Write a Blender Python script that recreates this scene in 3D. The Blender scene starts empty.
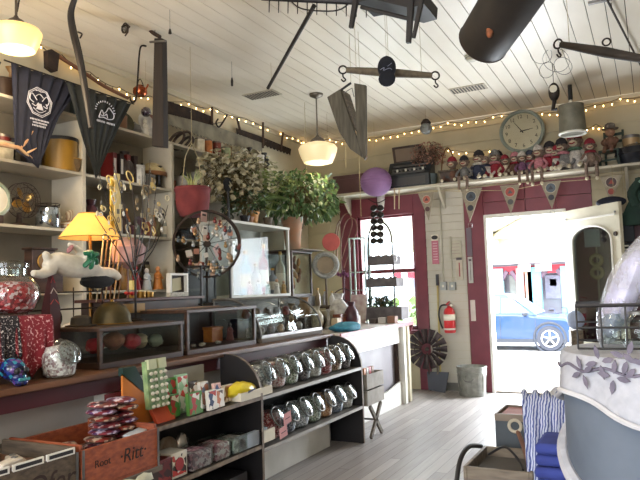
import bpy, bmesh, math, random
from mathutils import Vector, Matrix, Euler
rnd = random.Random(7)
PI = math.pi
scene = bpy.context.scene
COL = scene.collection

# ---------------------------------------------------------------- camera
F, CX, CY = 645.0, 320.0, 240.0
H = 1.3
Yc = Vector((653-CX, -(279-CY), -F)).normalized()
Xc = Vector((943+CX, 331-CY, F)); Xc = (Xc - Yc*Xc.dot(Yc)).normalized()
Zc = Xc.cross(Yc)
RW = Matrix((Xc, Yc, Zc))                 # camera -> world
CAM = Vector((0, 0, H))
cam_data = bpy.data.cameras.new('camera'); cam = bpy.data.objects.new('camera', cam_data); COL.objects.link(cam)
cam.matrix_world = Matrix.Translation(CAM) @ RW.to_4x4()
cam_data.sensor_width = 36.0; cam_data.lens = F*36.0/640.0
cam_data.clip_end = 300; cam_data.clip_start = 0.05
scene.camera = cam

def at(px, py, x=None, y=None, z=None):
    """world point seen at a pixel, on the plane x=, y= or z="""
    d = RW @ Vector((px-CX, -(py-CY), -F))
    if x is not None: t = (x-CAM.x)/d.x
    elif y is not None: t = (y-CAM.y)/d.y
    else: t = (z-CAM.z)/d.z
    return CAM + d*t
def mpp(p):
    """metres per pixel at a world point"""
    return (RW.transposed() @ (Vector(p)-CAM)).z/-F

# ---------------------------------------------------------------- materials
MATS = {}
def _new(name):
    m = bpy.data.materials.new(name); m.use_nodes = True
    nt = m.node_tree; b = nt.nodes['Principled BSDF']
    return m, nt, b
def s2l(c):
    return tuple(((v/255.0)/12.92 if v/255.0 <= 0.04045 else ((v/255.0+0.055)/1.055)**2.4) for v in c)
def mat(name, c, rough=0.6, metal=0.0, c2=None, scale=8.0, stretch=(1,1,1), bump=0.0, kind='noise', detail=4, coat=0.0, sharp=False, trans=0.0, emis=None, es=0.0, sheen=0.0, sss=0.0):
    """procedural material; c and c2 are sRGB 0-255 triples"""
    if name in MATS: return MATS[name]
    m, nt, b = _new(name)
    c = s2l(c); c2 = s2l(c2) if c2 else tuple(v*0.8 for v in c)
    tc = nt.nodes.new('ShaderNodeTexCoord'); mp = nt.nodes.new('ShaderNodeMapping')
    mp.inputs['Scale'].default_value = stretch
    nt.links.new(tc.outputs['Object'], mp.inputs['Vector'])
    if kind == 'noise':
        t = nt.nodes.new('ShaderNodeTexNoise'); t.inputs['Scale'].default_value = scale; t.inputs['Detail'].default_value = detail
        fac = t.outputs['Fac']
    elif kind == 'voronoi':
        t = nt.nodes.new('ShaderNodeTexVoronoi'); t.inputs['Scale'].default_value = scale
        fac = t.outputs['Distance']
    elif kind == 'cells':
        t = nt.nodes.new('ShaderNodeTexVoronoi'); t.inputs['Scale'].default_value = scale
        sp = nt.nodes.new('ShaderNodeSeparateColor'); nt.links.new(t.outputs['Color'], sp.inputs['Color']); fac = sp.outputs[0]
    elif kind == 'wave':
        t = nt.nodes.new('ShaderNodeTexWave'); t.inputs['Scale'].default_value = scale; t.inputs['Distortion'].default_value = 4.0
        fac = t.outputs['Fac']
    nt.links.new(mp.outputs['Vector'], t.inputs['Vector'])
    r = nt.nodes.new('ShaderNodeValToRGB')
    e = (0.48, 0.52) if sharp else ((0.68, 0.80) if kind == 'voronoi' else (0.3, 0.7))
    r.color_ramp.elements[0].position = e[0]; r.color_ramp.elements[0].color = (*c, 1)
    r.color_ramp.elements[1].position = e[1]; r.color_ramp.elements[1].color = (*c2, 1)
    nt.links.new(fac, r.inputs['Fac']); nt.links.new(r.outputs['Color'], b.inputs['Base Color'])
    b.inputs['Roughness'].default_value = rough; b.inputs['Metallic'].default_value = metal
    if coat: b.inputs['Coat Weight'].default_value = coat
    if trans: b.inputs['Transmission Weight'].default_value = trans
    if sheen: b.inputs['Sheen Weight'].default_value = sheen
    if emis: b.inputs['Emission Color'].default_value = (*s2l(emis), 1); b.inputs['Emission Strength'].default_value = es
    if bump:
        bp = nt.nodes.new('ShaderNodeBump'); bp.inputs['Strength'].default_value = bump; bp.inputs['Distance'].default_value = 0.01
        nt.links.new(fac, bp.inputs['Height']); nt.links.new(bp.outputs['Normal'], b.inputs['Normal'])
    MATS[name] = m
    return m
def multi(name, cols, scale=40, rough=0.5, bump=0.3):
    """many-coloured cells: candy, patterned cloth, printed packs"""
    if name in MATS: return MATS[name]
    m, nt, b = _new(name)
    tc = nt.nodes.new('ShaderNodeTexCoord'); t = nt.nodes.new('ShaderNodeTexVoronoi'); t.inputs['Scale'].default_value = scale
    nt.links.new(tc.outputs['Object'], t.inputs['Vector'])
    sp = nt.nodes.new('ShaderNodeSeparateColor'); nt.links.new(t.outputs['Color'], sp.inputs['Color'])
    r = nt.nodes.new('ShaderNodeValToRGB'); r.color_ramp.interpolation = 'CONSTANT'
    n = len(cols)
    while len(r.color_ramp.elements) < n: r.color_ramp.elements.new(0.5)
    for i, c in enumerate(cols):
        r.color_ramp.elements[i].position = i/n; r.color_ramp.elements[i].color = (*s2l(c), 1)
    nt.links.new(sp.outputs[0], r.inputs['Fac']); nt.links.new(r.outputs['Color'], b.inputs['Base Color'])
    b.inputs['Roughness'].default_value = rough
    if bump:
        bp = nt.nodes.new('ShaderNodeBump'); bp.inputs['Strength'].default_value = bump; bp.inputs['Distance'].default_value = 0.006; bp.invert = True
        nt.links.new(t.outputs['Distance'], bp.inputs['Height']); nt.links.new(bp.outputs['Normal'], b.inputs['Normal'])
    MATS[name] = m; return m
def glass(name='glass', tint=(235,242,240), refl=0.12, rough=0.03):
    """thin clear glass: mostly see-through with a glossy coat"""
    if name in MATS: return MATS[name]
    m, nt, b = _new(name)
    nt.nodes.remove(b); out = nt.nodes['Material Output']
    tr = nt.nodes.new('ShaderNodeBsdfTransparent'); tr.inputs['Color'].default_value = (*s2l(tint), 1)
    gl = nt.nodes.new('ShaderNodeBsdfGlossy'); gl.inputs['Roughness'].default_value = rough
    lw = nt.nodes.new('ShaderNodeLayerWeight'); lw.inputs['Blend'].default_value = 0.3
    mr = nt.nodes.new('ShaderNodeMapRange'); mr.inputs['To Min'].default_value = refl*0.3; mr.inputs['To Max'].default_value = min(1, refl*4)
    nt.links.new(lw.outputs['Facing'], mr.inputs['Value'])
    mx = nt.nodes.new('ShaderNodeMixShader')
    nt.links.new(mr.outputs['Result'], mx.inputs['Fac']); nt.links.new(tr.outputs[0], mx.inputs[1]); nt.links.new(gl.outputs[0], mx.inputs[2])
    nt.links.new(mx.outputs[0], out.inputs['Surface'])
    MATS[name] = m; return m
def film(name='wrap_film'):
    """milky see-through plastic"""
    m, nt, b = _new(name); b.inputs['Base Color'].default_value = (.75,.75,.8,1); b.inputs['Roughness'].default_value = .25
    tr = nt.nodes.new('ShaderNodeBsdfTransparent'); mx = nt.nodes.new('ShaderNodeMixShader'); n = nt.nodes.new('ShaderNodeTexNoise'); n.inputs['Scale'].default_value = 9
    mr = nt.nodes.new('ShaderNodeMapRange'); mr.inputs['To Min'].default_value = .1; mr.inputs['To Max'].default_value = .5; nt.links.new(n.outputs['Fac'], mr.inputs['Value'])
    nt.links.new(mr.outputs[0], mx.inputs['Fac']); nt.links.new(tr.outputs[0], mx.inputs[1]); nt.links.new(b.outputs[0], mx.inputs[2]); nt.links.new(mx.outputs[0], nt.nodes['Material Output'].inputs['Surface'])
    return m
def emit(name, c, s):
    if name in MATS: return MATS[name]
    m, nt, b = _new(name); b.inputs['Base Color'].default_value = (*s2l(c), 1)
    b.inputs['Emission Color'].default_value = (*s2l(c), 1); b.inputs['Emission Strength'].default_value = s
    MATS[name] = m; return m

# ---------------------------------------------------------------- mesh builder
class MB:
    def __init__(s): s.v = []; s.f = []; s.M = Matrix.Identity(4)
    def _add(s, vs, fs):
        o = len(s.v); s.v += [s.M @ Vector(p) for p in vs]; s.f += [tuple(o+i for i in f) for f in fs]; return s
    def tf(s, M=None): s.M = M if M else Matrix.Identity(4); return s
    def box(s, c, d, r=(0,0,0)):
        R = Euler(r).to_matrix(); c = Vector(c); vs = []
        for z in (-.5,.5):
            for y in (-.5,.5):
                for x in (-.5,.5): vs.append(c + R @ Vector((x*d[0], y*d[1], z*d[2])))
        return s._add(vs, [(0,2,3,1),(4,5,7,6),(0,1,5,4),(2,6,7,3),(0,4,6,2),(1,3,7,5)])
    def bx(s, x0,x1,y0,y1,z0,z1): return s.box(((x0+x1)/2,(y0+y1)/2,(z0+z1)/2),(abs(x1-x0),abs(y1-y0),abs(z1-z0)))
    def ring(s, c, ax, r, n, ry=None, ph=0):
        ax = Vector(ax).normalized(); a = ax.orthogonal().normalized() if abs(ax.z) < .9 else Vector((1,0,0))
        a = (a - ax*a.dot(ax)).normalized(); b = ax.cross(a)
        return [Vector(c) + a*r*math.cos(ph+2*PI*i/n) + b*(ry or r)*math.sin(ph+2*PI*i/n) for i in range(n)]
    def cyl(s, p0, p1, r0, r1=None, n=12, cap=True):
        r1 = r0 if r1 is None else r1; p0 = Vector(p0); p1 = Vector(p1); ax = p1-p0
        vs = s.ring(p0, ax, r0, n) + s.ring(p1, ax, r1, n)
        fs = [(i,(i+1)%n,n+(i+1)%n,n+i) for i in range(n)]
        if cap: fs += [tuple(range(n-1,-1,-1)), tuple(range(n,2*n))]
        return s._add(vs, fs)
    def tube(s, pts, r, n=6, closed=False, rs=None):
        pts = [Vector(p) for p in pts]; N = len(pts); vs = []; prev = None
        for i, p in enumerate(pts):
            if closed: t = pts[(i+1)%N]-pts[i-1]
            else: t = pts[min(i+1,N-1)]-pts[max(i-1,0)]
            t.normalize()
            if prev is None: a = t.orthogonal().normalized()
            else:
                a = prev - t*prev.dot(t)
                a = a.normalized() if a.length > 1e-6 else t.orthogonal().normalized()
            prev = a; b = t.cross(a); rr = rs[i] if rs else r
            vs += [p + a*rr*math.cos(2*PI*k/n) + b*rr*math.sin(2*PI*k/n) for k in range(n)]
        fs = []
        for i in range(N if closed else N-1):
            j = (i+1)%N
            fs += [(i*n+k, i*n+(k+1)%n, j*n+(k+1)%n, j*n+k) for k in range(n)]
        if not closed: fs += [tuple(range(n-1,-1,-1)), tuple((N-1)*n+k for k in range(n))]
        return s._add(vs, fs)
    def lathe(s, prof, n=24, c=(0,0,0), ax=(0,0,1)):
        c = Vector(c); ax = Vector(ax).normalized(); vs = []; fs = []
        for r, h in prof: vs += s.ring(c+ax*h, ax, max(r,1e-4), n)
        for i in range(len(prof)-1):
            fs += [(i*n+k, i*n+(k+1)%n, (i+1)*n+(k+1)%n, (i+1)*n+k) for k in range(n)]
        if prof[0][0] > 1e-3 and len(prof) > 1 and prof[0] != prof[-1]: pass
        return s._add(vs, fs)
    def ell(s, c, r, nu=12, nv=8, rot=(0,0,0), jit=0):
        R = Euler(rot).to_matrix(); c = Vector(c); vs = []; fs = []
        if not hasattr(r, '__len__'): r = (r,r,r)
        for j in range(1, nv):
            th = PI*j/nv
            for i in range(nu):
                ph = 2*PI*i/nu; k = 1 + (rnd.uniform(-jit,jit) if jit else 0)
                vs.append(c + R @ Vector((r[0]*k*math.sin(th)*math.cos(ph), r[1]*k*math.sin(th)*math.sin(ph), r[2]*k*math.cos(th))))
        vs += [c + R @ Vector((0,0,r[2])), c + R @ Vector((0,0,-r[2]))]; t = len(vs)-2
        for j in range(nv-2): fs += [(j*nu+i,(j+1)*nu+i,(j+1)*nu+(i+1)%nu,j*nu+(i+1)%nu) for i in range(nu)]
        fs += [(t,i,(i+1)%nu) for i in range(nu)] + [(t+1,(nv-2)*nu+(i+1)%nu,(nv-2)*nu+i) for i in range(nu)]
        return s._add(vs, fs)
    def torus(s, c, R, r, ax=(0,0,1), n=32, m=8, ry=None):
        return s.tube(s.ring(c, ax, R, n, ry), r, m, True) if True else s
    def prism(s, poly, depth):
        """poly: 3D outline, depth: extrusion vector"""
        n = len(poly); d = Vector(depth); p = [Vector(q) for q in poly]
        return s._add(p + [q+d for q in p], [tuple(range(n)), tuple(range(2*n-1,n-1,-1))] + [(i,n+i,n+(i+1)%n,(i+1)%n) for i in range(n)])
    def pan(s, x0,x1,y0,y1,z0,z1,t=.01):
        """open box with walls of thickness t"""
        s.bx(x0,x1,y0,y1,z0,z0+t); s.bx(x0,x0+t,y0,y1,z0+t,z1); s.bx(x1-t,x1,y0,y1,z0+t,z1)
        s.bx(x0+t,x1-t,y0,y0+t,z0+t,z1); s.bx(x0+t,x1-t,y1-t,y1,z0+t,z1); return s
    def build(s, name, m, parent=None, bevel=0.0, flat=False, world=False, solid=0, sub=0):
        me = bpy.data.meshes.new(name)
        off = Vector((0,0,0))
        if parent is not None and world: off = Vector(parent.get('_o', (0,0,0)))
        me.from_pydata([tuple(v-off) for v in s.v], [], s.f); me.update()
        bm = bmesh.new(); bm.from_mesh(me); bmesh.ops.recalc_face_normals(bm, faces=bm.faces); bm.to_mesh(me); bm.free()
        if not flat:
            me.polygons.foreach_set('use_smooth', [True]*len(me.polygons)); me.set_sharp_from_angle(angle=math.radians(38))
        me.materials.append(m)
        o = bpy.data.objects.new(name, me); COL.objects.link(o)
        if parent is not None: o.parent = parent
        if bevel:
            b = o.modifiers.new('bevel','BEVEL'); b.width = bevel; b.segments = 2; b.limit_method = 'ANGLE'
        if solid:
            b = o.modifiers.new('solid','SOLIDIFY'); b.thickness = solid
        if sub:
            b = o.modifiers.new('sub','SUBSURF'); b.levels = sub; b.render_levels = sub
        if parent is not None and parent.get('_o') is not None: o['_o'] = parent['_o']
        return o
LEFT = PI/2        # things on the left wall look towards +X
def thing(name, label, cat, loc=(0,0,0), rz=0.0, group=None, world=False):
    o = bpy.data.objects.new(name, None); COL.objects.link(o); o.empty_display_size = .1
    o.location = loc; o.rotation_euler = (0,0,rz)
    o['label'] = label; o['category'] = cat
    if group: o['group'] = group
    o['_o'] = tuple(loc)
    return o
def tag(o, label, cat, group=None, kind=None):
    o['label'] = label; o['category'] = cat
    if group: o['group'] = group
    if kind: o['kind'] = kind
    return o
def struct(o): o['kind'] = 'structure'; return o
def dup(root, loc=None, rz=None, label=None, group=None, mats=None):
    def cp(o, par):
        c = o.copy(); COL.objects.link(c)
        if par is not None: c.parent = par
        for ch in [k for k in KIDS.get(o.name, [])]: 
            d = cp(ch, c)
        KIDS[c.name] = [k for k in []]
        return c
    r = cp(root, None)
    if loc is not None: r.location = loc
    if rz is not None: r.rotation_euler[2] = rz
    if label: r['label'] = label
    if group: r['group'] = group
    return r
KIDS = {}
def kids(root):
    """register the children of a finished prototype (so that copying needs no search)"""
    for o in COL.objects:
        if o.parent is not None: KIDS.setdefault(o.parent.name, [])
    def reg(r):
        KIDS[r.name] = list(r.children)
        for c in r.children: reg(c)
    reg(root); return root
def text(name, body, m, parent, loc, size, rot=(PI/2,0,0), depth=0.001, align='CENTER', shear=0.0):
    """raised lettering turned into a mesh"""
    cu = bpy.data.curves.new(name, 'FONT'); cu.body = body; cu.size = size; cu.align_x = align; cu.align_y = 'CENTER'; cu.extrude = depth; cu.shear = shear
    t = bpy.data.objects.new(name+'_tmp', cu); COL.objects.link(t)
    dg = bpy.context.evaluated_depsgraph_get(); me = bpy.data.meshes.new_from_object(t.evaluated_get(dg)); bpy.data.objects.remove(t)
    M = Matrix.Translation(Vector(loc)) @ Euler(rot).to_matrix().to_4x4()
    me.transform(M); me.materials.clear(); me.materials.append(m)
    o = bpy.data.objects.new(name, me); COL.objects.link(o)
    if parent is not None: o.parent = parent
    return o

# ---------------------------------------------------------------- palette
cream = mat('cream_paint', (206,196,172), .6, c2=(196,186,160), scale=3, bump=.05)
shelfw = mat('shelf_paint', (200,192,174), .55, c2=(180,172,152), scale=5, bump=.04)
backp = mat('panel_paint', (136,128,112), .7, c2=(116,108,94), scale=3)
white = mat('white_paint', (228,226,218), .5, c2=(214,212,202), scale=6)
red = mat('maroon_paint', (118,44,58), .5, c2=(104,36,50), scale=6, bump=.05)
redbright = mat('red_paint', (168,38,44), .45, c2=(150,34,40), scale=6)
wood = mat('dark_wood', (72,48,34), .5, c2=(46,30,22), scale=3, stretch=(12,1,12), bump=.15)
woodm = mat('counter_wood', (118,80,54), .4, c2=(84,54,36), scale=3, stretch=(14,1,14), bump=.1)
woodl = mat('light_wood', (176,140,98), .55, c2=(146,110,72), scale=3, stretch=(10,1,10), bump=.1)
woodg = mat('grey_wood', (112,100,84), .75, c2=(78,68,58), scale=4, stretch=(14,1,14), bump=.3)
woodo = mat('orange_wood', (150,74,38), .65, c2=(110,50,28), scale=4, stretch=(2,14,14), bump=.25)
black = mat('black_paint', (26,24,26), .55, c2=(36,34,36), scale=6)
blackm = mat('black_iron', (34,31,30), .5, .6, c2=(58,48,40), scale=14, bump=.2)
rust = mat('rusty_iron', (70,54,44), .75, .4, c2=(42,36,34), scale=18, bump=.3)
steel = mat('old_steel', (140,138,134), .45, .8, c2=(104,102,100), scale=10, bump=.1)
galv = mat('galvanised_steel', (150,150,142), .5, .6, c2=(116,116,110), scale=16, bump=.1)
brass = mat('brass', (180,140,70), .35, .9, c2=(140,104,50), scale=8)
paper = mat('paper_card', (230,224,208), .8, c2=(214,208,190), scale=8)
rope = mat('twine', (196,180,140), .9, c2=(160,144,106), scale=40)
G = glass()
Gcase = glass('case_glass', (244,246,245), .045)
Gwin = glass('window_glass', (240,245,245), .05)
# ================================================================ SETTING
LX, BY, CZ = -4.26, 7.96, 3.38
RX, FY = 1.35, -3.2
DX0, DX1, DZ = -1.78, -0.87, 2.127        # door opening
WX0, WX1, WZ0, WZ1 = -3.50, -2.70, 0.75, 2.25   # window opening
# floor: planks along Y
def floor_mat():
    m, nt, b = _new('floor_planks')
    tc = nt.nodes.new('ShaderNodeTexCoord'); sp = nt.nodes.new('ShaderNodeSeparateXYZ'); nt.links.new(tc.outputs['Object'], sp.inputs[0])
    def mth(op, a, bb=None):
        n = nt.nodes.new('ShaderNodeMath'); n.operation = op
        for i, q in enumerate((a, bb)):
            if q is None: continue
            if isinstance(q, (int, float)): n.inputs[i].default_value = q
            else: nt.links.new(q, n.inputs[i])
        return n.outputs[0]
    u = mth('DIVIDE', sp.outputs['X'], .085); fr = mth('FRACT', u); pl = mth('FLOOR', u)
    off = mth('MULTIPLY', mth('FRACT', mth('MULTIPLY', pl, .618)), 2.7)
    v = mth('DIVIDE', mth('ADD', sp.outputs['Y'], off), 2.9); cell = mth('FLOOR', v)
    cb = nt.nodes.new('ShaderNodeCombineXYZ'); nt.links.new(pl, cb.inputs[0]); nt.links.new(cell, cb.inputs[1])
    wn = nt.nodes.new('ShaderNodeTexWhiteNoise'); nt.links.new(cb.outputs[0], wn.inputs['Vector'])
    mp = nt.nodes.new('ShaderNodeMapping'); mp.inputs['Scale'].default_value = (14, .9, 1); nt.links.new(tc.outputs['Object'], mp.inputs[0])
    no = nt.nodes.new('ShaderNodeTexNoise'); no.inputs['Scale'].default_value = 3; no.inputs['Detail'].default_value = 6; nt.links.new(mp.outputs[0], no.inputs['Vector'])
    n2 = nt.nodes.new('ShaderNodeTexNoise'); n2.inputs['Scale'].default_value = .9; nt.links.new(tc.outputs['Object'], n2.inputs['Vector'])
    s = mth('ADD', mth('ADD', mth('MULTIPLY', wn.outputs['Value'], .35), mth('MULTIPLY', no.outputs['Fac'], .5)), mth('MULTIPLY', n2.outputs['Fac'], .35))
    r = nt.nodes.new('ShaderNodeValToRGB'); r.color_ramp.elements[0].position = .25; r.color_ramp.elements[1].position = .95
    r.color_ramp.elements[0].color = (*s2l((124,116,112)), 1); r.color_ramp.elements[1].color = (*s2l((178,172,168)), 1)
    nt.links.new(s, r.inputs['Fac'])
    gap = mth('LESS_THAN', fr, .05); gap2 = mth('LESS_THAN', mth('FRACT', v), .0025); g = mth('MAXIMUM', gap, gap2)
    mx = nt.nodes.new('ShaderNodeMixRGB'); mx.inputs['Color2'].default_value = (*s2l((70,62,56)), 1)
    nt.links.new(mth('MULTIPLY', g, .75), mx.inputs['Fac']); nt.links.new(r.outputs['Color'], mx.inputs['Color1']); nt.links.new(mx.outputs[0], b.inputs['Base Color'])
    bp = nt.nodes.new('ShaderNodeBump'); bp.inputs['Strength'].default_value = .4; bp.inputs['Distance'].default_value = .004; bp.invert = True
    nt.links.new(mth('ADD', g, mth('MULTIPLY', no.outputs['Fac'], .35)), bp.inputs['Height']); nt.links.new(bp.outputs[0], b.inputs['Normal'])
    b.inputs['Roughness'].default_value = .42
    return m
struct(MB().bx(LX-.1, RX+.1, FY-.1, BY+.16, -.12, 0).build('floor', floor_mat()))
# ceiling: beadboard planks along Y with dark gaps
b = MB(); x = LX-.1
b.bx(LX-.1, RX+.1, FY-.1, BY+.1, CZ+.014, CZ+.1)
gapm = mat('ceiling_gap_dark', (70,62,52), .9)
struct(b.build('ceiling', gapm))
ceilm = mat('ceiling_paint', (228,221,206), .45, c2=(217,208,190), scale=1.4, stretch=(3,1,1), bump=.03)
b = MB(); i = 0
while x < RX:
    w = .1345
    b.bx(x+.003, x+w-.003, FY-.1, BY+.1, CZ, CZ+.0145)
    x += w; i += 1
ob = b.build('ceiling_boards', ceilm); struct(ob); ob.name = 'ceiling'
# back wall: clapboard strips around the openings
def strips(b, x0, x1, z0, z1, y, h=.115, out=.014):
    z = z0
    while z < z1-1e-4:
        zt = min(z+h, z1)
        b._add([(x0,y-out,z),(x1,y-out,z),(x1,y-.003,zt-.004),(x0,y-.003,zt-.004),(x0,y+.02,z),(x1,y+.02,z),(x1,y+.02,zt-.004),(x0,y+.02,zt-.004)],
               [(0,1,2,3),(5,4,7,6),(0,4,5,1),(3,2,6,7),(0,3,7,4),(1,5,6,2)])
        z = zt
b = MB()
t = .14
b.bx(LX-.1, WX0, BY, BY+t, 0, CZ); b.bx(WX0, WX1, BY, BY+t, 0, WZ0); b.bx(WX0, WX1, BY, BY+t, WZ1, CZ)
b.bx(WX1, DX0, BY, BY+t, 0, CZ); b.bx(DX0, DX1, BY, BY+t, DZ, CZ); b.bx(DX1, RX+.1, BY, BY+t, 0, CZ)
wallm = mat('back_wall_paint', (192,180,150), .6, c2=(174,162,132), scale=2.5, bump=.06)
struct(b.build('wall_back', wallm))
b = MB(); strips(b, -2.56, -2.05, .0, 2.5, BY-.001, .10); struct(b.build('wall_back', mat('lower_siding_paint',(200,195,182),.6,c2=(184,178,164),scale=2.5,bump=.05)))
b = MB(); strips(b, LX, RX, 2.5, CZ, BY-.001, .19); strips(b, -.56, RX, 0, 2.5, BY-.001, .13); strips(b, LX, -3.75, 0, 2.5, BY-.001, .13)
ob = struct(b.build('wall_back', wallm))
# side and front walls
b = MB(); b.bx(LX-.1, LX, FY, BY, 0, CZ)
struct(b.build('wall_left', mat('left_wall_paint', (206,196,170), .65, c2=(192,182,156), scale=3, bump=.06)))
struct(MB().bx(RX, RX+.1, FY, BY, 0, CZ).build('wall_right', mat('right_wall_paint', (170,160,140), .65, c2=(150,142,124), scale=3)))
b = MB()   # unseen front wall, wide openings added to let light in
b.bx(LX-.1, RX+.1, FY-.12, FY, 0, .6); b.bx(LX-.1, RX+.1, FY-.12, FY, 2.7, CZ)
for x0, x1 in ((LX-.1,-4.0),(-1.75,-1.25),(1.0,RX+.1)): b.bx(x0, x1, FY-.12, FY, .6, 2.7)
struct(b.build('wall_front', cream))
# red trims
def trim(*bs, m=red, bev=.006):
    b = MB()
    for q in bs: b.bx(*q)
    global TN; TN += 1
    return struct(b.build('trim_%d' % TN, m, bevel=bev))
TN = 0
yb = BY-.03
trim((-3.75,-3.50,yb,BY+.02,.60,2.50), (-2.70,-2.55,yb,BY+.02,0,2.50))
trim((-3.50,-2.70,yb,BY+.02,2.25,2.50))
trim((-2.04,-1.80,yb,BY+.02,0,2.50))
b = MB()
for (x0,x1) in ((-1.80,-1.30),(-1.30,-.95),(-.95,-.56)):
    b.bx(x0+.002,x1-.002,yb,BY+.02,2.13,2.30); b.bx(x0+.002,x1-.002,yb,BY+.02,2.304,2.50)
TN += 1; struct(b.build('trim_%d' % TN, red, bevel=.003))
trim((-.85,-.56,yb,BY+.02,0,2.13))
trim((-1.80,-1.765,yb-.01,BY+.15,0,2.15), (-.885,-.85,yb-.01,BY+.15,0,2.15), (-1.765,-.885,yb-.01,BY+.15,2.10,2.15), m=white, bev=.003)
trim((-1.82,-.84,BY-.02,BY+.2,0,.018), m=woodg)
trim((-3.55,-2.62,yb-.06,BY+.02,.70,.75), m=red)
# window with two sashes
wr = MB(); 
for x0,x1,z0,z1 in ((WX0,WX0+.035,WZ0,WZ1),(WX1-.035,WX1,WZ0,WZ1),(WX0,WX1,WZ1-.03,WZ1),(WX0,WX1,WZ0,WZ0+.05),(WX0,WX1,1.49,1.54)):
    wr.bx(x0,x1,BY+.01,BY+.07,z0,z1)
wo = struct(wr.build('window_1', mat('sash_paint', (120,44,56), .5), bevel=.003))
g = MB(); g.bx(WX0,WX1,BY+.035,BY+.041,WZ0,WZ1); g.build('pane', Gwin, wo)
# ceiling / wall coves
trim((LX,RX,BY-.045,BY,CZ-.05,CZ), (LX,LX+.035,FY,BY,CZ-.05,CZ), m=cream)
trim((-2.56,-2.04,BY-.02,BY,0,.10), m=mat('base_grey',(120,118,112),.6))
# plank shelf along the back wall
SH = 2.55
ledge = thing('wall_shelf', 'long white shelf along the back wall above the maroon door and window trim', 'shelf', (-1.3, BY, SH))
MB().bx(LX, RX, BY-.34, BY, SH-.03, SH).build('board', shelfw, ledge, bevel=.004, world=True)
bb = None
for xx in (-3.6,-2.3,-.2,.9):
    k = MB(); k.prism([(xx,BY,SH-.03),(xx,BY-.26,SH-.03),(xx,BY-.24,SH-.07),(xx,BY-.03,SH-.26),(xx,BY,SH-.28)], (.03,0,0)); k.build('bracket', shelfw, ledge, world=True)

# ---------------------------------------------------------------- open door leaf (hinged on the right, swung into the room)
hx, hy = -.865, BY-.05
fx, fy = -.255, 7.33
L = math.hypot(fx-hx, fy-hy); ang = math.atan2(fy-hy, fx-hx)
leaf = bpy.data.objects.new('door_1', None); COL.objects.link(leaf); leaf.location = (hx,hy,.012); leaf.rotation_euler = (0,0,ang); leaf['kind'] = 'structure'
doorp = mat('door_paint', (205,200,178), .5, c2=(186,178,154), scale=5, bump=.08)
W_, T_, HH = L, .042, 2.10
b = MB()
# arched lite: opening x .13..W-.13, z .95..1.86 with arch top
a0, a1, z0, zs = .125, W_-.125, .62, 1.72
def arch(n=14):
    cx_ = (a0+a1)/2; rx_ = (a1-a0)/2
    return [(cx_+rx_*math.cos(PI*i/n), zs+.17*math.sin(PI*i/n)) for i in range(n+1)]
ar = arch()
# stiles, bottom rail
b.bx(0,a0,-T_/2,T_/2,0,HH); b.bx(a1,W_,-T_/2,T_/2,0,HH); b.bx(a0,a1,-T_/2,T_/2,0,.2); b.bx(a0,a1,-T_/2,T_/2,z0-.12,z0)
poly = [(a1,-T_/2,HH),(a0,-T_/2,HH)] + [(x,-T_/2,z) for x,z in reversed(ar)]
# top rail made of strips so that the arch stays clean
for i in range(len(ar)-1):
    (xa,za),(xb,zb) = ar[i],ar[i+1]
    b.prism([(xa,-T_/2,za),(xb,-T_/2,zb),(xb,-T_/2,HH),(xa,-T_/2,HH)], (0,T_,0))
b.bx(a0,a1,-.012,.012,.2,z0-.12)
b.build('panel', doorp, leaf)
m_ = MB(); pts = [(a0,-T_/2-.004,z0)]+[(x,-T_/2-.004,z) for x,z in reversed(ar)]+[(a1,-T_/2-.004,z0)]
m_.tube(pts, .011, 6); m_.bx(.05,W_-.05,-T_/2-.014,-T_/2,1.965,1.985); m_.build('moulding', white, leaf)
MB().bx(a0-.005,a1+.005,-.003,.003,z0,1.9).build('pane', glass('door_glass', (205,212,214), .12), leaf)
k = MB(); k.lathe([(0,-.055),(.022,-.052),(.028,-.035),(.016,-.02),(.012,0)], 16, (W_-.055,-T_/2,1.0),(0,1,0)); k.bx(W_-.085,W_-.025,-T_/2-.006,-T_/2,.9,1.1)
k.build('handle', brass, leaf)
k = MB(); k.cyl((W_-.06,-T_/2-.016,1.77),(W_-.06,-T_/2,1.77),.022,.026,12); k.build('lock', rust, leaf)
for xx in (.045,W_-.05):
    MB().cyl((xx,-T_/2-.008,2.0),(xx,-T_/2,2.0),.011).build('bolt', steel, leaf)
# ================================================================ OUTSIDE
GZ = -.62
gm = mat('pale_concrete', (205,200,192), .85, c2=(185,180,172), scale=1.2, bump=.1)
struct(MB().bx(-40,40,9.9,60,GZ-.3,GZ).build('ground', gm))
struct(MB().bx(-8,6,BY+.16,9.9,GZ-.3,-.02).build('porch_deck', mat('porch_boards', (196,190,180), .8, c2=(176,170,160), scale=3, stretch=(1,12,1))))
# ================================================================ LEFT WALL SHELVING
SX = -3.9
sv = thing('wall_shelving', 'white painted open shelving covering the left wall up to the string lights', 'shelving', (LX+.01, 3.6, 0), world=True)
MB().bx(LX+.004, LX+.02, .2, 6.7, .9, 2.75).build('back_panel', backp, sv, world=True)
for z in (1.35,1.82,2.27,2.72):
    y1 = 6.7 if z in (1.35,2.72) else 5.6
    MB().bx(LX+.02, SX, .2, y1, z-.022, z).build('shelf', shelfw, sv, world=True, bevel=.002)
for yy, zt in ((.2,2.72),(1.9,2.72),(3.60,2.72),(4.65,2.72),(5.6,2.72),(6.68,2.72)):
    MB().bx(LX+.02, SX+.004, yy-.018, yy+.018, 0, zt-.022).build('upright', shelfw, sv, world=True, bevel=.002)
MB().bx(LX+.02, SX, .2, 6.7, .88, .9).build('shelf', shelfw, sv, world=True)
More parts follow.
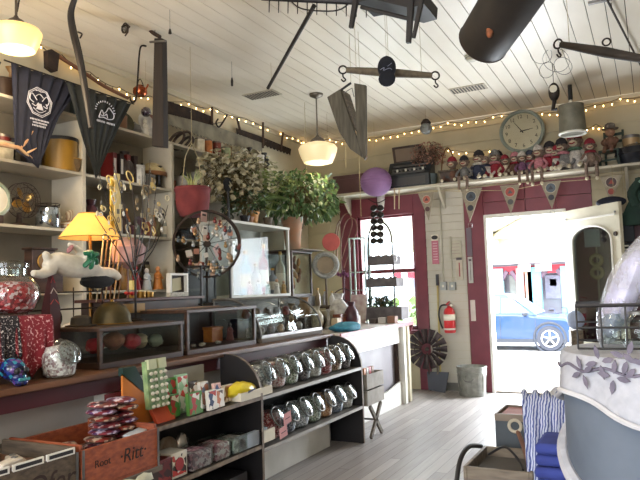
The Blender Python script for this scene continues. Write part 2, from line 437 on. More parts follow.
# ================================================================ LONG COUNTER
ct = thing('shop_counter', 'long wooden shop counter with maroon rail and pale panelled front on the left', 'counter', (-2.8, 3.2, 0), world=True)
MB().bx(-3.3,-2.53,-.6,5.16,.882,.912).build('worktop', woodm, ct, world=True, bevel=.004)
MB().bx(-2.60,-2.57,-.6,5.14,.80,.882).build('rail', mat('maroon_rail',(74,22,30),.5), ct, world=True)
MB().bx(-2.72,-2.70,-.6,2.56,.62,.80).build('panel', mat('counter_panel',(190,182,172),.6,c2=(176,168,158),scale=3), ct, world=True)
MB().bx(-2.72,-2.70,2.62,5.12,.0,.80).build('panel', mat('counter_panel',(190,182,172)), ct, world=True)
for yy in (-.3,2.59,5.08):
    MB().bx(-2.72,-2.62,yy-.035,yy+.035,0,.80).build('post', white, ct, world=True, bevel=.004)
MB().bx(-3.28,-3.25,-.6,5.14,0,.882).build('back_panel', wood, ct, world=True)
MB().bx(-3.25,-2.72,-.6,5.12,.0,.04).build('bottom_board', wood, ct, world=True)

# ================================================================ BLACK SHELF UNIT with rounded ends
su = thing('display_shelf', 'low black display shelving with rounded end panels in front of the counter', 'shelving', (-2.42, 3.8, 0), world=True)
blk = mat('unit_black', (34,31,32), .45, c2=(26,24,25), scale=6)
edge = mat('worn_shelf_edge', (134,116,96), .6, c2=(84,70,58), scale=20)
XF, XB = -2.25, -2.56
def endp(y, th=.022, zt=.90):
    pts = [(XB,y,0),(XF,y,0),(XF,y,zt-.26)] + [(XF-.26+.26*math.cos(a),y,zt-.26+.26*math.sin(a)) for a in [PI/2*i/8 for i in range(1,9)]] + [(XB,y,zt)]
    p = MB().prism(pts,(0,th,0)).build('end_panel', blk, su, world=True)
    e = MB(); fr = [(x+.002,y+th/2,z) for x,y_,z in pts[1:-1]]
    for i in range(len(fr)-1):
        (xa,ya,za),(xb,yb_,zb) = fr[i],fr[i+1]
        e._add([(xa,ya-th/2,za),(xa,ya+th/2,za),(xb,ya+th/2,zb),(xb,ya-th/2,zb),(xa-.004,ya-th/2,za),(xa-.004,ya+th/2,za),(xb-.004,ya+th/2,zb-.004),(xb-.004,ya-th/2,zb-.004)],[(0,1,2,3),(4,7,6,5),(0,3,7,4),(1,5,6,2)])
    e.build('edge_strip', edge, p, world=True)
endp(2.47,zt=.645); endp(3.50); endp(5.08)
for y0,y1,zs in ((2.492,3.50,(.64,.34,.06)),(3.522,5.08,(.635,.31))):
    for z in zs:
        s_ = MB().bx(XB,XF-.012,y0,y1,z-.022,z).build('shelf', blk if y0<3 else mat('unit_shelf_grey',(120,116,112),.5), su, world=True)
        MB().bx(XF-.012,XF,y0,y1,z-.022,z).build('edge_strip', edge if y0<3 else mat('grey_edge',(168,164,158),.5), s_, world=True)
MB().bx(XB-.012,XB,2.49,3.52,.03,.62).build('back_panel', blk, su, world=True)
MB().bx(XB-.012,XB,3.52,5.08,.29,.62).build('back_panel', blk, su, world=True)
kb = tag(MB().bx(-2.50,-2.48,3.56,4.9,0,.2).build('board', white), 'white board leaning below the lower candy jar shelf', 'board')
st = tag(MB().bx(-2.555,-2.54,2.62,3.30,.66,.86).build('divider_sheet', mat('dull_steel',(168,166,156),.45,.2)), 'pale metal sheet standing behind the cards on the upper black shelf', 'sheet')

# ================================================================ WHITE COUNTER by the window
wc = thing('white_counter', 'white panelled counter with pink edged top under the window', 'counter', (-2.9, 6.1, 0), world=True)
MB().bx(-3.35,-2.50,5.20,7.14,.868,.905).build('worktop', mat('worktop_white',(222,212,206),.4), wc, world=True, bevel=.004)
MB().bx(-2.50,-2.485,5.20,7.15,.866,.907).build('edge_band', mat('pink_edge',(176,104,110),.5), wc, world=True)
MB().bx(-2.60,-2.575,5.24,7.06,.68,.868).build('apron', white, wc, world=True)
MB().bx(-2.66,-2.64,5.24,7.06,.18,.70).build('panel', mat('pane_grey',(150,144,146),.5,c2=(120,114,118),scale=2.2,detail=6), wc, world=True)
sk = MB(); sk.bx(-2.60,-2.575,5.24,7.06,0,.13); sk.prism([(-2.60,5.24,.13),(-2.60,7.02,.13),(-2.60,7.02,.27),(-2.60,6.55,.20),(-2.60,5.9,.155)],(.025,0,0)); sk.build('skirt', white, wc, world=True)
for yy in (5.25,6.95,7.09): MB().bx(-2.60,-2.53,yy-.035,yy+.035,0,.868).build('post', white if yy<7 else cream, wc, world=True, bevel=.004)
MB().bx(-2.70,-2.60,6.88,6.92,.18,.68).build('inner_post', wood, wc, world=True)
MB().bx(-3.33,-2.6,7.08,7.11,0,.868).build('side_panel', white, wc, world=True)
br = MB(); br.prism([(-2.55,7.125,.866),(-2.49,7.125,.866),(-2.51,7.125,.80),(-2.55,7.125,.76)],(0,.02,0)); br.build('bracket', red, wc, world=True)
MB().bx(-3.35,-3.33,5.2,7.1,0,.868).build('back_panel', white, wc, world=True)

# ================================================================ GLAZED CASES ON THE COUNTER
CT = .912
def case(name, label, y0, y1, x0, x1, z0, z1, fm=wood, t=.022, gm=Gcase, top='wood', bp=None):
    c = thing(name, label, 'display case', ((x0+x1)/2,(y0+y1)/2,z0), world=True)
    MB().bx(x0,x1,y0,y1,z0,z0+t*1.5).build('base', fm, c, world=True, bevel=.003)
    for x in (x0,x1-t):
        for y in (y0,y1-t): MB().bx(x,x+t,y,y+t,z0+t*1.5,z1-t).build('corner_post', fm, c, world=True, bevel=.002)
    tp = MB()
    if top == 'wood': tp.bx(x0-.006,x1+.006,y0-.006,y1+.006,z1-t,z1)
    else: 
        for q in ((x0,x1,y0,y0+t),(x0,x1,y1-t,y1),(x0,x0+t,y0,y1),(x1-t,x1,y0,y1)): tp.bx(*q,z1-t,z1)
    tp.build('top', fm, c, world=True, bevel=.003)
    for n,q in (('front_glass',(x1-.008,x1-.004,y0+t,y1-t)),('side_glass',(x0+t,x1-t,y0+.004,y0+.008)),('side_glass',(x0+t,x1-t,y1-.008,y1-.004))):
        MB().bx(*q,z0+t*1.5,z1-t).build(n, gm, c, world=True)
    if top != 'wood': MB().bx(x0+t,x1-t,y0+t,y1-t,z1-.008,z1-.004).build('top_glass', gm, c, world=True)
    MB().bx(x0+.002,x0+.01,y0+t,y1-t,z0+t*1.5,z1-t).build('back_panel', bp or fm, c, world=True)
    return c
case('display_case','small dark wooden glass fronted case holding red objects, nearest on the counter',2.55,3.24,-3.02,-2.65,CT,1.135)
case('display_case','long dark wooden glass case with an orange box inside, middle of the counter',3.28,4.08,-3.06,-2.65,CT,1.20)
# curved glass case
y0,y1 = 4.14,5.14
cc = thing('curved_glass_case','metal framed display case with a curved glass front at the end of the counter','display case',(-2.85,(y0+y1)/2,CT), world=True)
MB().bx(-3.10,-2.64,y0,y1,CT,CT+.035).build('base', woodg, cc, world=True, bevel=.003)
def arc(r=0, n=12): return [(-2.98+(.33-r)*math.sin(PI/2*i/n), CT+.035+(.30-r)*math.cos(PI/2*i/n)) for i in range(n+1)]
g = MB(); A = arc(); N = len(A)
vs = [(x,y0+.012,z) for x,z in A]+[(x,y1-.012,z) for x,z in A]; g._add(vs,[(i,i+1,N+i+1,N+i) for i in range(N-1)])
g.build('curved_glass', Gcase, cc, world=True, solid=.003)
for yy in (y0+.006,y1-.006):
    f = MB(); f.tube([(x,yy,z) for x,z in A]+[(-3.08,yy,CT+.335)][:0],.010,6); f.cyl((-3.08,yy,CT+.335),(-2.98,yy,CT+.335),.009); f.cyl((-3.08,yy,CT+.03),(-3.08,yy,CT+.335),.009); f.build('end_frame', steel, cc, world=True)
    e = MB(); e._add([(-3.08,yy,CT+.035),(-3.08,yy,CT+.335)]+[(x,yy,z) for x,z in A],[tuple(range(len(A)+2))]); e.build('end_glass', Gcase, cc, world=True, solid=.003)
f = MB(); f.bx(-3.09,-2.97,y0,y1,CT+.325,CT+.345); f.build('top', woodg, cc, world=True)
MB().bx(-2.66,-2.64,y0,y1,CT+.035,CT+.06).build('front_rail', steel, cc, world=True)
MB().bx(-3.09,-3.08,y0,y1,CT+.035,CT+.325).build('back_panel', mat('case_back',(96,92,84),.6), cc, world=True)
MB().bx(-3.07,-2.68,y0+.02,y1-.02,CT+.17,CT+.175).build('glass_shelf', Gcase, cc, world=True)
# riser and tall cabinets behind
tag(MB().bx(-3.70,-3.315,4.2,6.3,0,1.235).build('back_cabinet', mat('riser_wood',(70,62,52),.6,c2=(50,44,38),scale=4), bevel=.004), 'plain dark base cabinet behind the counter under the tall glass case', 'cabinet')
wf = mat('case_frame_white',(196,192,180),.5)
case('glass_cabinet','tall white framed glass cabinet full of trinkets beneath the potted plants',4.75,5.80,-3.68,-3.33,1.236,1.955,fm=wf,t=.026,top='wood',gm=glass('cabinet_glass',(246,248,247),.009),bp=mat('cabinet_back_pale',(190,188,178),.6,c2=(150,150,142),scale=5))
case('glass_cabinet','narrow dark framed glass cabinet right of the white framed one',5.84,6.28,-3.66,-3.33,1.236,1.72,fm=wood,t=.02)
case('glass_cabinet','small dark glass box case with orange dried flowers inside, behind the wheel',4.02,4.42,-3.27,-3.10,1.23-.318,1.52,fm=black,t=.016,top='glass')
tag(MB().bx(-3.02,-2.92,3.32,4.0,1.201,1.206).build('runner', woodl), 'narrow pale wooden strip on top of the middle glass case','strip')
# case contents
def blob(name, label, cat, c, r, m, group=None, jit=.12, base=True):
    o = bpy.data.objects.new(name, None)
    bpy.data.objects.remove(o)
    b = MB(); b.ell((0,0,r[2] if hasattr(r,'__len__') else r), r, 14, 9, jit=jit)
    o = b.build(name, m); o.location = c; return tag(o, label, cat, group)
# ================================================================ SMALL THINGS: generators (front towards local -y, base at z=0)
def rc(*a): return rnd.choice(a)
def g_jar(t, r, h, gm, fill=None, lidm=None, fl=.7):
    prof = [(0,0),(r*.9,0),(r,h*.06),(r,h*.72),(r*.7,h*.86),(r*.7,h*.92)]
    MB().lathe(prof, 20).build('body', gm, t)
    if fill: MB().lathe([(0,.004),(r*.88,.004),(r*.94,h*.08),(r*.94,h*fl*.72),(r*.5,h*fl*.76),(0,h*fl*.77)],18).build('contents', fill, t)
    if lidm: MB().lathe([(0,h*.9),(r*.76,h*.9),(r*.76,h*.98),(r*.5,h),(0,h)],20).build('lid', lidm, t)
def g_bottle(t, r, h, m, label=None, capm=None):
    MB().lathe([(0,0),(r,0),(r,h*.55),(r*.9,h*.64),(r*.32,h*.78),(r*.3,h*.93),(0,h*.93)],16).build('body', m, t)
    if label: MB().lathe([(r*1.02,h*.15),(r*1.02,h*.48)],16).build('label', label, t)
    if capm: MB().lathe([(0,h*.92),(r*.36,h*.92),(r*.36,h),(0,h)],12).build('cap', capm, t)
def g_book(t, w, d, h, m, lab=None):
    b = MB(); b.bx(-w/2,-w/2+.003,-d/2,d/2,0,h); b.bx(w/2-.003,w/2,-d/2,d/2,0,h); b.bx(-w/2,w/2,-d/2,-d/2+.004,0,h); b.build('cover', m, t)
    MB().bx(-w/2+.003,w/2-.003,-d/2+.004,d/2-.004,.003,h-.004).build('pages', paper, t)
    if lab: MB().bx(-w*.28,w*.28,-d/2-.001,-d/2,h*.25,h*.8).build('spine_label', lab, t)
def g_pack(t, w, d, h, m, front, tilt=0):
    MB().bx(-w/2,w/2,-d/2,d/2,0,h).build('carton', m, t, bevel=.001)
    MB().bx(-w*.42,w*.42,-d/2-.0012,-d/2,h*.1,h*.88).build('printed_front', front, t)
def g_tin(t, r, h, m, band=None):
    MB().lathe([(0,0),(r,0),(r,h*.93),(0,h*.93)],20).build('body', m, t)
    MB().lathe([(0,h*.9),(r*1.04,h*.9),(r*1.04,h),(0,h)],20).build('lid', band or m, t)
def g_figurine(t, h, robe, skin, hat=None):
    MB().lathe([(0,0),(h*.22,0),(h*.2,h*.1),(h*.14,h*.45),(h*.16,h*.6),(h*.07,h*.72),(0,h*.74)],14).build('robe', robe, t)
    b = MB(); b.ell((0,-.0,h*.82),(h*.1,h*.1,h*.12),12,8); b.ell((0,-h*.1,h*.81),(h*.02,h*.03,h*.02),6,4); b.build('head', skin, t)
    for k in (-1,1): MB().tube([(k*h*.13,0,h*.62),(k*h*.19,-h*.05,h*.48),(k*h*.1,-h*.16,h*.45)],h*.035,6).build('arm', robe, t)
    if hat: MB().lathe([(h*.11,h*.86),(h*.12,h*.9),(h*.06,h*1.0),(0,h*1.12)],12).build('hat', hat, t)
def put(name, label, cat, px, py, X, gen, *a, rz=LEFT, group=None, z=None, y=None, yaw=0, **k):
    p = at(px,py,x=X) if y is None else at(px,py,y=y)
    if z is not None: p.z = z
    t = thing(name, label, cat, tuple(p), rz+yaw, group); gen(t, *a, **k); return t
M_ = lambda n,c,r=.5,**k: mat(n,c,r,**k)
amber = M_('amber',(190,110,40),.3); dkred = M_('dark_red',(110,26,24),.5); navy = mat('navy_cloth',(20,24,44),.85,c2=(15,17,32),scale=30)
grn = M_('leaf_green',(60,96,40),.6,c2=(92,128,56),scale=12); cloth_w = mat('white_cloth',(222,218,210),.9,c2=(206,202,194),scale=14,bump=.2)
skin = M_('painted_face',(214,170,140),.6); gold = M_('old_gold',(196,150,70),.35,metal=.7); tan = M_('tan_paper',(196,164,112),.8)
S = {1:1.35,2:1.82,3:2.27,4:2.72}
# ---- far left bay, shelf z 2.27 (behind the navy cloth)
def g_antler(t):
    m = mat('antler_bone',(150,104,72),.6,c2=(196,164,126),scale=10,bump=.2)
    MB().tube([(-.16,0,.055),(0,0,.06),(.10,0,.06),(.16,0,.03),(.21,0,.005)],.014,8,rs=[.02,.018,.016,.012,.007]).build('main_beam', m, t)
    MB().tube([(.12,0,.06),(.17,.0,.12),(.22,0,.20)],.01,6,rs=[.012,.009,.003]).build('tine', m, t)
    MB().tube([(.16,0,.03),(.20,-.01,.055),(.235,-.02,.08)],.01,6,rs=[.010,.008,.003]).build('tine', m, t)
put('antler','brown and cream deer antler lying on the shelf edge at the far left','antler',5,153,SX+.10,g_antler,z=S[3]+.006)
def g_box(t,w,d,h,m,m2=None,lid=True):
    MB().bx(-w/2,w/2,-d/2,d/2,0,h*(.8 if lid else 1)).build('body', m, t, bevel=.004)
    if lid: MB().bx(-w/2-.004,w/2+.004,-d/2-.004,d/2+.004,h*.8,h).build('lid', m2 or m, t, bevel=.004)
put('storage_tin','round black and mustard yellow tin standing on the upper left shelf','tin',60,165,SX-.12,g_tin,.13,.26,M_('mustard',(150,112,34),.45),black,z=S[3]+.001)
put('basket','dark wicker basket with brass trim in front of the mustard tin','basket',72,166,SX-.055,lambda t:(MB().lathe([(0,0),(.05,0),(.07,.06),(.072,.10),(.066,.10),(.06,.02),(0,.015)],20).build('bowl',mat('wicker',(86,66,40),.8,c2=(140,112,66),scale=60,kind='wave',bump=.5),t),MB().torus((0,0,.10),.071,.005).build('rim',gold,t)),z=S[3]+.001)
for i,(px,w,h,m,l) in enumerate(((2,.07,.20,dkred,'dark red round tin at the very left end of the upper shelf'),(30,.09,.12,M_('blackish',(40,36,36),.5),'squat black tin right of the antler tip'))):
    put('tin',l,'tin',px,160,SX-.15,g_tin,w/2+.02,h,m,M_('pewter',(120,112,104),.4,metal=.6),z=S[3]+.001)
# shelf z2.72 far left
for i,(px,c,l) in enumerate(((3,(60,44,34),'brown crock on the top shelf at the left edge'),(66,(52,60,58),'dark green crock on the top shelf between the two hanging cloths'),(82,(70,50,40),'brown crock on the top shelf behind the grey cloth'))):
    put('crock',l,'crock',px,95,SX-.14,g_tin,.085,.15,M_('crock%d'%i,c,.35),z=S[4]+.001)
# ---- shelf z 1.82 far left : fan, tin canister, books, shell
def g_fan(t):
    m = rust
    MB().lathe([(0,0),(.07,0),(.075,.015),(.02,.03),(.015,.10),(0,.10)],20).build('base', m, t)
    g = MB(); c = (0,-.02,.185)
    for r,yo in ((.125,0),(.125,-.05),(.09,-.062),(.05,-.068)): g.torus((0,-.02+yo,.185),r,.0028,(0,1,0),30,5)
    for k in range(22):
        a = 2*PI*k/22; g.tube([(.125*math.cos(a),-.02,.185+.125*math.sin(a)),(.125*math.cos(a),-.07,.185+.125*math.sin(a)),(.05*math.cos(a+.3),-.088,.185+.05*math.sin(a+.3)),(.012*math.cos(a+.3),-.09,.185+.012*math.sin(a+.3))],.0015,4)
    g.build('cage', m, t)
    for k in range(4):
        b = MB(); a = PI/2*k+.5; b.ell((.055*math.cos(a),-.045,.185+.055*math.sin(a)),(.045,.004,.03),12,6,rot=(0.35,-a,0)); b.build('blade', brass, t)
    MB().cyl((0,0,.185),(0,.06,.185),.035,.03).build('motor', m, t)
put('desk_fan','old brown wire desk fan with brass blades on the left shelf','fan',19,228,SX-.11,g_fan,z=S[2]+.001)
put('wall_clock_frame','round pale rimmed dial partly cut off by the left edge of the picture','dial',-5,228,SX-.06,lambda t:(MB().torus((0,0,.17),.11,.014,(0,1,0)).build('rim',M_('pale_green',(150,160,140),.4),t),MB().cyl((0,0,.17),(0,.02,.17),.105).build('face',paper,t),MB().bx(-.05,.05,-.02,.05,0,.06).build('foot',wood,t)),z=S[2]+.001)
def g_canister(t):
    m = mat('polished_tin',(196,206,214),.12,.95,c2=(150,160,170),scale=4)
    MB().lathe([(0,0),(.08,0),(.088,.01),(.09,.10),(.082,.15),(.074,.165),(0,.165)],28).build('body', m, t)
    w = MB(); w.torus((0,0,.185),.085,.003); w.torus((0,0,.165),.080,.003)
    for k in range(8):
        a = PI/4*k; w.cyl((.08*math.cos(a),.08*math.sin(a),.165),(.085*math.cos(a),.085*math.sin(a),.185),.002,n=5)
    w.build('wire_rim', rust, t); MB().tube([(.085*math.cos(a),0,.185+.0*math.sin(a)+.0) for a in (0,)]+[(.0,0,.187),(-.085,0,.185)],.002,5).build('handle', rust, t)
put('ice_bucket','shiny tin canister with wire rim beside the old fan','canister',48,229,SX-.11,g_canister,z=S[2]+.001)
for i,(c,l,w) in enumerate((((196,120,44),'orange book lying on the shelf below the shell',.20),((150,60,30),'rust red book at the bottom of the pile by the tin canister',.21),((206,160,90),'tan book on top of the pile by the tin canister',.17))):
    order = (1,0,2)[i]
    put('book',l,'book',71,228,SX-.12,lambda t:(MB().bx(-w/2,w/2,-.07,.07,0,.02).build('pages',paper,t),MB().bx(-w/2-.003,w/2+.003,-.075,.075,.018,.021).build('cover',M_('bk%d'%i,c,.6),t),MB().bx(-w/2-.003,w/2+.003,-.076,-.073,0,.02).build('spine',M_('bk%d'%i,c),t)),z=S[2]+.022*order+.001,yaw=.1*i,group='books lying under the shell')
put('seashell','cream ribbed seashell resting on the pile of books','shell',71,220,SX-.12,lambda t:[MB().ell((0,0,.052),(.055,.03,.05),18,10).build('shell_body',mat('shell',(200,190,170),.4,c2=(160,140,120),scale=16,kind='wave',bump=.4),t),MB().ell((.055,-.0,.04),(.02,.02,.026),10,6).build('spire',mat('shell',(200,190,170)),t)],z=S[2]+.067)
put('lantern_glass','pale empty glass cylinder at the right end of the left shelf','glass',82,228,SX-.10,g_jar,.04,.16,G,None,M_('pewter',(120,112,104)),z=S[2]+.001)
# ---- lower left shelf z 1.35 : wooden mantel clock
def g_mclock(t):
    MB().bx(-.10,.10,-.045,.045,0,.17).build('case', wood, t, bevel=.006)
    MB().torus((0,-.047,.085),.055,.005,(0,1,0)).build('bezel', gold, t); MB().cyl((0,-.048,.085),(0,-.046,.085),.053).build('dial', mat('old_dial',(150,120,84),.6), t)
    MB().bx(-.115,.115,-.055,.055,.17,.185).build('cornice', wood, t, bevel=.004)
put('mantel_clock','small dark wooden mantel clock behind the big jar of red sweets','clock',40,270,SX-.05,g_mclock,z=1.485)
tag(MB().bx(SX-.13,SX-.0,3.02,3.40,1.351,1.484).build('cardboard_box', wood, bevel=.003),'dark box under the small mantel clock','box')
# ---- second bay shelf 2.27: red books with labels, bottles
for i in range(4):
    put('book',('book with dark red spine and pale label, leftmost of the four upright ones','second upright dark book with a pale spine label','third upright dark book with a tall white spine label','rightmost upright dark red book with no label')[i],'book',109+7*i,178,SX-.09,g_book,.045,.14,.225+.005*i,(dkred,M_('bk_dark',(48,30,30),.6))[i%2],M_('spine_white',(206,200,190),.6) if i<3 else None,z=S[3]+.001,group='tall dark books on the second shelf')
put('bottle','brown glass bottle right of the upright dark books','bottle',142,182,SX-.07,g_bottle,.035,.20,M_('brown_glass',(88,44,24),.15),paper,black,z=S[3]+.001)
put('bottle','slim clear bottle with cork by the shelf post','bottle',150,184,SX-.06,g_bottle,.028,.17,glass('bottle_glass',(190,200,180),.2),tan,woodl,z=S[3]+.001)
def g_lampsh(t):
    MB().lathe([(.13,0),(.10,.05),(.05,.09),(.02,.095),(.019,.09),(.048,.085),(.097,.046),(.127,0)],24).build('shade', mat('fringe_shade',(206,192,150),.8,c2=(176,156,110),scale=30), t)
    MB().lathe([(.132,-.035),(.132,.004)],24).build('fringe', mat('brown_fringe',(128,84,48),.8), t, solid=.002)
    MB().lathe([(0,-.15),(.05,-.15),(.05,-.14),(.012,-.12),(.012,.06),(0,.06)],14).build('stand', brass, t)
put('fringed_lamp','small lamp with a pale shade and brown fringe beside the white post','lamp',152,170,SX-.14,g_lampsh,z=2.42+.001)
put('clay_jug','brown clay jug on the top shelf above the fringed lamp','jug',120,118,SX-.08,g_tin,.06,.12,M_('clay',(140,100,70),.6),z=S[4]+.001)
put('plaster_bust','small cream plaster head on the top shelf by the dark beam','bust',145,122,SX-.07,g_figurine,.17,paper,paper,z=S[4]+.001)
put('glass_float','smoky purple glass ball hanging by the hook','glass ball',146,112,SX+.02,lambda t:(MB().ell((0,0,0),.045,16,10).build('ball',glass('purple_glass',(120,100,130),.25),t),MB().cyl((0,0,.045),(0,0,CZ-t.location.z),.0015,n=4).build('cord',rope,t)))
# ---- top shelf third bay: cans and packs
tops = (('coiled dark leather strap','strap'),('cream box with brown print','box'),('orange tin','tin'),('brown red tin','tin'),('pale green tin','tin'),('white tin','tin'))
put('leather_strap','coil of dark leather straps on the top shelf beside the beam','straps',180,140,SX-.08,lambda t:[MB().torus((dx,0,.05+dz),r,.014,(.3,1,.2),24,6,ry=r*.5).build('coil',mat('leather',(58,40,30),.6,c2=(36,26,22),scale=9),t) for dx,dz,r in ((-.05,0,.10),(.03,.01,.12),(.10,-.005,.09))],z=S[4]+.01)
for i,(px,r,h,c,l) in enumerate(((200,.05,.14,(206,196,170),'cream tin with brown print on the top shelf'),(208,.045,.15,(200,120,60),'orange tin on the top shelf under the big saw'),(217,.045,.16,(120,44,30),'brown red tin on the top shelf right of the orange one'),(226,.05,.13,(150,160,120),'pale green tin on the top shelf near its far end'),(236,.045,.10,(210,204,190),'short white tin, last on the top shelf'))):
    put('tin',l,'tin',px,152,SX-.07,g_tin,r,h,M_('tin_%d'%i,c,.4,c2=tuple(int(v*.8) for v in c),scale=20),M_('pewter',(120,112,104)),z=S[4]+.001,group='tins on the top shelf')
# ---- third bay, shelf 2.27: vase, brush, books
def g_oil(t):
    MB().lathe([(0,0),(.05,0),(.055,.01),(.02,.03),(.02,.05),(.07,.09),(.08,.13),(.06,.17),(.03,.185),(0,.185)],20).build('font', glass('clear_thick',(214,222,206),.3), t)
    MB().lathe([(.03,.185),(.045,.22),(.03,.27),(.022,.36)],18).build('chimney', glass('clear_thick'), t, solid=.002)
    MB().lathe([(0,.18),(.034,.18),(.034,.205),(0,.205)],16).build('burner', brass, t)
put('oil_lamp','clear glass oil lamp with tall chimney beside the red cloth sack','oil lamp',202,190,SX-.02,g_oil,z=S[3]-.02 if False else S[3]+.001)
def g_plate(t,r=.14,m=None):
    MB().lathe([(0,.0),(r*.6,.002),(r,.02),(r*1.0,.024),(r*.58,.008),(0,.006)],28,ax=(0,-1,.25)).build('plate', m or M_('dark_plate',(50,46,46),.3), t)
put('plate','large dark plate standing at the back of the third bay','plate',222,168,LX+.07,g_plate,.17,z=S[3]+.17)
put('jug','dark tall jug under the top shelf by the post','jug',184,172,SX-.15,g_bottle,.06,.30,M_('dk_jug',(44,42,44),.35),z=S[3]+.001)
put('jug','grey white handled jug under the top shelf','jug',193,172,SX-.17,g_bottle,.05,.28,M_('grey_jug',(170,168,164),.35),z=S[3]+.001)
for i,px in enumerate((218,224)):
    put('packet',('white card packet on the shelf under the black brush','second white card packet, right of the other under the black brush')[i],'packet',px,218-i,SX-.05,g_pack,.075,.05,.10,paper,multi('print_grey',[(210,204,190),(120,110,100),(60,56,60)],60),z=S[3]+.001)
# ---- second bay shelf 1.82: rows of jars/bottles behind the jewellery; shelf 1.35 figurines
cols = [(190,170,120),(120,130,110),(160,150,140),(150,90,50),(90,96,90),(200,190,160),(110,80,60),(170,176,170)]
nm = ('small tan','squat green','narrow grey','small orange brown','dark grey','tall cream','short brown','pale silver')
for i in range(8):
    px = 100+i*9; 
    put('bottle',nm[i]+' bottle on the middle shelf behind the jewellery tree','bottle',px,235,SX-.06-.03*(i%2),g_bottle,.03+.005*(i%3),.14+.03*(i%4),M_('btl%d'%i,cols[i],.25),paper if i%2 else None,(gold,black,woodl)[i%3],z=S[2]+.001,group='bottles on the middle shelf')
figs = (((160,30,30),'red robed figurine with white beard next to the lamp base',136,(220,200,190),(160,30,30)),((200,206,210),'silver white angel figurine beside the red one',147,(220,210,200),None),((206,130,60),'orange brown teardrop figurine on the back shelf',158,(200,140,90),None),((60,44,36),'dark brown carved figurine on the back shelf',176,(90,60,44),(40,30,26)))
for c,l,px,sk,ht in figs:
    put('figurine',l,'figurine',px,286,SX-.03,g_figurine,.20 if px!=158 else .22,M_('rb%d'%px,c,.5),M_('sk%d'%px,sk,.5),M_('ht%d'%px,c,.5) if ht else None,z=S[1]+.001,group='figurines on the back shelf')
put('gnome_figurine','small red coated figure in a tall dark hat at the end of the back shelf','figurine',192,286,SX-.02,g_figurine,.26,M_('santa_red',(186,60,50),.6),paper,black,z=S[1]+.001)
put('candle','yellow pillar candle on the back shelf left of the framed box','candle',132,290,SX-.005,g_tin,.028,.08,mat('wax',(236,214,130),.5,emis=(255,220,120),es=.0),z=S[1]+.001)
# ================================================================ ON THE COUNTER
def catmull(pts, k=6, closed=False):
    pts = [Vector(p) for p in pts]; n = len(pts); out = []
    for i in range(n if closed else n-1):
        g = (lambda j: pts[j % n]) if closed else (lambda j: pts[max(0,min(n-1,j))])
        p0,p1,p2,p3 = g(i-1),g(i),g(i+1),g(i+2)
        for s in range(k):
            t = s/k; out.append(.5*((2*p1)+(-p0+p2)*t+(2*p0-5*p1+4*p2-p3)*t*t+(-p0+3*p1-3*p2+p3)*t**3))
    if not closed: out.append(pts[-1])
    return out
# bandana covered box
bandana = mat('red_bandana',(104,20,28),.9,c2=(196,140,140),scale=110,kind='voronoi',bump=.1)
bandb = mat('black_bandana',(32,26,30),.9,c2=(200,190,186),scale=120,kind='voronoi')
p0 = at(57,370,x=-2.66); 
t = thing('cloth_covered_box','box draped with red and black paisley bandanas at the left end of the counter','box',(-2.86,1.95,CT),world=True)
MB().bx(-3.02,-2.70,1.42,2.28,CT,CT+.30).build('box', wood, t, world=True)
def drape(y0,y1,x0,x1,zt,drop,amp=.012,n=26,seed=1,point=0):
    b = MB(); r = random.Random(seed); vs=[]; rows=[]
    prof = [(x0,zt)]+[(x0+(x1-x0)*i/4,zt+.004) for i in range(1,4)]+[(x1-.004,zt+.002),(x1+.006,zt-.01)]
    m = 7
    for i in range(n+1):
        y = y0+(y1-y0)*i/n; u = i/n; dd = drop*(1 if not point else (1-abs(2*u-1))*point+(1-point))
        row = [(x,y,z) for x,z in prof]
        for j in range(1,m+1):
            k = j/m; row.append((x1+.008+amp*k*math.sin(u*21+1.3*math.sin(u*9+seed))+.01*k, y, zt-.01-dd*k))
        rows.append(row)
    L_ = len(rows[0])
    for r_ in rows: vs += r_
    return b._add(vs,[(i*L_+j,i*L_+j+1,(i+1)*L_+j+1,(i+1)*L_+j) for i in range(n) for j in range(L_-1)])
drape(1.42,2.02,-3.02,-2.70,CT+.303,.26,seed=2).build('red_bandana', bandana, t, world=True, solid=.003)
drape(2.04,2.28,-3.02,-2.695,CT+.307,.285,seed=5,point=.5).build('pink_bandana', mat('pink_bandana',(128,30,42),.9,c2=(220,170,170),scale=90,kind='voronoi'), t, world=True, solid=.003)
drape(1.98,2.08,-3.02,-2.69,CT+.310,.29,seed=3,point=.4).build('black_bandana', bandb, t, world=True, solid=.003)
# big candy jar
redcandy = multi('red_candy',[(190,40,48),(150,20,30),(225,190,190),(120,14,24),(205,80,84)],70)
jx = at(14,309,x=-2.84)
t = thing('candy_jar','large round glass jar of red and white wrapped sweets standing on the bandana covered box','jar',(-2.84,at(10,300,x=-2.84).y,CT+.318))
MB().lathe([(0,0),(.075,0),(.115,.02),(.14,.08),(.135,.13),(.10,.175),(.075,.19),(.075,.225),(.09,.23)],32).build('body', glass('jar_glass',(240,244,243),.10), t, solid=.003)
MB().lathe([(0,.006),(.07,.006),(.11,.025),(.133,.08),(.128,.125),(.10,.155),(0,.165)],24).build('sweets', redcandy, t)
MB().lathe([(0,.236),(.085,.236),(.088,.228),(.09,.25),(.05,.262),(.02,.266),(0,.266)],28).build('lid', glass('jar_glass'), t)
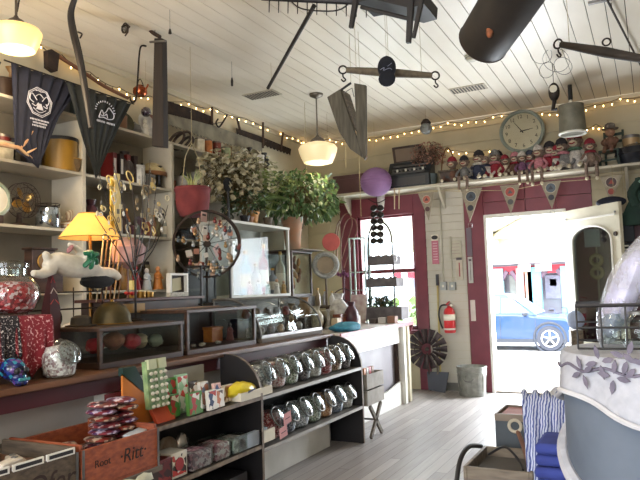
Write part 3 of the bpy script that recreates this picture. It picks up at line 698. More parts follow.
# painted skull
t = thing('painted_skull','small glossy blue skull painted with bright dots in front of the bandana box','skull',tuple(at(14,380,x=-2.60)),LEFT)
t.location.z = CT; bl = multi('skull_paint',[(20,30,80),(26,44,110),(18,22,50),(40,120,140),(24,36,92),(90,60,120)],60,.15,.05)
b = MB(); b.ell((0,.01,.075),(.055,.065,.052),20,14); b.ell((0,-.03,.04),(.038,.035,.03),14,10); b.build('cranium', bl, t)
b = MB(); b.ell((0,-.045,.018),(.034,.03,.018),14,8); b.build('jaw', bl, t)
for s in (-1,1):
    MB().ell((.022*s,-.05,.07),(.015,.014,.015),12,8).build('eye_socket', black, t)
b = MB()
for k in range(7): b.box((-.024+.008*k,-.069,.032),(.006,.008,.012))
b.build('teeth', mat('teal_teeth',(90,170,180),.3), t)
MB().prism([(-.006,-.066,.05),(.006,-.066,.05),(0,-.066,.062)],(0,.01,0)).build('nose_hole', black, t)
# tilted white candy jar (slanted round mouth)
def slant_jar(name, label, loc, fill, rz=LEFT, s=1.0, lidm=None, group=None):
    t = thing(name,label,'jar',loc,rz,group); gm = glass('jar_glass'); ax = Vector((0,-.86,.5)).normalized()
    MB().lathe([(0,0),(.062*s,0),(.078*s,.014*s),(.086*s,.06*s),(.086*s,.11*s),(.075*s,.155*s),(.045*s,.182*s),(0,.19*s)],26).build('body', gm, t)
    MB().lathe([(0,.004*s),(.058*s,.004*s),(.074*s,.016*s),(.081*s,.06*s),(.081*s,.11*s),(.062*s,.148*s),(0,.158*s)],20).build('sweets', fill, t)
    c = Vector((0,-.062*s,.115*s))
    MB().lathe([(.058*s,-.01*s),(.058*s,.020*s)],26,c,ax).build('neck', gm, t, solid=.002)
    MB().lathe([(0,.030*s),(.035*s,.029*s),(.055*s,.024*s),(.063*s,.016*s),(.060*s,.014*s)],26,c,ax).build('lid', lidm or glass('lid_glass',(205,210,210),.10,.15), t)
    MB().torus(c+ax*.018*s,.060*s,.0042*s,ax,26,6).build('lid_rim', steel, t)
    return t
whitec = multi('white_sweets',[(226,220,214),(190,180,178),(240,236,232),(150,120,120)],90)
p = at(62,368,x=-2.62); slant_jar('candy_jar','slanted glass jar of white sweets between the bandana box and the wooden case',(-2.64,p.y,CT),whitec,s=1.0)
# table lamp with yellow shade
p = at(90,238,x=-3.16)
t = thing('table_lamp','lit table lamp with a pleated yellow shade at the back of the counter','lamp',(-3.16,p.y,CT))
sh = mat('lit_yellow_shade',(236,190,84),.8,c2=(226,170,70),scale=20,emis=(255,196,100),es=.55)
zb = p.z-CT
prof = [(.168,0),(.066,.165)]
n = 40; b = MB(); vs=[]
for i in range(n):
    a = 2*PI*i/n; k = 1+.012*(i%2)
    vs += [(.190*k*math.cos(a),.190*k*math.sin(a),zb),(.07*k*math.cos(a),.07*k*math.sin(a),zb+.155)]
b._add(vs,[(2*i,2*((i+1)%n),2*((i+1)%n)+1,2*i+1) for i in range(n)]); b.build('shade', sh, t, solid=.002)
b = MB(); b.torus((0,0,zb),.191,.003,n=40,m=5); b.torus((0,0,zb+.155),.071,.003,n=30,m=5); b.build('shade_trim', gold, t)
MB().lathe([(0,0),(.07,0),(.075,.012),(.02,.03),(.018,.06),(.045,.10),(.05,.16),(.02,.22),(.01,.24),(.01,zb+.14),(0,zb+.14)],20).build('stand', mat('lamp_brass',(150,110,60),.35,.8), t)
MB().tube([(.03,-.03,zb+.02),(.03,-.03,zb-.06)],.001,4).build('pull_chain', gold, t)
LAMPS = [((-3.16,p.y,CT+zb+.05),(1,.62,.25),5,.04)]
# wire rack holding the plush animal
t = thing('wire_rack','black wire counter rack under the stretched plush animal','rack',(-2.95,2.5,CT),world=True)
b = MB(); y0_,y1_ = 2.26,2.54; X0,X1 = -3.28,-3.03
zz = at(60,292,x=X1).z
for yy in (y0_,(y0_+y1_)/2,y1_+.4):
    b.cyl((X1,yy,CT),(X1,yy,zz+.03),.004,n=6); b.cyl((X0,yy,CT),(X0,yy,zz+.03),.004,n=6); b.cyl((X0,yy,zz),(X1,yy,zz),.004,n=6)
for k in range(6): b.cyl((X0+(X1-X0)*k/5,y0_,zz),(X0+(X1-X0)*k/5,y1_+.4,zz),.004,n=6)
b.ell((X1+.005,y0_+.01,CT+.10),.02,10,8); b.cyl((X1,y0_,zz-.10),(X1,y1_+.4,zz-.10),.005,n=6); b.cyl((X1,y0_,CT+.05),(X1,y1_+.4,CT+.05),.005,n=6)
b.torus((X1+.01,y0_+.3,zz-.15),.06,.005,(1,0,0),20,5)
b.build('wire_frame', blackm, t, world=True)
p = at(85,325,x=-3.1)
tag(MB().bx(-3.27,-3.06,2.30,2.92,CT,CT+.08).build('box',black,bevel=.004),'low black box inside the wire rack','box')
def g_cloth_heap(t,w,h,m,d=.1):
    b = MB(); b.ell((0,0,h*.5),(w,d,h*.5),18,12,jit=.1); b.build('heap', m, t, sub=1)
put('folded_cloth','white folded cloth bundle stuffed in the wire rack','cloth',76,312,-3.13,g_cloth_heap,.10,.16,cloth_w,z=CT+.09)
put('folded_cloth','dark patterned cloth bundle beside the white one in the rack','cloth',103,312,-3.13,g_cloth_heap,.10,.13,mat('dark_print',(50,40,44),.9,c2=(110,90,90),scale=30),z=CT+.09)
# small red and black pyramid box
t = thing('pyramid_box','tall pointed box with red and white chevrons left of the plush animal','box',tuple(at(51,310,x=-2.98)),LEFT); t.location.z = CT
hh = at(51,262,x=-2.98).z-CT
MB()._add([(x*.7,y*.7,z) for x,y,z in [(-.05,-.05,0),(.05,-.05,0),(.05,.05,0),(-.05,.05,0),(-.05,-.05,hh*.55),(.05,-.05,hh*.55),(.05,.05,hh*.55),(-.05,.05,hh*.55),(0,0,hh)]],[(0,1,5,4),(1,2,6,5),(2,3,7,6),(3,0,4,7),(4,5,8),(5,6,8),(6,7,8),(7,4,8),(0,3,2,1)]).build('carton', M_('pyr_dark',(70,20,24),.5), t)
for k,c in enumerate(((190,60,50),(220,200,190),(150,30,34))):
    z = hh*(.62+.1*k); w = .035*(1-(z-hh*.55)/(hh*.45)); b = MB()
    b.tube([(-w,-w-.001,z-.01),(0,-w*.8,z+.02),(w,-w-.001,z-.01)],.004,4); b.build('chevron', M_('chev%d'%k,c), t)
# plush animal: long white body lying across the rack, forelegs stretched to the right
pw = mat('white_plush',(214,206,190),.95,c2=(196,186,168),scale=24,bump=.3,sheen=.3)
X = -2.98
def LP(px,py,x=X): return at(px,py,x=x)
c0 = LP(80,266)
t = thing('plush_animal','white stuffed animal with a green bow stretched out on the black wire rack','stuffed toy',tuple(c0),world=True)
def skinmesh(name, chains, m, parent, world=True, n=12, sub=1):
    b = MB()
    for pts, rs in chains:
        P_ = catmull(pts,5); R_ = []
        for i in range(len(rs)-1):
            for s in range(5): R_.append(rs[i]+(rs[i+1]-rs[i])*s/5)
        R_.append(rs[-1]); b.tube(P_,.01,n,rs=R_)
    o = b.build(name, m, parent, world=world)
    r = o.modifiers.new('remesh','REMESH'); r.mode = 'VOXEL'; r.voxel_size = .006; r.use_smooth_shade = True
    s = o.modifiers.new('smooth','SMOOTH'); s.iterations = 4
    return o
u = mpp(c0)
skinmesh('body', [([LP(46,268),LP(56,262),LP(70,266),LP(88,268),LP(98,273),LP(112,273),LP(119,278)],[.03,.056,.068,.062,.042,.030,.022]),
                  ([LP(52,268),LP(42,274),LP(33,273,X+.03)],[.04,.026,.018]),
                  ([LP(50,262),LP(46,255,X+.01),LP(44,252,X+.01)],[.03,.022,.012]),
                  ([LP(92,268),LP(88,258,X+.04),LP(92,252,X+.05)],[.04,.045,.02]),
                  ([LP(84,262),LP(78,250,X+.02),LP(68,244,X+.02)],[.03,.02,.012])], pw, t)
MB().ell(LP(70,249,X+.035),(.02,.03,.012),10,6,rot=(.9,0,0)).build('ear_lining', M_('pink_lining',(160,110,110),.9), t, world=True)
gb = mat('green_ribbon',(40,120,84),.5,c2=(26,90,62),scale=16)
b = MB(); kc = LP(89,259,X+.085)
for a,l in ((.5,.06),(2.6,.06),(-.6,.055),(3.9,.07),(1.6,.04),(-1.6,.06)):
    e = kc+Vector((.01,math.cos(a)*l,math.sin(a)*l)); b.tube(catmull([kc,(kc+e)/2+Vector((.025,0,.012)),e],4),.01,6,rs=[.006]+[.014]*7+[.006])
b.ell(kc,(.014,.014,.014),8,6); b.build('bow', gb, t, world=True)
MB().ell(LP(97,281),(.05,.13,.045),14,8,jit=.08).build('dark_belly', mat('black_plush',(24,22,24),.95), t, world=True)
# glove/umbrella bundle : dusty pink cloth parasol with ribs
t = thing('folded_parasol','folded dusty pink lace parasol leaning behind the plush animal','parasol',tuple(LP(128,300,-3.12)),LEFT); t.location.z=CT
zt_ = at(128,240,x=-3.12).z-CT
MB().lathe([(0,zt_-.20),(.10,zt_-.15),(.12,zt_-.05),(.08,zt_),(.02,zt_+.02),(0,zt_+.02)],9).build('canopy', mat('dusty_pink',(150,112,112),.85,c2=(190,160,156),scale=10,bump=.3), t)
MB().cyl((0,0,0),(0,0,zt_-.1),.008).build('shaft', woodm, t); MB().lathe([(0,0),(.06,0),(.08,.26),(.075,.26),(.055,.01),(0,.01)],16).build('stand_pot', black, t)
for k in range(6):
    px = 99+k*4.2; e0 = LP(px-3,262+k,-3.08); e1 = LP(px+5,236+k*1.5,-3.10)
    tag(MB().cyl(e0-Vector((0,0,.25)),e1,.004,.006,n=6).build('walking_stick',M_('stick%d'%(k%2),((196,176,140),(120,90,60))[k%2],.6)),'thin wooden stick fanned out of the bundle behind the plush animal','stick','thin sticks behind the plush animal')
# metal bowl dome
p = at(112,328,x=-2.95)
t = thing('metal_dome','large dull brass bowl turned on its rim beside the wire rack','bowl',(-2.94,at(112,328,x=-2.94).y,1.136))
b = MB(); b.lathe([(0,.135),(.045,.128),(.085,.10),(.108,.06),(.116,.01),(.122,0),(.118,0)],28); b.build('bowl', mat('dull_brass',(104,92,58),.35,.7,c2=(70,62,44),scale=8), t, solid=.003)
MB().torus((0,0,.003),.120,.004).build('rim', brass, t); MB().ell((0,0,.137),.012,10,6).build('boss', brass, t)
t = put('felt_hat','flat grey brown felt hat on the left end of the small wooden case','hat',81,328,-2.95,lambda t:(MB().lathe([(0,.0),(.085,0),(.09,.006),(.06,.01),(.055,.05),(.03,.062),(0,.058)],24).build('hat_body',mat('felt',(70,62,52),.95),t),MB().lathe([(.056,.012),(.057,.026)],24).build('band',black,t,solid=.002)),z=1.136)
# stacked second row: long wooden box behind
t = thing('wooden_box','long flat wooden box with a pale drawer strip, behind the brass bowl','box',(-3.14,3.2,CT),world=True)
MB().bx(-3.26,-3.04,2.98,3.9,CT,1.265).build('body', mat('old_brown',(66,46,36),.5,c2=(44,32,26),scale=5), t, world=True, bevel=.004)
MB().bx(-3.275,-3.02,2.94,3.95,1.265,1.285).build('lid', mat('reddish_wood',(84,50,40),.5), t, world=True, bevel=.003)
MB().bx(-3.04,-3.034,3.05,3.32,1.19,1.25).build('drawer_strip', mat('pale_yellow_wood',(176,140,80),.5), t, world=True)
# small things on top of it
Z2 = 1.286
put('poinsettia_ornament','small red flower ornament on the long flat box','ornament',131,312,-3.12,lambda t:[MB().ell((.025*math.cos(a),.025*math.sin(a)-.0,.03),(.022,.012,.012),8,5,rot=(0,-.4,a)).build('petal',redbright,t) for a in [k*PI/3 for k in range(6)]]+[MB().lathe([(0,0),(.02,0),(.024,.025),(0,.025)],12).build('pot',gold,t)],z=Z2)
for px,l,h in ((141,'small brass candle holder, nearer the red flower ornament',.06),(149,'second small brass candle holder on the long flat box',.055)):
    put('candle_holder',l,'candle holder',px,308,-3.12,lambda t:(MB().lathe([(0,0),(.03,0),(.034,h*.7),(.03,h*.7),(.026,.004),(0,.004)],16).build('cup',brass,t),MB().lathe([(0,.01),(.02,.01),(.02,h*.8),(0,h*.9)],12).build('candle',M_('cream_wax',(240,220,170),.5),t)),z=Z2)
t = put('framed_box','small white framed box with torn paper inside, on the long wooden box','frame',180,307,-3.10,lambda t:(MB().bx(-.10,.10,-.0,.04,0,.03).build('bottom_rail',mat('speckled_white',(206,202,190),.6,c2=(150,146,130),scale=60),t),MB().bx(-.10,-.085,0,.04,.03,.155).build('stile',white,t),MB().bx(.085,.10,0,.04,.03,.155).build('stile',white,t),MB().bx(-.10,.10,0,.04,.155,.17).build('top_rail',white,t),MB().bx(-.085,.085,.03,.035,.03,.155).build('backing',M_('dark_backing',(46,36,30),.7),t),MB().prism([(-.055,.024,.035),(.05,.024,.05),(.045,.024,.14),(-.05,.024,.13)],(0,.004,0)).build('torn_paper',mat('old_paper',(190,182,150),.8),t)),z=Z2)
# ---- contents of the cases
for i,(yy,xx,r,m,l) in enumerate(((2.64,-2.78,.05,M_('red_felt',(150,30,40),.8),'round red pincushion in the small wooden case, nearest its end'),
    (2.76,-2.76,.06,mat('tan_ball',(150,100,70),.7,c2=(100,50,40),scale=20),'brownish ball of yarn in the small wooden case'),
    (2.88,-2.74,.052,M_('red_felt',(150,30,40)),'red ball of yarn in the middle of the small wooden case'),
    (2.98,-2.77,.05,mat('cream_yarn',(190,180,150),.9),'cream ball of yarn in the small wooden case'),
    (3.10,-2.75,.045,mat('grey_green',(120,130,110),.6),'grey green bundle at the far end of the small wooden case'))):
    blob('yarn_ball',l,'ball',(xx,yy,CT+.034+r*.85),(r,r,r*.85),m)
b = MB(); b.box((-2.90,2.86,CT+.13),(.003,.09,.09),(0,.15,0)); tag(b.build('photo_card',paper),'white photo card standing in the small wooden case','card')
put('orange_box','orange gift box with gold print inside the middle glass case','box',213,334,-2.90,g_box,.13,.08,.11,mat('orange_gift',(210,130,50),.5,c2=(180,96,34),scale=20),z=.946)
put('blue_tin','dark blue box at the far end of the middle glass case','box',240,332,-2.92,g_box,.16,.06,.15,M_('deep_blue',(24,50,84),.3),z=.946)
put('toy_bear','small dark toy figure inside the middle glass case','figurine',230,336,-2.84,g_figurine,.14,M_('dk_toy',(110,60,56),.7),M_('dk_toy2',(90,88,90),.6),z=.946)
for i,px in enumerate((185,193,202,218)):
    put('white_ornament','cluster of small white beads and pebbles on the floor of the middle glass case','ornament',px,343,-2.74,lambda t:MB().ell((0,0,.012),(.028,.02,.012),10,6,jit=.2).build('bead_heap',mat('white_beads',(224,216,200),.4,c2=(120,110,90),scale=70),t),z=.946,group='white bead heaps in the middle glass case')
# curved case goods
bags = [(196,190,180),(150,60,70),(170,160,150),(120,110,100),(180,176,186),(90,70,60),(206,180,150),(130,140,150)]
for i in range(12):
    yy = 4.22+.078*i; lv = i%2
    put('sweet_bag',('small packet of sweets on the floor of the curved glass case','small packet of sweets on the inner shelf of the curved glass case')[lv],'packet',0,0,-2.85,lambda t:(MB().ell((0,0,.04),(.045,.03,.04),12,8,jit=.12).build('bag',mat('bag%d'%(i%8),bags[i%8],.35,c2=tuple(int(v*.6) for v in bags[i%8]),scale=40),t)),y=None,z=(CT+.036,CT+.177)[lv],group=('packets on the floor of the curved case','packets on the inner shelf of the curved case')[lv])
    COL.objects[-1].parent.location = (-2.80 if not lv else -2.88, yy, (CT+.036,CT+.177)[lv])
# tall cabinet contents
zc = 1.236+.04
for i,(px,h,c,l) in enumerate(((246,.42,(176,206,226),'tall pale blue glass bottle at the near end of the white framed cabinet'),(256,.30,(180,170,160),'grey white figurine in the white framed cabinet'),(264,.50,(160,40,44),'tall red bottle in the middle of the white framed cabinet'),(273,.26,(150,160,170),'short silver bottle in the white framed cabinet'),(281,.44,(210,206,190),'cream tall bottle at the far end of the white framed cabinet'))):
    put('bottle',l,'bottle',px,290,-3.46,g_bottle,.05,h,M_('cb%d'%i,c,.25,c2=tuple(int(v*.75) for v in c)),paper,gold,z=zc)
for i,px in enumerate((250,259,268,277,284)):
    put('figurine',('small pink figurine','small silver figurine','small green figurine','small white figurine','small gold figurine')[i]+' on the floor of the white framed cabinet','figurine',px,294,-3.38,g_figurine,.14+.02*(i%2),M_('cf%d'%i,((200,150,150),(180,184,190),(90,120,96),(226,222,214),(190,150,90))[i],.4),skin,z=zc)
put('dried_flowers','orange dried flowers in a white cup in the small dark glass box','flowers',217,290,-3.18,lambda t:[MB().lathe([(0,0),(.025,0),(.035,.06),(0,.06)],14).build('cup',white,t)]+[MB().ell((rnd.uniform(-.05,.05),rnd.uniform(-.03,.03),.10+rnd.uniform(-.02,.03)),(.022,.018,.014),8,5).build('bloom',mat('orange_bloom',(196,120,60),.8),t) for k in range(9)],z=1.237-.318+.0)
put('spice_bundle','bundle of orange and brown dried husks in the narrow dark cabinet','bundle',296,286,-3.48,lambda t:[MB().ell((rnd.uniform(-.08,.08),rnd.uniform(-.05,.05),.06+.035*k),(.03,.02,.05),8,6,rot=(rnd.uniform(-.6,.6),rnd.uniform(-.6,.6),0)).build('husk',mat('husk%d'%(k%2),((200,150,90),(130,80,50))[k%2],.8),t) for k in range(10)],z=1.27)
# ================================================================ JEWELLERY WHEEL
wc0 = at(207,244,x=-3.14); R0 = 32*mpp(wc0)
t = thing('jewellery_display','dark iron wheel rim on a stand, hung all over with jewellery','wheel',tuple(wc0),.80)
MB().lathe([(R0,-.03),(R0+.016,-.03),(R0+.016,.03),(R0,.03),(R0,-.03)],48,(0,0,0),(0,1,0)).build('rim', rust, t)
h_ = MB(); h_.cyl((0,-.025,0),(0,.025,0),.028,n=14); h_.build('hub', blackm, t)
for k in range(10):
    a = 2*PI*k/10+.2; MB().cyl((.02*math.cos(a),0,.02*math.sin(a)),(R0*math.cos(a),0,R0*math.sin(a)),.003,n=5).build('spoke', rust, t)
zb_ = (CT+.32-.02)-wc0.z
MB().cyl((0,.03,0),(0,.03,zb_+.01),.010,n=8).build('stand_post', blackm, t); MB().lathe([(0,zb_),(.09,zb_),(.09,zb_+.012),(0,zb_+.02)],20,(0,.03,0)).build('stand_base', blackm, t)
MW = Matrix.Translation(wc0) @ Matrix.Rotation(.80,4,'Z')
jc = [(200,196,186),(150,120,80),(120,60,56),(160,166,170),(80,90,96),(190,160,130)]
for k in range(64):
    a = rnd.uniform(0,2*PI); rr = R0*math.sqrt(rnd.uniform(.05,.95)); l = MW @ Vector((rr*math.cos(a),-.026-.012*(k%3),rr*math.sin(a)))
    card = k%5 == 0; w_ = rnd.uniform(.024,.036); h_ = w_*1.5
    o = thing('jewellery_card' if card else 'earring', ('pale card of earrings hung inside the iron wheel' if card else 'beaded drop earring hung inside the iron wheel'),'card' if card else 'earring',tuple(l),.80,'earring cards on the iron wheel' if card else 'drop earrings on the iron wheel')
    if card: MB().box((0,0,-h_/2),(w_*1.4,.002,h_),(0,rnd.uniform(-.4,.4),0)).build('card',M_('jcard%d'%((k//5)%3),((190,160,140),(206,200,190),(170,120,100))[(k//5)%3],.7),o)
    else:
        m_ = M_('jewel%d'%(k%6),jc[k%6],.25,metal=.5); MB().tube([(0,0,0),(0,0,-.02)],.0012,4).build('hook',steel,o)
        e = MB(); e.ell((0,0,-.03),(.011,.006,.013),8,6); e.ell((0,0,-.055),(.016,.006,.018),8,6); e.build('bead',m_,o)
for k,(px,py,w,h,rot) in enumerate(((204,217,12,10,.05),(205,230,9,9,0),(217,250,13,10,-.6),(225,236,9,11,-.5))):
    q = at(px,py,x=-3.10); m = mpp(q)
    o = thing('price_tag','large pink and white tag tied to the iron wheel','tag',tuple(q),LEFT,'large tags on the iron wheel')
    MB().box((0,0,0),(w*m*.8,.002,h*m),(0,rot,0)).build('card',M_('tag_pink%d'%(k%2),((206,170,160),(226,222,214))[k%2],.8),o); MB().box((0,-.002,h*m*.2),(w*m*.5,.001,h*m*.2),(0,rot,0)).build('print',M_('tag_print',(60,50,50),.6),o)
# ================================================================ JEWELLERY TREE (wire branches, yellow and white pieces)
q = at(135,245,x=-3.02)
t = thing('jewellery_tree','branching black wire stand hung with yellow and white necklaces left of the iron wheel','jewellery stand',(-3.02,q.y,1.137))
zt_ = at(135,165,x=-3.02).z-1.137
MB().lathe([(0,0),(.06,0),(.06,.01),(.008,.02),(.006,zt_*.6),(0,zt_*.6)],12).build('post', blackm, t)
tips = []
for k,(px,py) in enumerate(((98,172),(113,162),(128,158),(142,168),(156,188),(168,205),(150,160),(160,224),(104,195),(95,215))):
    e = at(px,py,x=-3.0+.06*math.sin(k*2.1)) - Vector(t.location); b0 = Vector((0,0,zt_*(.25+.05*(k%4))))
    pts = catmull([b0,(b0*.5+e*.5)+Vector((.03,0,-.05)),e],5); MB().tube(pts,.0035,5,rs=[.005-.003*i/10 for i in range(11)]).build('branch', blackm, t); tips.append(e+Vector(t.location))
ycol = [(226,200,130),(226,222,210),(150,130,96),(110,104,96),(226,214,180)]
for k in range(64):
    px,py = rnd.uniform(97,168), rnd.uniform(176,238)
    q = at(px,py,x=-2.99+rnd.uniform(-.06,.04)); kind = k%4
    m = M_('yj%d'%(k%5),ycol[k%5],.3,metal=.2)
    if kind == 0:
        o = thing('necklace','looped pale bead necklace hanging from the black wire tree','necklace',tuple(q),LEFT+rnd.uniform(-.5,.5),'necklaces on the wire tree')
        r = rnd.uniform(.018,.035); MB().torus((0,0,0),r*.7,.0045,(0,1,0),16,5,ry=r*1.2).build('beads',m,o); MB().ell((0,0,-r*1.2),(.01,.005,.014),8,6).build('pendant',m,o)
    else:
        o = thing('pendant','small pale pendant hanging from the black wire tree','pendant',tuple(q),LEFT+rnd.uniform(-.5,.5),'pendants on the wire tree')
        if kind == 1: MB().torus((0,0,0),rnd.uniform(.010,.02),.004,(0,1,0),14,5).build('ring',m,o)
        elif kind == 2: MB().ell((0,0,-.01),(.010,.005,.018),8,6).build('drop',m,o)
        else: MB().box((0,0,0),(.022,.002,.03)).build('charm',m,o)
        MB().cyl((0,0,.01),(0,0,.035),.001,n=4).build('loop',steel,o)
q = at(115,200,x=-3.1)
for k,(px,py) in enumerate(((114,205),(118,202))):
    q = at(px,py,x=-3.12+.01*k); o = thing('silk_scarf',('bright yellow scarf hanging behind the wire tree','pale gold scarf hanging beside the yellow one')[k],'scarf',tuple(q),LEFT)
    MB().prism([(-.022,0,.19),(.02,0,.19),(.03,.0,-.19),(-.03,.0,-.19)],(0,.012,0)).build('cloth',mat('scarf%d'%k,((226,190,80),(236,216,150))[k],.7,c2=((200,160,60),(210,186,120))[k],scale=12,stretch=(10,1,1),bump=.4),o)
# string of bulbs / white cloth by lower tree
put('knitted_hat','white knitted bundle by the white post below the wire tree','cloth',150,215,-3.3,lambda t:[MB().ell((0,0,.05),(.09,.06,.05),14,8,jit=.1).build('cloth',cloth_w,t,sub=1)],z=S[2]-.0+.001-.0)
COL.objects[-1].parent.location.x = SX-.12
# ================================================================ RED CLOTH SACK, black brush
q = at(193,217,x=-3.35)
t = thing('cloth_sack','dusty red cloth sack with a rolled rim hanging above the iron wheel','sack',tuple(q),LEFT)
m = mpp(q); r = 17*m
rc_ = mat('dusty_red_cloth',(128,58,58),.95,c2=(96,40,42),scale=8,bump=.3)
MB().lathe([(0,0),(r*.75,.005),(r*.95,.07),(r*1.02,.16),(r*1.0,.20),(r*1.1,.225),(r*1.05,.245),(r*.9,.235),(r*.85,.18)],18).build('sack', rc_, t, sub=0)
MB().tube([(-r,0,.23),(-r*.6,0,.5),(0,0,.62)],.003,5).build('cord', rope, t); MB().tube([(r,0,.23),(r*.6,0,.5),(0,0,.62)],.003,5).build('cord', rope, t)
MB().tube([(0,0,.62),(0,0,CZ-q.z)],.002,4).build('cord', rope, t)
b = MB()
for k in range(16):
    a = k*2.4; rr = r*.5; b.tube([(0.02*math.cos(a),.02*math.sin(a),.18),(rr*.5*math.cos(a),rr*.5*math.sin(a),.30),(rr*1.2*math.cos(a),rr*1.2*math.sin(a),.33+.02*(k%4))],.006,4,rs=[.006,.006,.001])
pl = b.build('plant', mat('spiky_green',(120,136,80),.6,c2=(180,176,110),scale=8), None); pl.location = q; pl.rotation_euler[2] = LEFT; tag(pl,'spiky yellow green air plant growing out of the red cloth sack','plant'); pl.name = 'air_plant'
put('round_brush','dark round bristle brush standing handle down beside the red sack','brush',219,205,-3.38,lambda t:(MB().ell((0,0,.03),(.055,.035,.065),16,10,jit=.06).build('bristles',mat('bristle',(24,26,28),.95,bump=.5,scale=80),t),MB().cyl((0,0,-.03),(0,0,1.958-at(219,186,x=-3.38).z),.010,.014).build('handle',black,t)))
COL.objects[-1].parent.location.z = at(219,186,x=-3.38).z; COL.objects[-1].parent.location.y = 4.79
# ================================================================ PLANTS ON THE TALL CABINETS
def leaf_plant(root, name, m, n, spread, leaf, up=.6, droop=.3, stem=None, c=(0,0,0), seed=1, width=.3):
    r = random.Random(seed); b = MB(); s = MB(); c = Vector(c)
    for i in range(n):
        a = r.uniform(0,2*PI); k = math.sqrt(r.uniform(.03,1)); el = r.uniform(-.5,1)
        tip = c + Vector((spread[0]*k*math.cos(a), spread[1]*k*math.sin(a), spread[2]*el*math.sqrt(max(0,1-k*k*.6))))
        mid = c*.5+tip*.5+Vector((0,0,up*.1))
        if stem and i%4 == 0: s.tube(catmull([c-Vector((0,0,spread[2]*.8)),mid,tip],3),.003,4)
        L_ = leaf*r.uniform(.5,1.25); d = (tip-c).normalized()*.45+Vector((r.uniform(-1,1),r.uniform(-1,1),r.uniform(-.8,.8)))*.6; d.z -= droop*r.uniform(.2,1.2)
        d = d.normalized(); sd = d.cross(Vector((r.uniform(-1,1),r.uniform(-1,1),1))).normalized()*L_*width
        nn = sd.cross(d).normalized()*L_*.08
        b._add([tip, tip+d*L_*.35+sd+nn, tip+d*L_*.75+sd*.6+nn*.5, tip+d*L_, tip+d*L_*.75-sd*.6+nn*.5, tip+d*L_*.35-sd+nn],[(0,1,5),(1,2,4,5),(2,3,4)])
    if stem: s.build('stem', stem, root)
    b.build(name, m, root, flat=True)
def pot(t, r, h, m):
    MB().lathe([(0,0),(r*.68,0),(r*.92,h*.82),(r,h*.82),(r*1.02,h),(r*.92,h),(r*.85,h*.84),(0,h*.84)],24).build('pot', m, t)
terra = mat('terracotta',(176,120,84),.8,c2=(150,130,110),scale=7,bump=.1); och = mat('ochre_pot',(206,146,70),.6,c2=(180,120,50),scale=8)
stemm = M_('stem_brown',(96,84,50),.8)
leafd = mat('leaf_dark',(52,80,44),.5,c2=(84,112,60),scale=20); leafb = mat('leaf_bright',(96,122,66),.5,c2=(134,150,90),scale=16)
dryf = mat('dried_grey',(138,130,100),.9,c2=(176,168,140),scale=14)
zt = 1.957
q = at(279,224,x=-3.5)
t = thing('potted_plant','broad leafed plant in an ochre pot on the tall white cabinet','potted plant',(-3.5,5.35,zt)); pot(t,.085,.14,och)
for k in range(9):   # long broad fronds
    a = -.9+.35*k; L_ = .42; d = Vector((math.cos(a)*.6+.25, math.sin(a), 0)); pts=[]
    b = MB(); vs=[]
    for i in range(8):
        u = i/7; p_ = Vector((0,0,.13))+d*L_*u+Vector((0,0,.42*u-.30*u*u+.02*k%3*.1)); w = .055*math.sin(PI*min(1,u*.93+.05)); sd = d.cross(Vector((0,0,1))).normalized()*w
        vs += [p_-sd, p_+Vector((0,0,-.012)), p_+sd]
    b._add(vs,[(3*i+j,3*i+j+1,3*i+j+4,3*i+j+3) for i in range(7) for j in range(2)]); b.build('frond', mat('frond_green',(110,130,66),.5,c2=(84,104,50),scale=30,stretch=(1,6,1)), t, solid=.001)
t = thing('dried_bouquet','big bunch of grey brown dried flowers in a glass vase on the tall cabinet','dried flowers',(-3.52,4.98,zt)); MB().lathe([(0,0),(.05,0),(.06,.05),(.035,.10),(.045,.14)],18).build('vase', glass('vase_glass',(200,206,200),.25), t, solid=.002)
leaf_plant(t,'dried_heads',dryf,900,(.28,.34,.34),.05,stem=stemm,c=(.02,.02,.38),seed=3,width=.5,droop=.6)
t = thing('potted_plant','dark small leafed plant between the dried bouquet and the ochre pot','potted plant',(-3.42,5.12,zt)); pot(t,.05,.07,black)
leaf_plant(t,'leaves',mat('leaf_blackish',(44,60,40),.5,c2=(66,90,50),scale=14),420,(.2,.22,.17),.05,stem=stemm,c=(0,0,.18),seed=5)
t = thing('potted_plant','bushy flowering plant with pale blossoms on the tall white cabinet','potted plant',(-3.44,5.22,zt)); pot(t,.05,.07,terra)
leaf_plant(t,'blossoms',mat('pale_blossom',(196,190,160),.8,c2=(150,150,110),scale=20),520,(.24,.32,.26),.036,stem=stemm,c=(0,.06,.42),seed=8,width=.6)
t = thing('potted_plant','large glossy green plant spilling over the clay pot beneath the far lamp','potted plant',(-3.42,6.03,1.732)); pot(t,.115,.35,terra)
leaf_plant(t,'leaves',leafd,1000,(.36,.55,.36),.085,stem=stemm,c=(.05,.12,.52),seed=11,droop=1.0,width=.24)
leaf_plant(t,'young_leaves',leafb,380,(.36,.55,.36),.08,c=(.07,.12,.52),seed=12,droop=1.0,width=.22)
t = thing('potted_plant','feathery palm like plant at the top of the greenery beside the far lamp','potted plant',(-3.40,5.50,zt)); pot(t,.05,.08,woodg)
b = MB(); rr = random.Random(4)
for k in range(11):
    a = rr.uniform(-1.6,2.2); L_ = rr.uniform(.35,.5); d = Vector((.35*math.cos(a)+.1,math.sin(a)*.95,0))
    sp_ = [Vector((0,0,.08))+d*L_*u+Vector((0,0,.85*u-.42*u*u)) for u in [i/9 for i in range(10)]]
    b.tube(sp_,.003,4)
    for i in range(1,10):
        for s_ in (-1,1):
            e = sp_[i]+d.cross(Vector((0,0,1))).normalized()*s_*.10*(1-.06*i)+d*.05-Vector((0,0,.02)); w = Vector((0,0,.006))+d*.008
            b._add([sp_[i]-w,e,sp_[i]+w],[(0,1,2)])
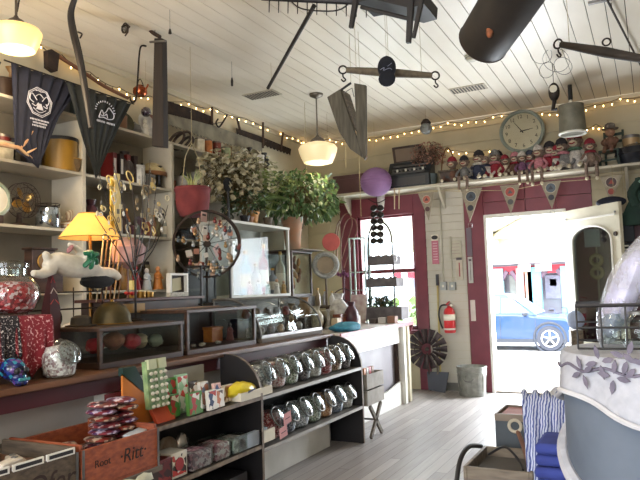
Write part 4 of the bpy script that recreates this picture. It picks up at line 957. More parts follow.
b.build('fronds', mat('feather_green',(150,160,96),.6,c2=(120,136,70),scale=14), t, flat=True)
# boards under the clay pot
tag(MB().bx(-3.66,-3.19,5.84,6.30,1.721,1.7315).build('cutting_board',woodg),'weathered board under the clay pot','board')
# ================================================================ CANDY JARS on the black shelf unit
cand = [multi('candy_silver',[(200,200,206),(150,150,160),(226,226,230),(110,110,120)],130),multi('candy_pink',[(206,150,150),(226,200,196),(170,110,110),(240,230,226)],130),
  multi('candy_green',[(190,196,180),(120,140,110),(220,220,206),(90,90,80)],130),multi('candy_dark',[(50,40,44),(90,80,80),(150,140,140),(30,26,30)],130),multi('candy_white',[(226,222,214),(190,184,176),(160,150,146)],130),
  multi('candy_red',[(170,50,56),(120,30,40),(220,170,170)],130),multi('candy_brown',[(120,80,60),(190,160,130),(80,50,40),(220,200,170)],130),multi('candy_blue',[(110,120,150),(180,184,196),(70,76,100)],130),multi('candy_orange',[(190,130,80),(220,180,140),(150,90,50)],130)]
cn = ('silver wrapped','pale pink','pale green and white','dark wrapped','white','red','brown and cream','blue grey','orange brown')
ordn = ('nearest','second','third','fourth','fifth','sixth','seventh','farthest')
for i,(px,k) in enumerate(zip((271,284,297,309,319,328,337,344),(0,1,2,3,4,5,6,3))):
    yy = 3.68+.182*i*.995
    slant_jar('candy_jar','slanted glass jar of %s sweets, %s along the upper black shelf'%(cn[k],ordn[i]),(-2.385,yy,.636),cand[k],s=1.14,group='candy jars on the upper black shelf')
for i,k in enumerate((5,7,0,2,8,7,4)):
    yy = 3.78+.195*i
    slant_jar('candy_jar','slanted glass jar of %s sweets, %s along the lower black shelf'%(cn[k],ordn[i] if i<6 else 'farthest'),(-2.385,yy,.311),cand[k],s=1.2,group='candy jars on the lower black shelf')
# price cards and boxes near the divider
pinkc = M_('pink_card',(214,150,150),.7)
for i,(px,py,w,h) in enumerate(((287,418,.10,.075),(283,432,.10,.07))):
    q = at(px,py,x=-2.245); o = thing('price_card',('upper pink folded price card beside the near end of the lower jar shelf','lower pink folded price card hanging on the jar shelf edge')[i],'card',tuple(q),LEFT)
    MB().box((0,-.003,0),(w,.002,h),(0,-.12,0)).build('card',pinkc,o); MB().box((0,-.005,.0),(w*.6,.0008,.006),(0,-.12,0)).build('print',M_('print_dark',(90,50,60)),o)
q = at(259,384,x=-2.24)
def crate_bin(t,w,d,h,m,front=None): MB().pan(-w/2,w/2,-d/2,d/2,0,h,.006).build('tray',m,t)
t = thing('packet_tray','cream cardboard tray with yellow packets across the shelf divider','tray',(-2.33,3.46,.642),LEFT)
crate_bin(t,.36,.16,.05,paper)
yel = mat('yellow_plastic',(232,214,50),.35,c2=(206,180,30),scale=8,bump=.3)
t = thing('yellow_bag','bright yellow crumpled plastic bag on the upper black shelf','bag',(-2.33,3.37,.650),LEFT); b = MB(); b.ell((0,-.01,.048),(.14,.07,.05),20,10,jit=.14); b.build('bag_body',yel,t,sub=1); MB().box((.02,-.085,.045),(.08,.001,.012),(0,-.15,0)).build('print',M_('print_navy',(40,40,70)),t)
# cards and packs on the upper left shelf (z .642)
zc = .642
# tall green lipstick-style carded display with orange wedge stand
t = thing('wedge_stand','orange wedge shaped display stand with two tall green packs of small jars','display stand',(-2.36,2.63,zc),LEFT)
MB().prism([(-.19,.02,0),(.10,.02,0),(.10,.02,.05),(-.19,.02,.27)],(0,.012,0)).build('orange_board',M_('orange_board',(206,120,44),.55),t)
MB().prism([(-.19,.02,.262),(-.19,.02,.30),(-.10,.02,.30),(.02,.02,.115),(.10,.02,.05)],(0,.03,0)).build('green_board',M_('dark_green_board',(24,52,46),.5),t)
MB().prism([(-.03,-.06,0),(.11,-.06,0),(.11,.0,.10),(-.03,.0,.10)],(0,.02,0)).build('red_base',M_('orange_red',(190,74,40),.5),t)
capc = mat('jar_caps',(206,200,180),.5)
for c_ in range(2):
    pk = MB().box((-.055+.075*c_,-.035,.20),(.066,.03,.24),(-.10,0,0)).build('blister_pack',mat('pack_green',(60,100,60),.4,c2=(150,170,120),scale=20),t)
    MB().box((-.055+.075*c_,-.042,.305),(.058,.024,.05),(-.10,0,0)).build('header',M_('pack_header',(186,190,150),.5),pk)
    for r_ in range(6):
        for s_ in range(2):
            MB().ell((-.055+.075*c_-.016+.032*s_,-.058+.003*(-r_),.26-.033*r_),(.012,.008,.010),10,6).build('sweet_jar',(capc,mat('jar_amber',(190,100,60),.4))[(r_+s_)%2==5],pk)
packs = [(2.76,.075,.12,'small green and red leaf print pack',[(60,120,50),(150,40,36),(206,200,170)],0),(2.80,.09,.20,'tall green and red chocolate pack',[(90,150,70),(170,50,40),(60,100,50)],.05),
 (2.88,.09,.21,'tall mint green pack with red leaf',[(150,190,150),(220,226,210),(190,60,50)],.04),(2.86,.12,.12,'green and red fruit pack',[(80,130,60),(160,40,40),(220,220,210)],-.06),
 (2.96,.075,.16,'black and white photo card pack',[(60,50,46),(226,222,214),(140,100,70)],.03),(3.02,.075,.15,'white and brown playing card box',[(226,222,214),(150,90,60),(90,100,120)],0),
 (3.00,.08,.11,'white pack with blue ribbon drawing',[(232,230,224),(40,60,100),(190,60,50)],-.07),(3.08,.085,.10,'white and orange tea box',[(236,232,226),(200,120,80),(90,70,60)],-.06),
 (3.12,.06,.13,'pale pink slim card pack',[(226,190,186),(206,160,150),(40,60,110)],-.02),(3.25,.11,.10,'cream box with brown lower half',[(226,212,190),(150,100,50),(206,150,110)],0)]
for i,(yy,w,h,l,cs,dx) in enumerate(packs):
    t = thing('sweet_pack',l+' standing on the upper black shelf','pack',(-2.33-dx,yy,zc),LEFT,'packs on the upper black shelf')
    MB().box((0,0,h/2+.004),(w,.022,h),(-.08,0,0)).build('carton',M_('pk%d'%i,cs[0],.5),t,bevel=.0015)
    MB().box((0,-.0125,h/2+.004),(w*.9,.002,h*.9),(-.08,0,0)).build('printed_front',multi('pkf%d'%i,cs,34,.4,0),t)
# lower left shelf: boxes and bagged sweets (z .342)
lows = [(2.62,.13,.12,'dark red box of chocolate bars',[(110,30,34),(150,50,44),(60,24,26)]),(2.74,.13,.13,'white box with red label',[(226,220,206),(190,50,40),(40,36,36)]),
  (2.92,.18,.11,'clear bag of pink and purple sweets',[(190,130,150),(230,200,210),(110,60,90)]),(3.12,.13,.11,'clear bag of rose coloured sweets',[(206,140,150),(236,210,210),(150,80,96)]),(3.29,.14,.10,'clear tub of grey mint sweets',[(170,170,166),(120,120,120),(210,210,204)])]
for i,(yy,w,h,l,cs) in enumerate(lows):
    t = thing('sweet_box',l+' on the lower black shelf','box',(-2.34,yy,.342),LEFT)
    if i < 2:
        MB().bx(-w/2,w/2,-.06,.06,0,h).build('carton',M_('lb%d'%i,cs[0],.5),t,bevel=.002); MB().bx(-w*.42,w*.42,-.0615,-.06,h*.1,h*.9).build('printed_front',multi('lbf%d'%i,cs,30,.4,0),t)
        if i==1: MB().cyl((0,-.0635,h*.52),(0,-.0615,h*.52),.034,n=20).build('round_label',redbright,t)
    else:
        MB().bx(-w/2,w/2,-.07,.07,0,h*.85).build('sweets',multi('lbf%d'%i,cs,60,.4,.4),t,bevel=.012); MB().pan(-w/2-.003,w/2+.003,-.073,.073,-.0+.0,h,.002).build('tub',G,t)
for i,(yy,w) in enumerate(((2.70,.18),(2.86,.20),(3.0,.12))):
    t = thing('foil_bag',('brown and green','pale green and brown','silver foil')[i]+' bag behind the boxes on the lower black shelf','bag',(-2.48,yy,.342),LEFT)
    b = MB(); b.ell((0,0,.08),(w/2,.035,.085),16,10,jit=.12); b.build('bag_body',(mat('brown_pack',(110,80,60),.5,c2=(90,120,70),scale=12),mat('pale_pack',(190,180,160),.5,c2=(120,90,70),scale=16),mat('foil',(210,206,204),.2,.7,bump=.5,scale=20))[i],t,sub=1)
tag(MB().bx(-2.30,-2.27,3.28,3.60,.345,.43).build('price_board',mat('grey_blue_card',(170,182,196),.5)),'pale blue grey card strip across the shelf divider above the lower shelf','card')
tag(MB().bx(-2.262,-2.25,3.50,3.66,.345,.42).build('price_board',paper),'cream card standing beside the pale blue strip','card')
tag(MB().bx(-2.50,-2.30,2.62,3.4,.082-.02,.20).build('bin',mat('dark_bin',(40,38,40),.5)),'dark low bin on the bottom black shelf','bin')
# ================================================================ DISPLAY BENCH AND CRATES at the lower left
bn = thing('crate_stand','low dark wooden stand carrying the wooden crates in front of the counter','stand',(-2.35,1.85,0),world=True)
MB().bx(-2.62,-2.13,.9,2.44,.47,.495).build('top', woodg, bn, world=True, bevel=.003)
for xx in (-2.60,-2.17):
    for yy in (.95,1.94,2.40): MB().bx(xx,xx+.03,yy-.02,yy+.02,0,.47).build('leg', wood, bn, world=True)
MB().bx(-2.60,-2.56,.95,2.42,0,.47).build('back_panel', black, bn, world=True)
def crate(name,label,y0,y1,m,words,x0=-2.60,x1=-2.135,z0=.496,h=.175):
    t = thing(name,label,'crate',((x0+x1)/2,(y0+y1)/2,z0),world=True)
    MB().bx(x0,x1,y0,y1,z0,z0+.01).build('bottom', m, t, world=True)
    MB().bx(x1-.014,x1,y0,y1,z0+.01,z0+h).build('front_board', m, t, world=True, bevel=.003)
    MB().bx(x0,x0+.014,y0,y1,z0+.01,z0+h).build('back_board', m, t, world=True, bevel=.003)
    for y in (y0,y1-.016): MB().bx(x0+.014,x1-.014,y,y+.016,z0+.01,z0+h+.02).build('end_board', m, t, world=True, bevel=.003)
    b = MB(); 
    for y in (y0,y1-.012): b.bx(x1,x1+.003,y,y+.012,z0,z0+h)
    for i_ in (0,1): MB().bx(x1,x1+.003,(y0,y1-.012)[i_],(y0+.012,y1)[i_],z0,z0+h).build('metal_corner', steel, t, world=True)
    inkm = M_('crate_ink',(48,30,24),.8)
    for w_,dy,dz,sz,sh_ in words: text('lettering', w_, inkm, t, (x1-(x0+x1)/2+.001, dy, dz), sz, (PI/2,0,PI/2), .0006, shear=sh_)
    return t
crate('wooden_crate','grey weathered wooden crate with faded dark script at the lower left corner',1.32,1.935,mat('weathered_crate',(96,82,66),.8,c2=(62,52,42),scale=4,stretch=(2,8,16),bump=.3),[('Ofer',.17,.085,.12,.2)])
crate('wooden_crate','orange brown wooden crate with the old printed lettering beside the wedge stand',1.955,2.42,mat('orange_crate',(158,82,46),.7,c2=(120,54,32),scale=4,stretch=(2,6,14),bump=.25),[('Root',-.12,.10,.045,0),('·Ritt·',.06,.095,.085,.15)])
# a second row crate behind, with divider
b = crate('wooden_crate','plain brown inner crate behind the orange one, empty at its near end',1.70,2.16,mat('brown_crate',(110,78,44),.7,c2=(84,58,32),scale=4,stretch=(2,6,14),bump=.2),[],x0=-2.59,x1=-2.40,z0=.507,h=.16) if False else None
wrapm = [multi('wrap_red',[(130,50,56),(200,180,180),(60,40,60),(90,30,36)],50,.35,.1),multi('wrap_purple',[(80,50,90),(180,170,190),(110,40,50)],50,.35,.1),multi('wrap_brown',[(90,60,46),(190,170,150),(130,50,40)],50,.35,.1)]
k = 0
for lay in range(7):
    for j in range(2):
        yy = 2.24+.125*j+rnd.uniform(-.012,.012); z = .599+.031*lay
        t = thing('chocolate_bar','wrapped chocolate bar in the tall stack in the orange crate','chocolate bar',(-2.32+rnd.uniform(-.01,.01),yy,z),LEFT+rnd.uniform(-.12,.12),'stacked bars in the orange crate')
        MB().ell((0,0,.015),(.065,.08,.015),14,6,jit=.05).build('wrapper',wrapm[k%3],t); k += 1
for j,(yy,xx,c) in enumerate(((2.05,-2.28,0),(2.13,-2.22,2),(2.20,-2.26,1),(2.28,-2.21,2),(2.34,-2.25,0),(2.10,-2.36,2))):
    t = thing('chocolate_bar','loose wrapped bar lying near the front of the orange crate','chocolate bar',(xx-.0,yy,.60+.006*j),rnd.uniform(.8,2),'loose bars in the orange crate')
    MB().box((0,0,.01),(.055,.14,.016),(0,0,0)).build('wrapper',wrapm[c],t,bevel=.005); MB().box((0,.075,.01),(.05,.012,.003)).build('crimped_end',mat('foil',(210,206,204)),t)
tag(MB().bx(-2.50,-2.17,2.02,2.395,.507,.598).build('filler_box',woodm),'plain box filling the orange crate under the bars','box')
tag(MB().box((-2.20,2.34,.655),(.05,.16,.022),(0,.1,.3)).build('card_strip',M_('pale_blue_card',(190,200,210),.5)),'pale blue card strip lying on the rim of the orange crate','card')
tag(MB().bx(-2.568,-2.558,2.50,2.76,.56,.795).build('red_board',M_('board_red',(110,26,30),.6)),'dark red board standing behind the wedge display under the counter','board')
# things in the grey crate
tag(MB().bx(-2.56,-2.17,1.36,1.90,.508,.635).build('filler_box',woodm),'plain box filling the grey crate under the knives','box')
for j,(yy,xx,a,c,l) in enumerate(((1.50,-2.34,.5,(206,140,70),'orange handled folding knife'),(1.60,-2.30,1.0,(214,150,80),'light orange knife'),(1.56,-2.42,1.3,(190,196,200),'silver pocket knife'),(1.66,-2.38,.8,(60,66,76),'black folding tool'),(1.72,-2.28,.3,(226,216,200),'white handled knife'),(1.46,-2.46,1.8,(150,110,70),'brown knife'),(1.80,-2.34,1.2,(196,180,160),'bone handled knife'),(1.42,-2.28,.2,(40,40,46),'small black knife'))):
    t = thing('pocket_knife',l+' lying in the grey weathered crate','knife',(xx,yy,.636+.012*(j%3)),a,'knives in the grey crate')
    MB().box((0,0,.016),(.05,.13,.026)).build('handle',M_('kn%d'%j,c,.35),t,bevel=.008); MB().box((0,.04,.031),(.022,.02,.006)).build('bolster',steel,t,bevel=.002)
for j in range(4):
    yy = 1.40+.15*j; t = thing('price_rail','white framed price label clipped on the rim of the grey crate','label',(-2.138,yy,.668),LEFT,'price labels on the grey crate rim')
    MB().bx(-.068,.068,-.004,.004,0,.026).build('holder',white,t); MB().bx(-.058,.058,-.0055,-.004,.006,.020).build('insert',black,t)
# paper strip along orange crate bottom
t = thing('torn_paper_strip','crumpled pale paper strip hanging below the orange crate','paper',(-2.125,2.2,.49),LEFT)
b = MB(); vs=[]; N_=14
for i in range(N_+1):
    xx = -.26+.42*i/N_; vs += [(xx,-.004-.008*math.sin(i*2.1),-.002+.008*math.sin(i*1.7)),(xx,-.012-.006*math.sin(i*1.3),-.04+.01*math.sin(i*2.9))]
b._add(vs,[(2*i,2*i+1,2*i+3,2*i+2) for i in range(N_)]); b.build('strip',mat('crumpled_paper',(206,204,180),.8,bump=.4,scale=20),t,solid=.001)
# ================================================================ X-LEG MAGAZINE STAND beyond the shelf unit
t = thing('crate_stand','grey wooden crate of packets on crossed legs beyond the black shelf unit','stand',(-2.38,5.36,0))
b = MB(); 
for s_ in (-1,1):
    for d_ in (-1,1): MB().box((.13*s_,0,.145),(.02,.035,.37),(.75*d_,0,0)).build('leg',woodg,t)
MB().cyl((-.13,0,.145),(.13,0,.145),.008).build('cross_bar',steel,t)
for z in (.29,.43):
    MB().pan(-.14,.14,-.19,.19,z,z+.125,.01).build('crate',mat('pale_crate',(160,152,140),.7,c2=(130,122,110),scale=10),t)
for j,(c,l) in enumerate((((206,130,80),'orange packet'),((226,222,214),'white packet'),((190,60,60),'red packet'),((150,110,80),'brown packet'))):
    tag(MB().box((-2.31,5.26+.06*j,.53),(.03,.05,.14)).build('packet',M_('xp%d'%j,c,.5),bevel=.004),l+' standing in the crate on crossed legs','packet')
# ================================================================ BACK WALL THINGS
def yt(px,py,y): return at(px,py,y=y)
YW = BY-.02
# wall clock resting on the shelf
q = yt(522,131.5,YW-.10); m = mpp(q); R_ = 22*m
t = thing('wall_clock','large round wall clock with a grey rim showing five to three above the dolls','clock',tuple(q))
t.rotation_euler = (-.06,-.10,0)
MB().lathe([(0,.03),(R_*.9,.03),(R_,.015),(R_,-.03),(R_*.93,-.045),(R_*.86,-.03),(R_*.84,-.012)],40,(0,0,0),(0,1,0)).build('rim', mat('clock_rim',(150,158,146),.45,c2=(126,134,124),scale=8), t)
MB().lathe([(0,-.012),(R_*.85,-.012),(R_*.85,.0),(0,.0)],40,(0,0,0),(0,1,0)).build('dial', mat('clock_dial',(216,206,178),.6,c2=(206,194,164),scale=5), t)
ink = M_('clock_ink',(50,46,42),.6)
for k in range(1,13):
    a = PI/2-k*PI/6; text('numeral',str(k),ink,t,(R_*.68*math.cos(a),-.0145,R_*.68*math.sin(a)),R_*.24,(PI/2,0,0),.0008)
def hand(nm,ang_,l,w):
    a = PI/2-ang_; d = Vector((math.cos(a),0,math.sin(a))); s_ = Vector((-d.z,0,d.x))*w
    MB().prism([Vector((0,-.017,0))-d*l*.15-s_,d*l+Vector((0,-.017,0))-s_*.3,d*l+Vector((0,-.017,0))+s_*.3,Vector((0,-.017,0))-d*l*.15+s_],(0,-.002,0)).build(nm,ink,t)
hand('minute_hand',2*PI*55/60,R_*.68,.006); hand('hour_hand',2*PI*(2.92/12),R_*.5,.008)
MB().cyl((0,-.021,0),(0,-.012,0),.008).build('pivot',ink,t)
MB().cyl((0,-.040,0),(0,-.0385,0),R_*.86,n=36).build('glass',glass('clock_glass',(246,246,244),.03),t)
# dolls: sock monkeys sitting along the shelf
knit = mat('grey_knit',(140,118,104),.95,c2=(96,80,72),scale=60,bump=.4); creamk = mat('cream_knit',(206,194,170),.95,c2=(180,166,140),scale=60,bump=.3); redk = mat('red_knit',(150,44,56),.95,c2=(120,32,44),scale=60)
def doll(label, px, s, body, hatm, scarf=None, hang=True, y=7.74, py=None, lean=0, kindname='sock_monkey_doll'):
    p = at(px,180,y=y); t = thing(kindname,label,'doll',(p.x,y,SH+.001),rnd.uniform(-.25,.25))
    MB().ell((0,0,.085*s),(.05*s,.042*s,.085*s),12,9).build('body',body,t)
    hz = .21*s; hx_ = lean*s
    MB().ell((hx_,-.005,hz),(.05*s,.048*s,.055*s),12,9).build('head',knit,t)
    MB().ell((hx_,-.04*s,hz-.015*s),(.032*s,.025*s,.022*s),10,7).build('muzzle',creamk,t)
    MB().tube(catmull([(hx_-.02*s,-.062*s,hz-.015*s),(hx_,-.067*s,hz-.022*s),(hx_+.02*s,-.062*s,hz-.015*s)],3),.005*s,5).build('mouth',redk,t)
    for k in (-1,1):
        MB().ell((hx_+k*.016*s,-.046*s,hz+.015*s),.006*s,6,5).build('eye',black,t); MB().ell((hx_+k*.052*s,0,hz),(.012*s,.008*s,.016*s),8,6).build('ear',knit,t)
        MB().tube(catmull([(k*.045*s,0,.14*s),(k*.085*s,-.03*s,.08*s),(k*.06*s,-.075*s,.04*s)],3),.014*s,7).build('arm',body,t)
        if hang: e = [(k*.03*s,-.02*s,.03*s),(k*.04*s,-.12*s-.0,.035*s),(k*.045*s,-(y-(BY-.36))-.0,.02),(k*.045*s,-(y-(BY-.37)),-.11*s)]
        else: e = [(k*.03*s,-.02*s,.03*s),(k*.06*s,-.09*s,.04*s),(k*.07*s,-.14*s,.02*s)]
        l_ = MB().tube(catmull(e,4),.016*s,7).build('leg',body if not hang else knit,t); MB().ell(e[-1],(.018*s,.02*s,.018*s),8,6).build('foot',creamk,l_)
    if hatm: MB().lathe([(.050*s,.02*s),(.052*s,.032*s),(.036*s,.065*s),(.012*s,.08*s),(0,.08*s)],14,(hx_,0,hz)).build('hat',hatm,t)
    if scarf: MB().torus((hx_*.5,-.003,.155*s),.042*s,.012*s,(0,0,1),16,6).build('scarf',scarf,t)
    return t
C_ = lambda n,c: mat(n,c,.9,c2=tuple(int(v*.72) for v in c),scale=50,bump=.3)
pinkk, navk, greyk, grnk, purk, whk, brk, blk_ = C_('kn_pink',(200,130,140)),C_('kn_navy',(60,64,84)),C_('kn_grey',(130,128,126)),C_('kn_green',(80,110,90)),C_('kn_purple',(120,80,110)),C_('kn_white',(214,206,196)),C_('kn_brown',(110,76,60)),C_('kn_black',(48,44,48))
for a in ((453,.9,brk,redk,None,False,'brown doll in a red cap sitting above the wooden birdhouse shelf end',0),(465,.85,greyk,blk_,None,True,'grey sock monkey with dangling legs above the first wide pennant',0),(478,1.0,navk,blk_,whk,False,'navy dressed monkey with tall dark hat left of the pink ones',.02),
  (488,.85,whk,None,navk,False,'white and navy small monkey with no hat',-.02),(496,.95,redk,greyk,pinkk,False,'red and pink monkey with wide grin left of the clock',0),(506,.75,creamk,redk,None,False,'short cream monkey right under the left side of the clock',0),
  (515,.8,brk,pinkk,redk,False,'brown monkey with a red mouth under the clock centre',.01),(523,.75,purk,whk,None,True,'purple monkey with pale dangling legs under the clock',0),(531,.8,greyk,navk,redk,False,'grey monkey with red scarf right under the clock',0),
  (540,.9,pinkk,whk,None,True,'pink monkey with hanging red shoes right of the clock',0),(549,1.0,redk,blk_,pinkk,False,'red dressed monkey with black curly hat beside the clock',.02),(557,.85,whk,redk,redk,False,'white and red striped monkey left of the hanging bucket',0),
  (566,1.05,greyk,blk_,pinkk,False,'grey monkey leaning behind the hanging bucket',-.02),(577,1.2,whk,redk,grnk,False,'large white monkey in a green scarf below the hanging bucket',0),(592,.9,knit,redk,redk,True,'sock monkey in a red bandana with dangling legs left of the little chair',0)):
    px,s,b_,h_,sc_,hg,l,ln = a; s *= 1.3; doll(l,px,s,b_,h_,sc_,hg,y=7.76 if not hg else 7.70,lean=ln)
doll('small grey monkey tucked behind the row, dark pointed hat, left of the clock',499,1.25,blk_,blk_,None,False,y=7.86)
# little green chair with a stuffed bear in a hat
p = at(613,172,y=7.78)
ch = thing('doll_chair','small dark green wooden chair carrying a hatted stuffed bear','chair',(p.x,7.80,SH+.001),-.3); gch = M_('dark_green_paint',(40,58,48),.5)
MB().bx(-.11,.11,-.10,.10,.17,.19).build('seat',gch,ch,bevel=.003)
for sx in (-1,1):
    for sy in (-1,1): MB().bx(sx*.10-.01,sx*.10+.01,sy*.09-.01,sy*.09+.01,0,.17 if sy<0 else .42).build('leg',gch,ch)
for z in (.30,.38): MB().bx(-.10,.10,.08,.095,z-.015,z+.015).build('back_slat',gch,ch)
MB().bx(-.10,.10,-.095,-.085,.06,.08).build('stretcher',gch,ch)
t = thing('stuffed_bear','brown stuffed bear in a round brimmed hat sitting on the little green chair','stuffed toy',(p.x,7.79,SH+.192),-.3); bearm = C_('bear_fur',(130,92,72)); 
MB().ell((0,0,.08),(.06,.05,.08),12,9).build('body',bearm,t); MB().ell((0,-.01,.20),(.052,.05,.05),12,9).build('head',C_('bear_face',(170,128,100)),t)
for k in (-1,1):
    MB().tube(catmull([(k*.05,0,.13),(k*.08,-.04,.09),(k*.04,-.07,.05)],3),.018,7).build('arm',bearm,t); MB().tube([(k*.03,-.02,.02),(k*.04,-.09,.02),(k*.04,-.12,-.03)],.02,7).build('leg',bearm,t)
MB().lathe([(0,.03),(.085,.03),(.088,.038),(.055,.045),(.052,.085),(.03,.10),(0,.10)],20,(0,0,.205)).build('hat',C_('hat_grey',(110,100,90)),t)
# dark box and tin at the right end
p = at(634,168,y=7.8)
put('roasting_pan','wide black oval roaster on the shelf at the right edge','roaster',636,166,None,lambda t:(MB().lathe([(0,0),(.17,0),(.20,.10),(.21,.11),(.19,.18),(.06,.23),(0,.235)],28).build('pot',mat('black_enamel',(34,36,44),.25),t),MB().tube([(-.04,0,.23),(0,0,.26),(.04,0,.23)],.008,6).build('lid_handle',steel,t)),y=7.8,z=SH+.001,rz=0)
put('copper_tin','tan metal tin standing behind the black roaster at the right edge','tin',631,140,None,g_tin,.09,.34,M_('tan_metal',(180,150,110),.35,metal=.4),steel,y=7.87,z=SH+.001,rz=0)
# birdhouse basket, dried flowers, typewriter/register, tilted box
put('birdhouse','small brown wooden birdhouse with a looped twig handle on the shelf','birdhouse',449,184,None,lambda t:(MB().bx(-.09,.09,-.07,.07,0,.15).build('box',wood,t,bevel=.003),MB().bx(-.11,.11,-.085,.085,.15,.17).build('roof',woodg,t,bevel=.003),MB().cyl((0,-.072,.08),(0,-.069,.08),.022).build('hole',black,t),MB().tube(catmull([(-.09,0,.16),(-.06,0,.36),(0,0,.46),(.06,0,.36),(.09,0,.16)],5),.009,6).build('handle',mat('twig',(130,96,60),.8),t)),y=7.79,z=SH+.001,rz=0)
t = put('dried_flowers','bunch of small red brown dried berries in a grey tin on the shelf','dried flowers',431,186,None,lambda t:MB().lathe([(0,0),(.07,0),(.085,.15),(.08,.15),(.066,.01),(0,.01)],18).build('tin',mat('grey_green_tin',(86,96,96),.5),t),y=7.77,z=SH+.001,rz=0)
leaf_plant(t,'berries',mat('rust_berry',(130,70,60),.8,c2=(176,140,116),scale=20),420,(.22,.12,.20),.022,stem=M_('stem_dry',(90,66,50)),c=(-.02,0,.36),seed=21,width=.8)
t = thing('cash_register','old black cash register with a raised brown lid on the back shelf','cash register',(at(411,188,y=7.77).x,7.78,SH+.001)); t.scale=(1.3,1,1.35)
k_ = mat('black_register',(46,50,54),.4,c2=(34,36,40),scale=6)
b = MB(); b.prism([(-.22,-.14,0),(-.22,.12,0),(-.22,.12,.26),(-.22,.02,.26),(-.22,-.08,.14),(-.22,-.14,.12)],(.44,0,0)); b.build('body',k_,t,bevel=.008)
MB().box((-.04,.06,.33),(.30,.02,.18),(.35,0,0)).build('raised_lid',wood,t,bevel=.004); MB().box((-.04,.045,.335),(.24,.01,.12),(.35,0,0)).build('lid_panel',M_('lid_tan',(130,110,90),.6),t)
for r_ in range(3): MB().box((0,-.03-.03*r_,.215-.035*r_),(.34,.012,.014),(.7,0,0)).build('key_row',steel,t)
MB().bx(-.18,.18,-.146,-.14,.02,.09).build('drawer_front',M_('drawer_dk',(62,60,60),.4),t)
for k in range(8): MB().cyl((-.15+.043*k,-.10,.155),(-.15+.043*k,-.108,.175),.011,n=10).build('key',white if k%2 else steel,t)
put('wooden_chest','brown wooden box standing behind the hanging boards at the left of the shelf','box',352,193,None,g_box,.46,.18,.26,mat('plum_wood',(96,62,62),.6),y=7.82,z=SH+.001,rz=0)
put('dark_bottle','narrow dark funnel standing between the lantern and the black register','funnel',379,175,None,lambda t:MB().lathe([(0,0),(.03,0),(.02,.1),(.05,.28),(0,.28)],14).build('body',black,t),y=7.84,z=SH+.001,rz=0)
# purple paper lantern hanging by the shelf
q = yt(376,182,7.45); m = mpp(q); r = 15.5*m
t = thing('paper_lantern','ribbed purple paper lantern hanging in front of the back shelf','lantern',tuple(q))
b = MB(); prof = []
for i in range(33):
    a = -PI/2*.97+PI*.97*i/32; prof.append((r*math.cos(a)*(1+.03*(i%2)),r*.94*math.sin(a)))
b.lathe(prof,30); b.build('shade',mat('purple_paper',(150,112,156),.8,c2=(134,98,142),scale=6),t); MB().torus((0,0,r*.93),.03,.003).build('wire_ring',steel,t); MB().cyl((0,0,r*.9),(0,0,CZ-q.z),.0015,n=4).build('cord',rope,t)
# bunting pennants
pen = mat('bunting_cloth',(160,150,132),.9,c2=(140,130,112),scale=40)
yf = BY-.352
pts_ = [(414,190),(430,188),(460,189),(481,188),(499,188),(520,186),(540,182),(561,179),(600,176),(624,173)]
t = thing('bunting_cord','thin cord along the front edge of the back wall shelf carrying the pennants','cord',tuple(yt(414,192,yf)),world=True)
MB().tube([yt(x,y+2.5,yf) for x,y in pts_],.003,5).build('cord',rope,t,world=True)
badge = [((190,110,90),(90,60,60)),((70,80,90),(50,50,60)),((180,80,70),(90,90,90)),((90,100,110),(60,60,70)),((80,60,60),(150,60,50))]
for i,(xa,xb,xt,yt_,l) in enumerate(((418,434,429,221,'grey bunting pennant with an orange badge left of the maroon door trim'),(461,482,470,222,'grey bunting pennant with a dark blue badge at the left post of the door'),(500,520,511,214,'grey bunting pennant with a red badge over the middle of the doorway'),(540,561,552,209,'grey bunting pennant with a blue wheel badge over the right of the doorway'),(600,623,611,203,'grey bunting pennant with dark badge under the little green chair'))):
    ya = 193.5-(xa-418)*.092; yb_ = 193.5-(xb-418)*.092
    A_,B_,T_2 = yt(xa,ya,yf-.006),yt(xb,yb_,yf-.006),yt(xt,yt_,yf-.006)
    t = thing('pennant',l,'pennant',tuple((A_+B_)/2),world=True,group='bunting pennants along the shelf')
    MB().prism([A_,B_,T_2],(0,-.004,0)).build('cloth',pen,t,world=True)
    c_ = (A_+B_)*.38+T_2*.24+Vector((0,-.007,0)); r = (B_-A_).length*.26
    bd = MB().cyl(c_,c_+Vector((0,-.002,0)),r,n=22).build('badge',M_('badge%d'%i,badge[i][0],.6),t,world=True); MB().torus(c_+Vector((0,-.002,0)),r*.95,.004,(0,1,0),22,5).build('badge_ring',M_('badge_ring',(200,190,170)),bd,world=True)
    MB().prism([c_+Vector((-r*.5,-.003,-r*.3)),c_+Vector((r*.5,-.003,-r*.3)),c_+Vector((0,-.003,r*.5))],(0,-.001,0)).build('badge_mark',M_('badgem%d'%i,badge[i][1],.6),bd,world=True)
    c2_ = c_*.55+T_2*.45+Vector((0,-.004,0)); MB().cyl(c2_,c2_+Vector((0,-.002,0)),r*.55,n=16).build('lower_badge',M_('badgem%d'%i,badge[i][1]),t,world=True)
    if i in (1,2,3):
        k = MB(); s0 = .022; T3 = T_2+Vector((0,0,-.02)); k.tube([T_2,T3],.0015,4); k.tube([T3+Vector((-s0,0,0)),T3+Vector((s0,0,0)),T3+Vector((s0,0,-2*s0)),T3+Vector((-s0,0,-2*s0))],.003,5,closed=True); k.build('hanging_ring',steel,t,world=True)
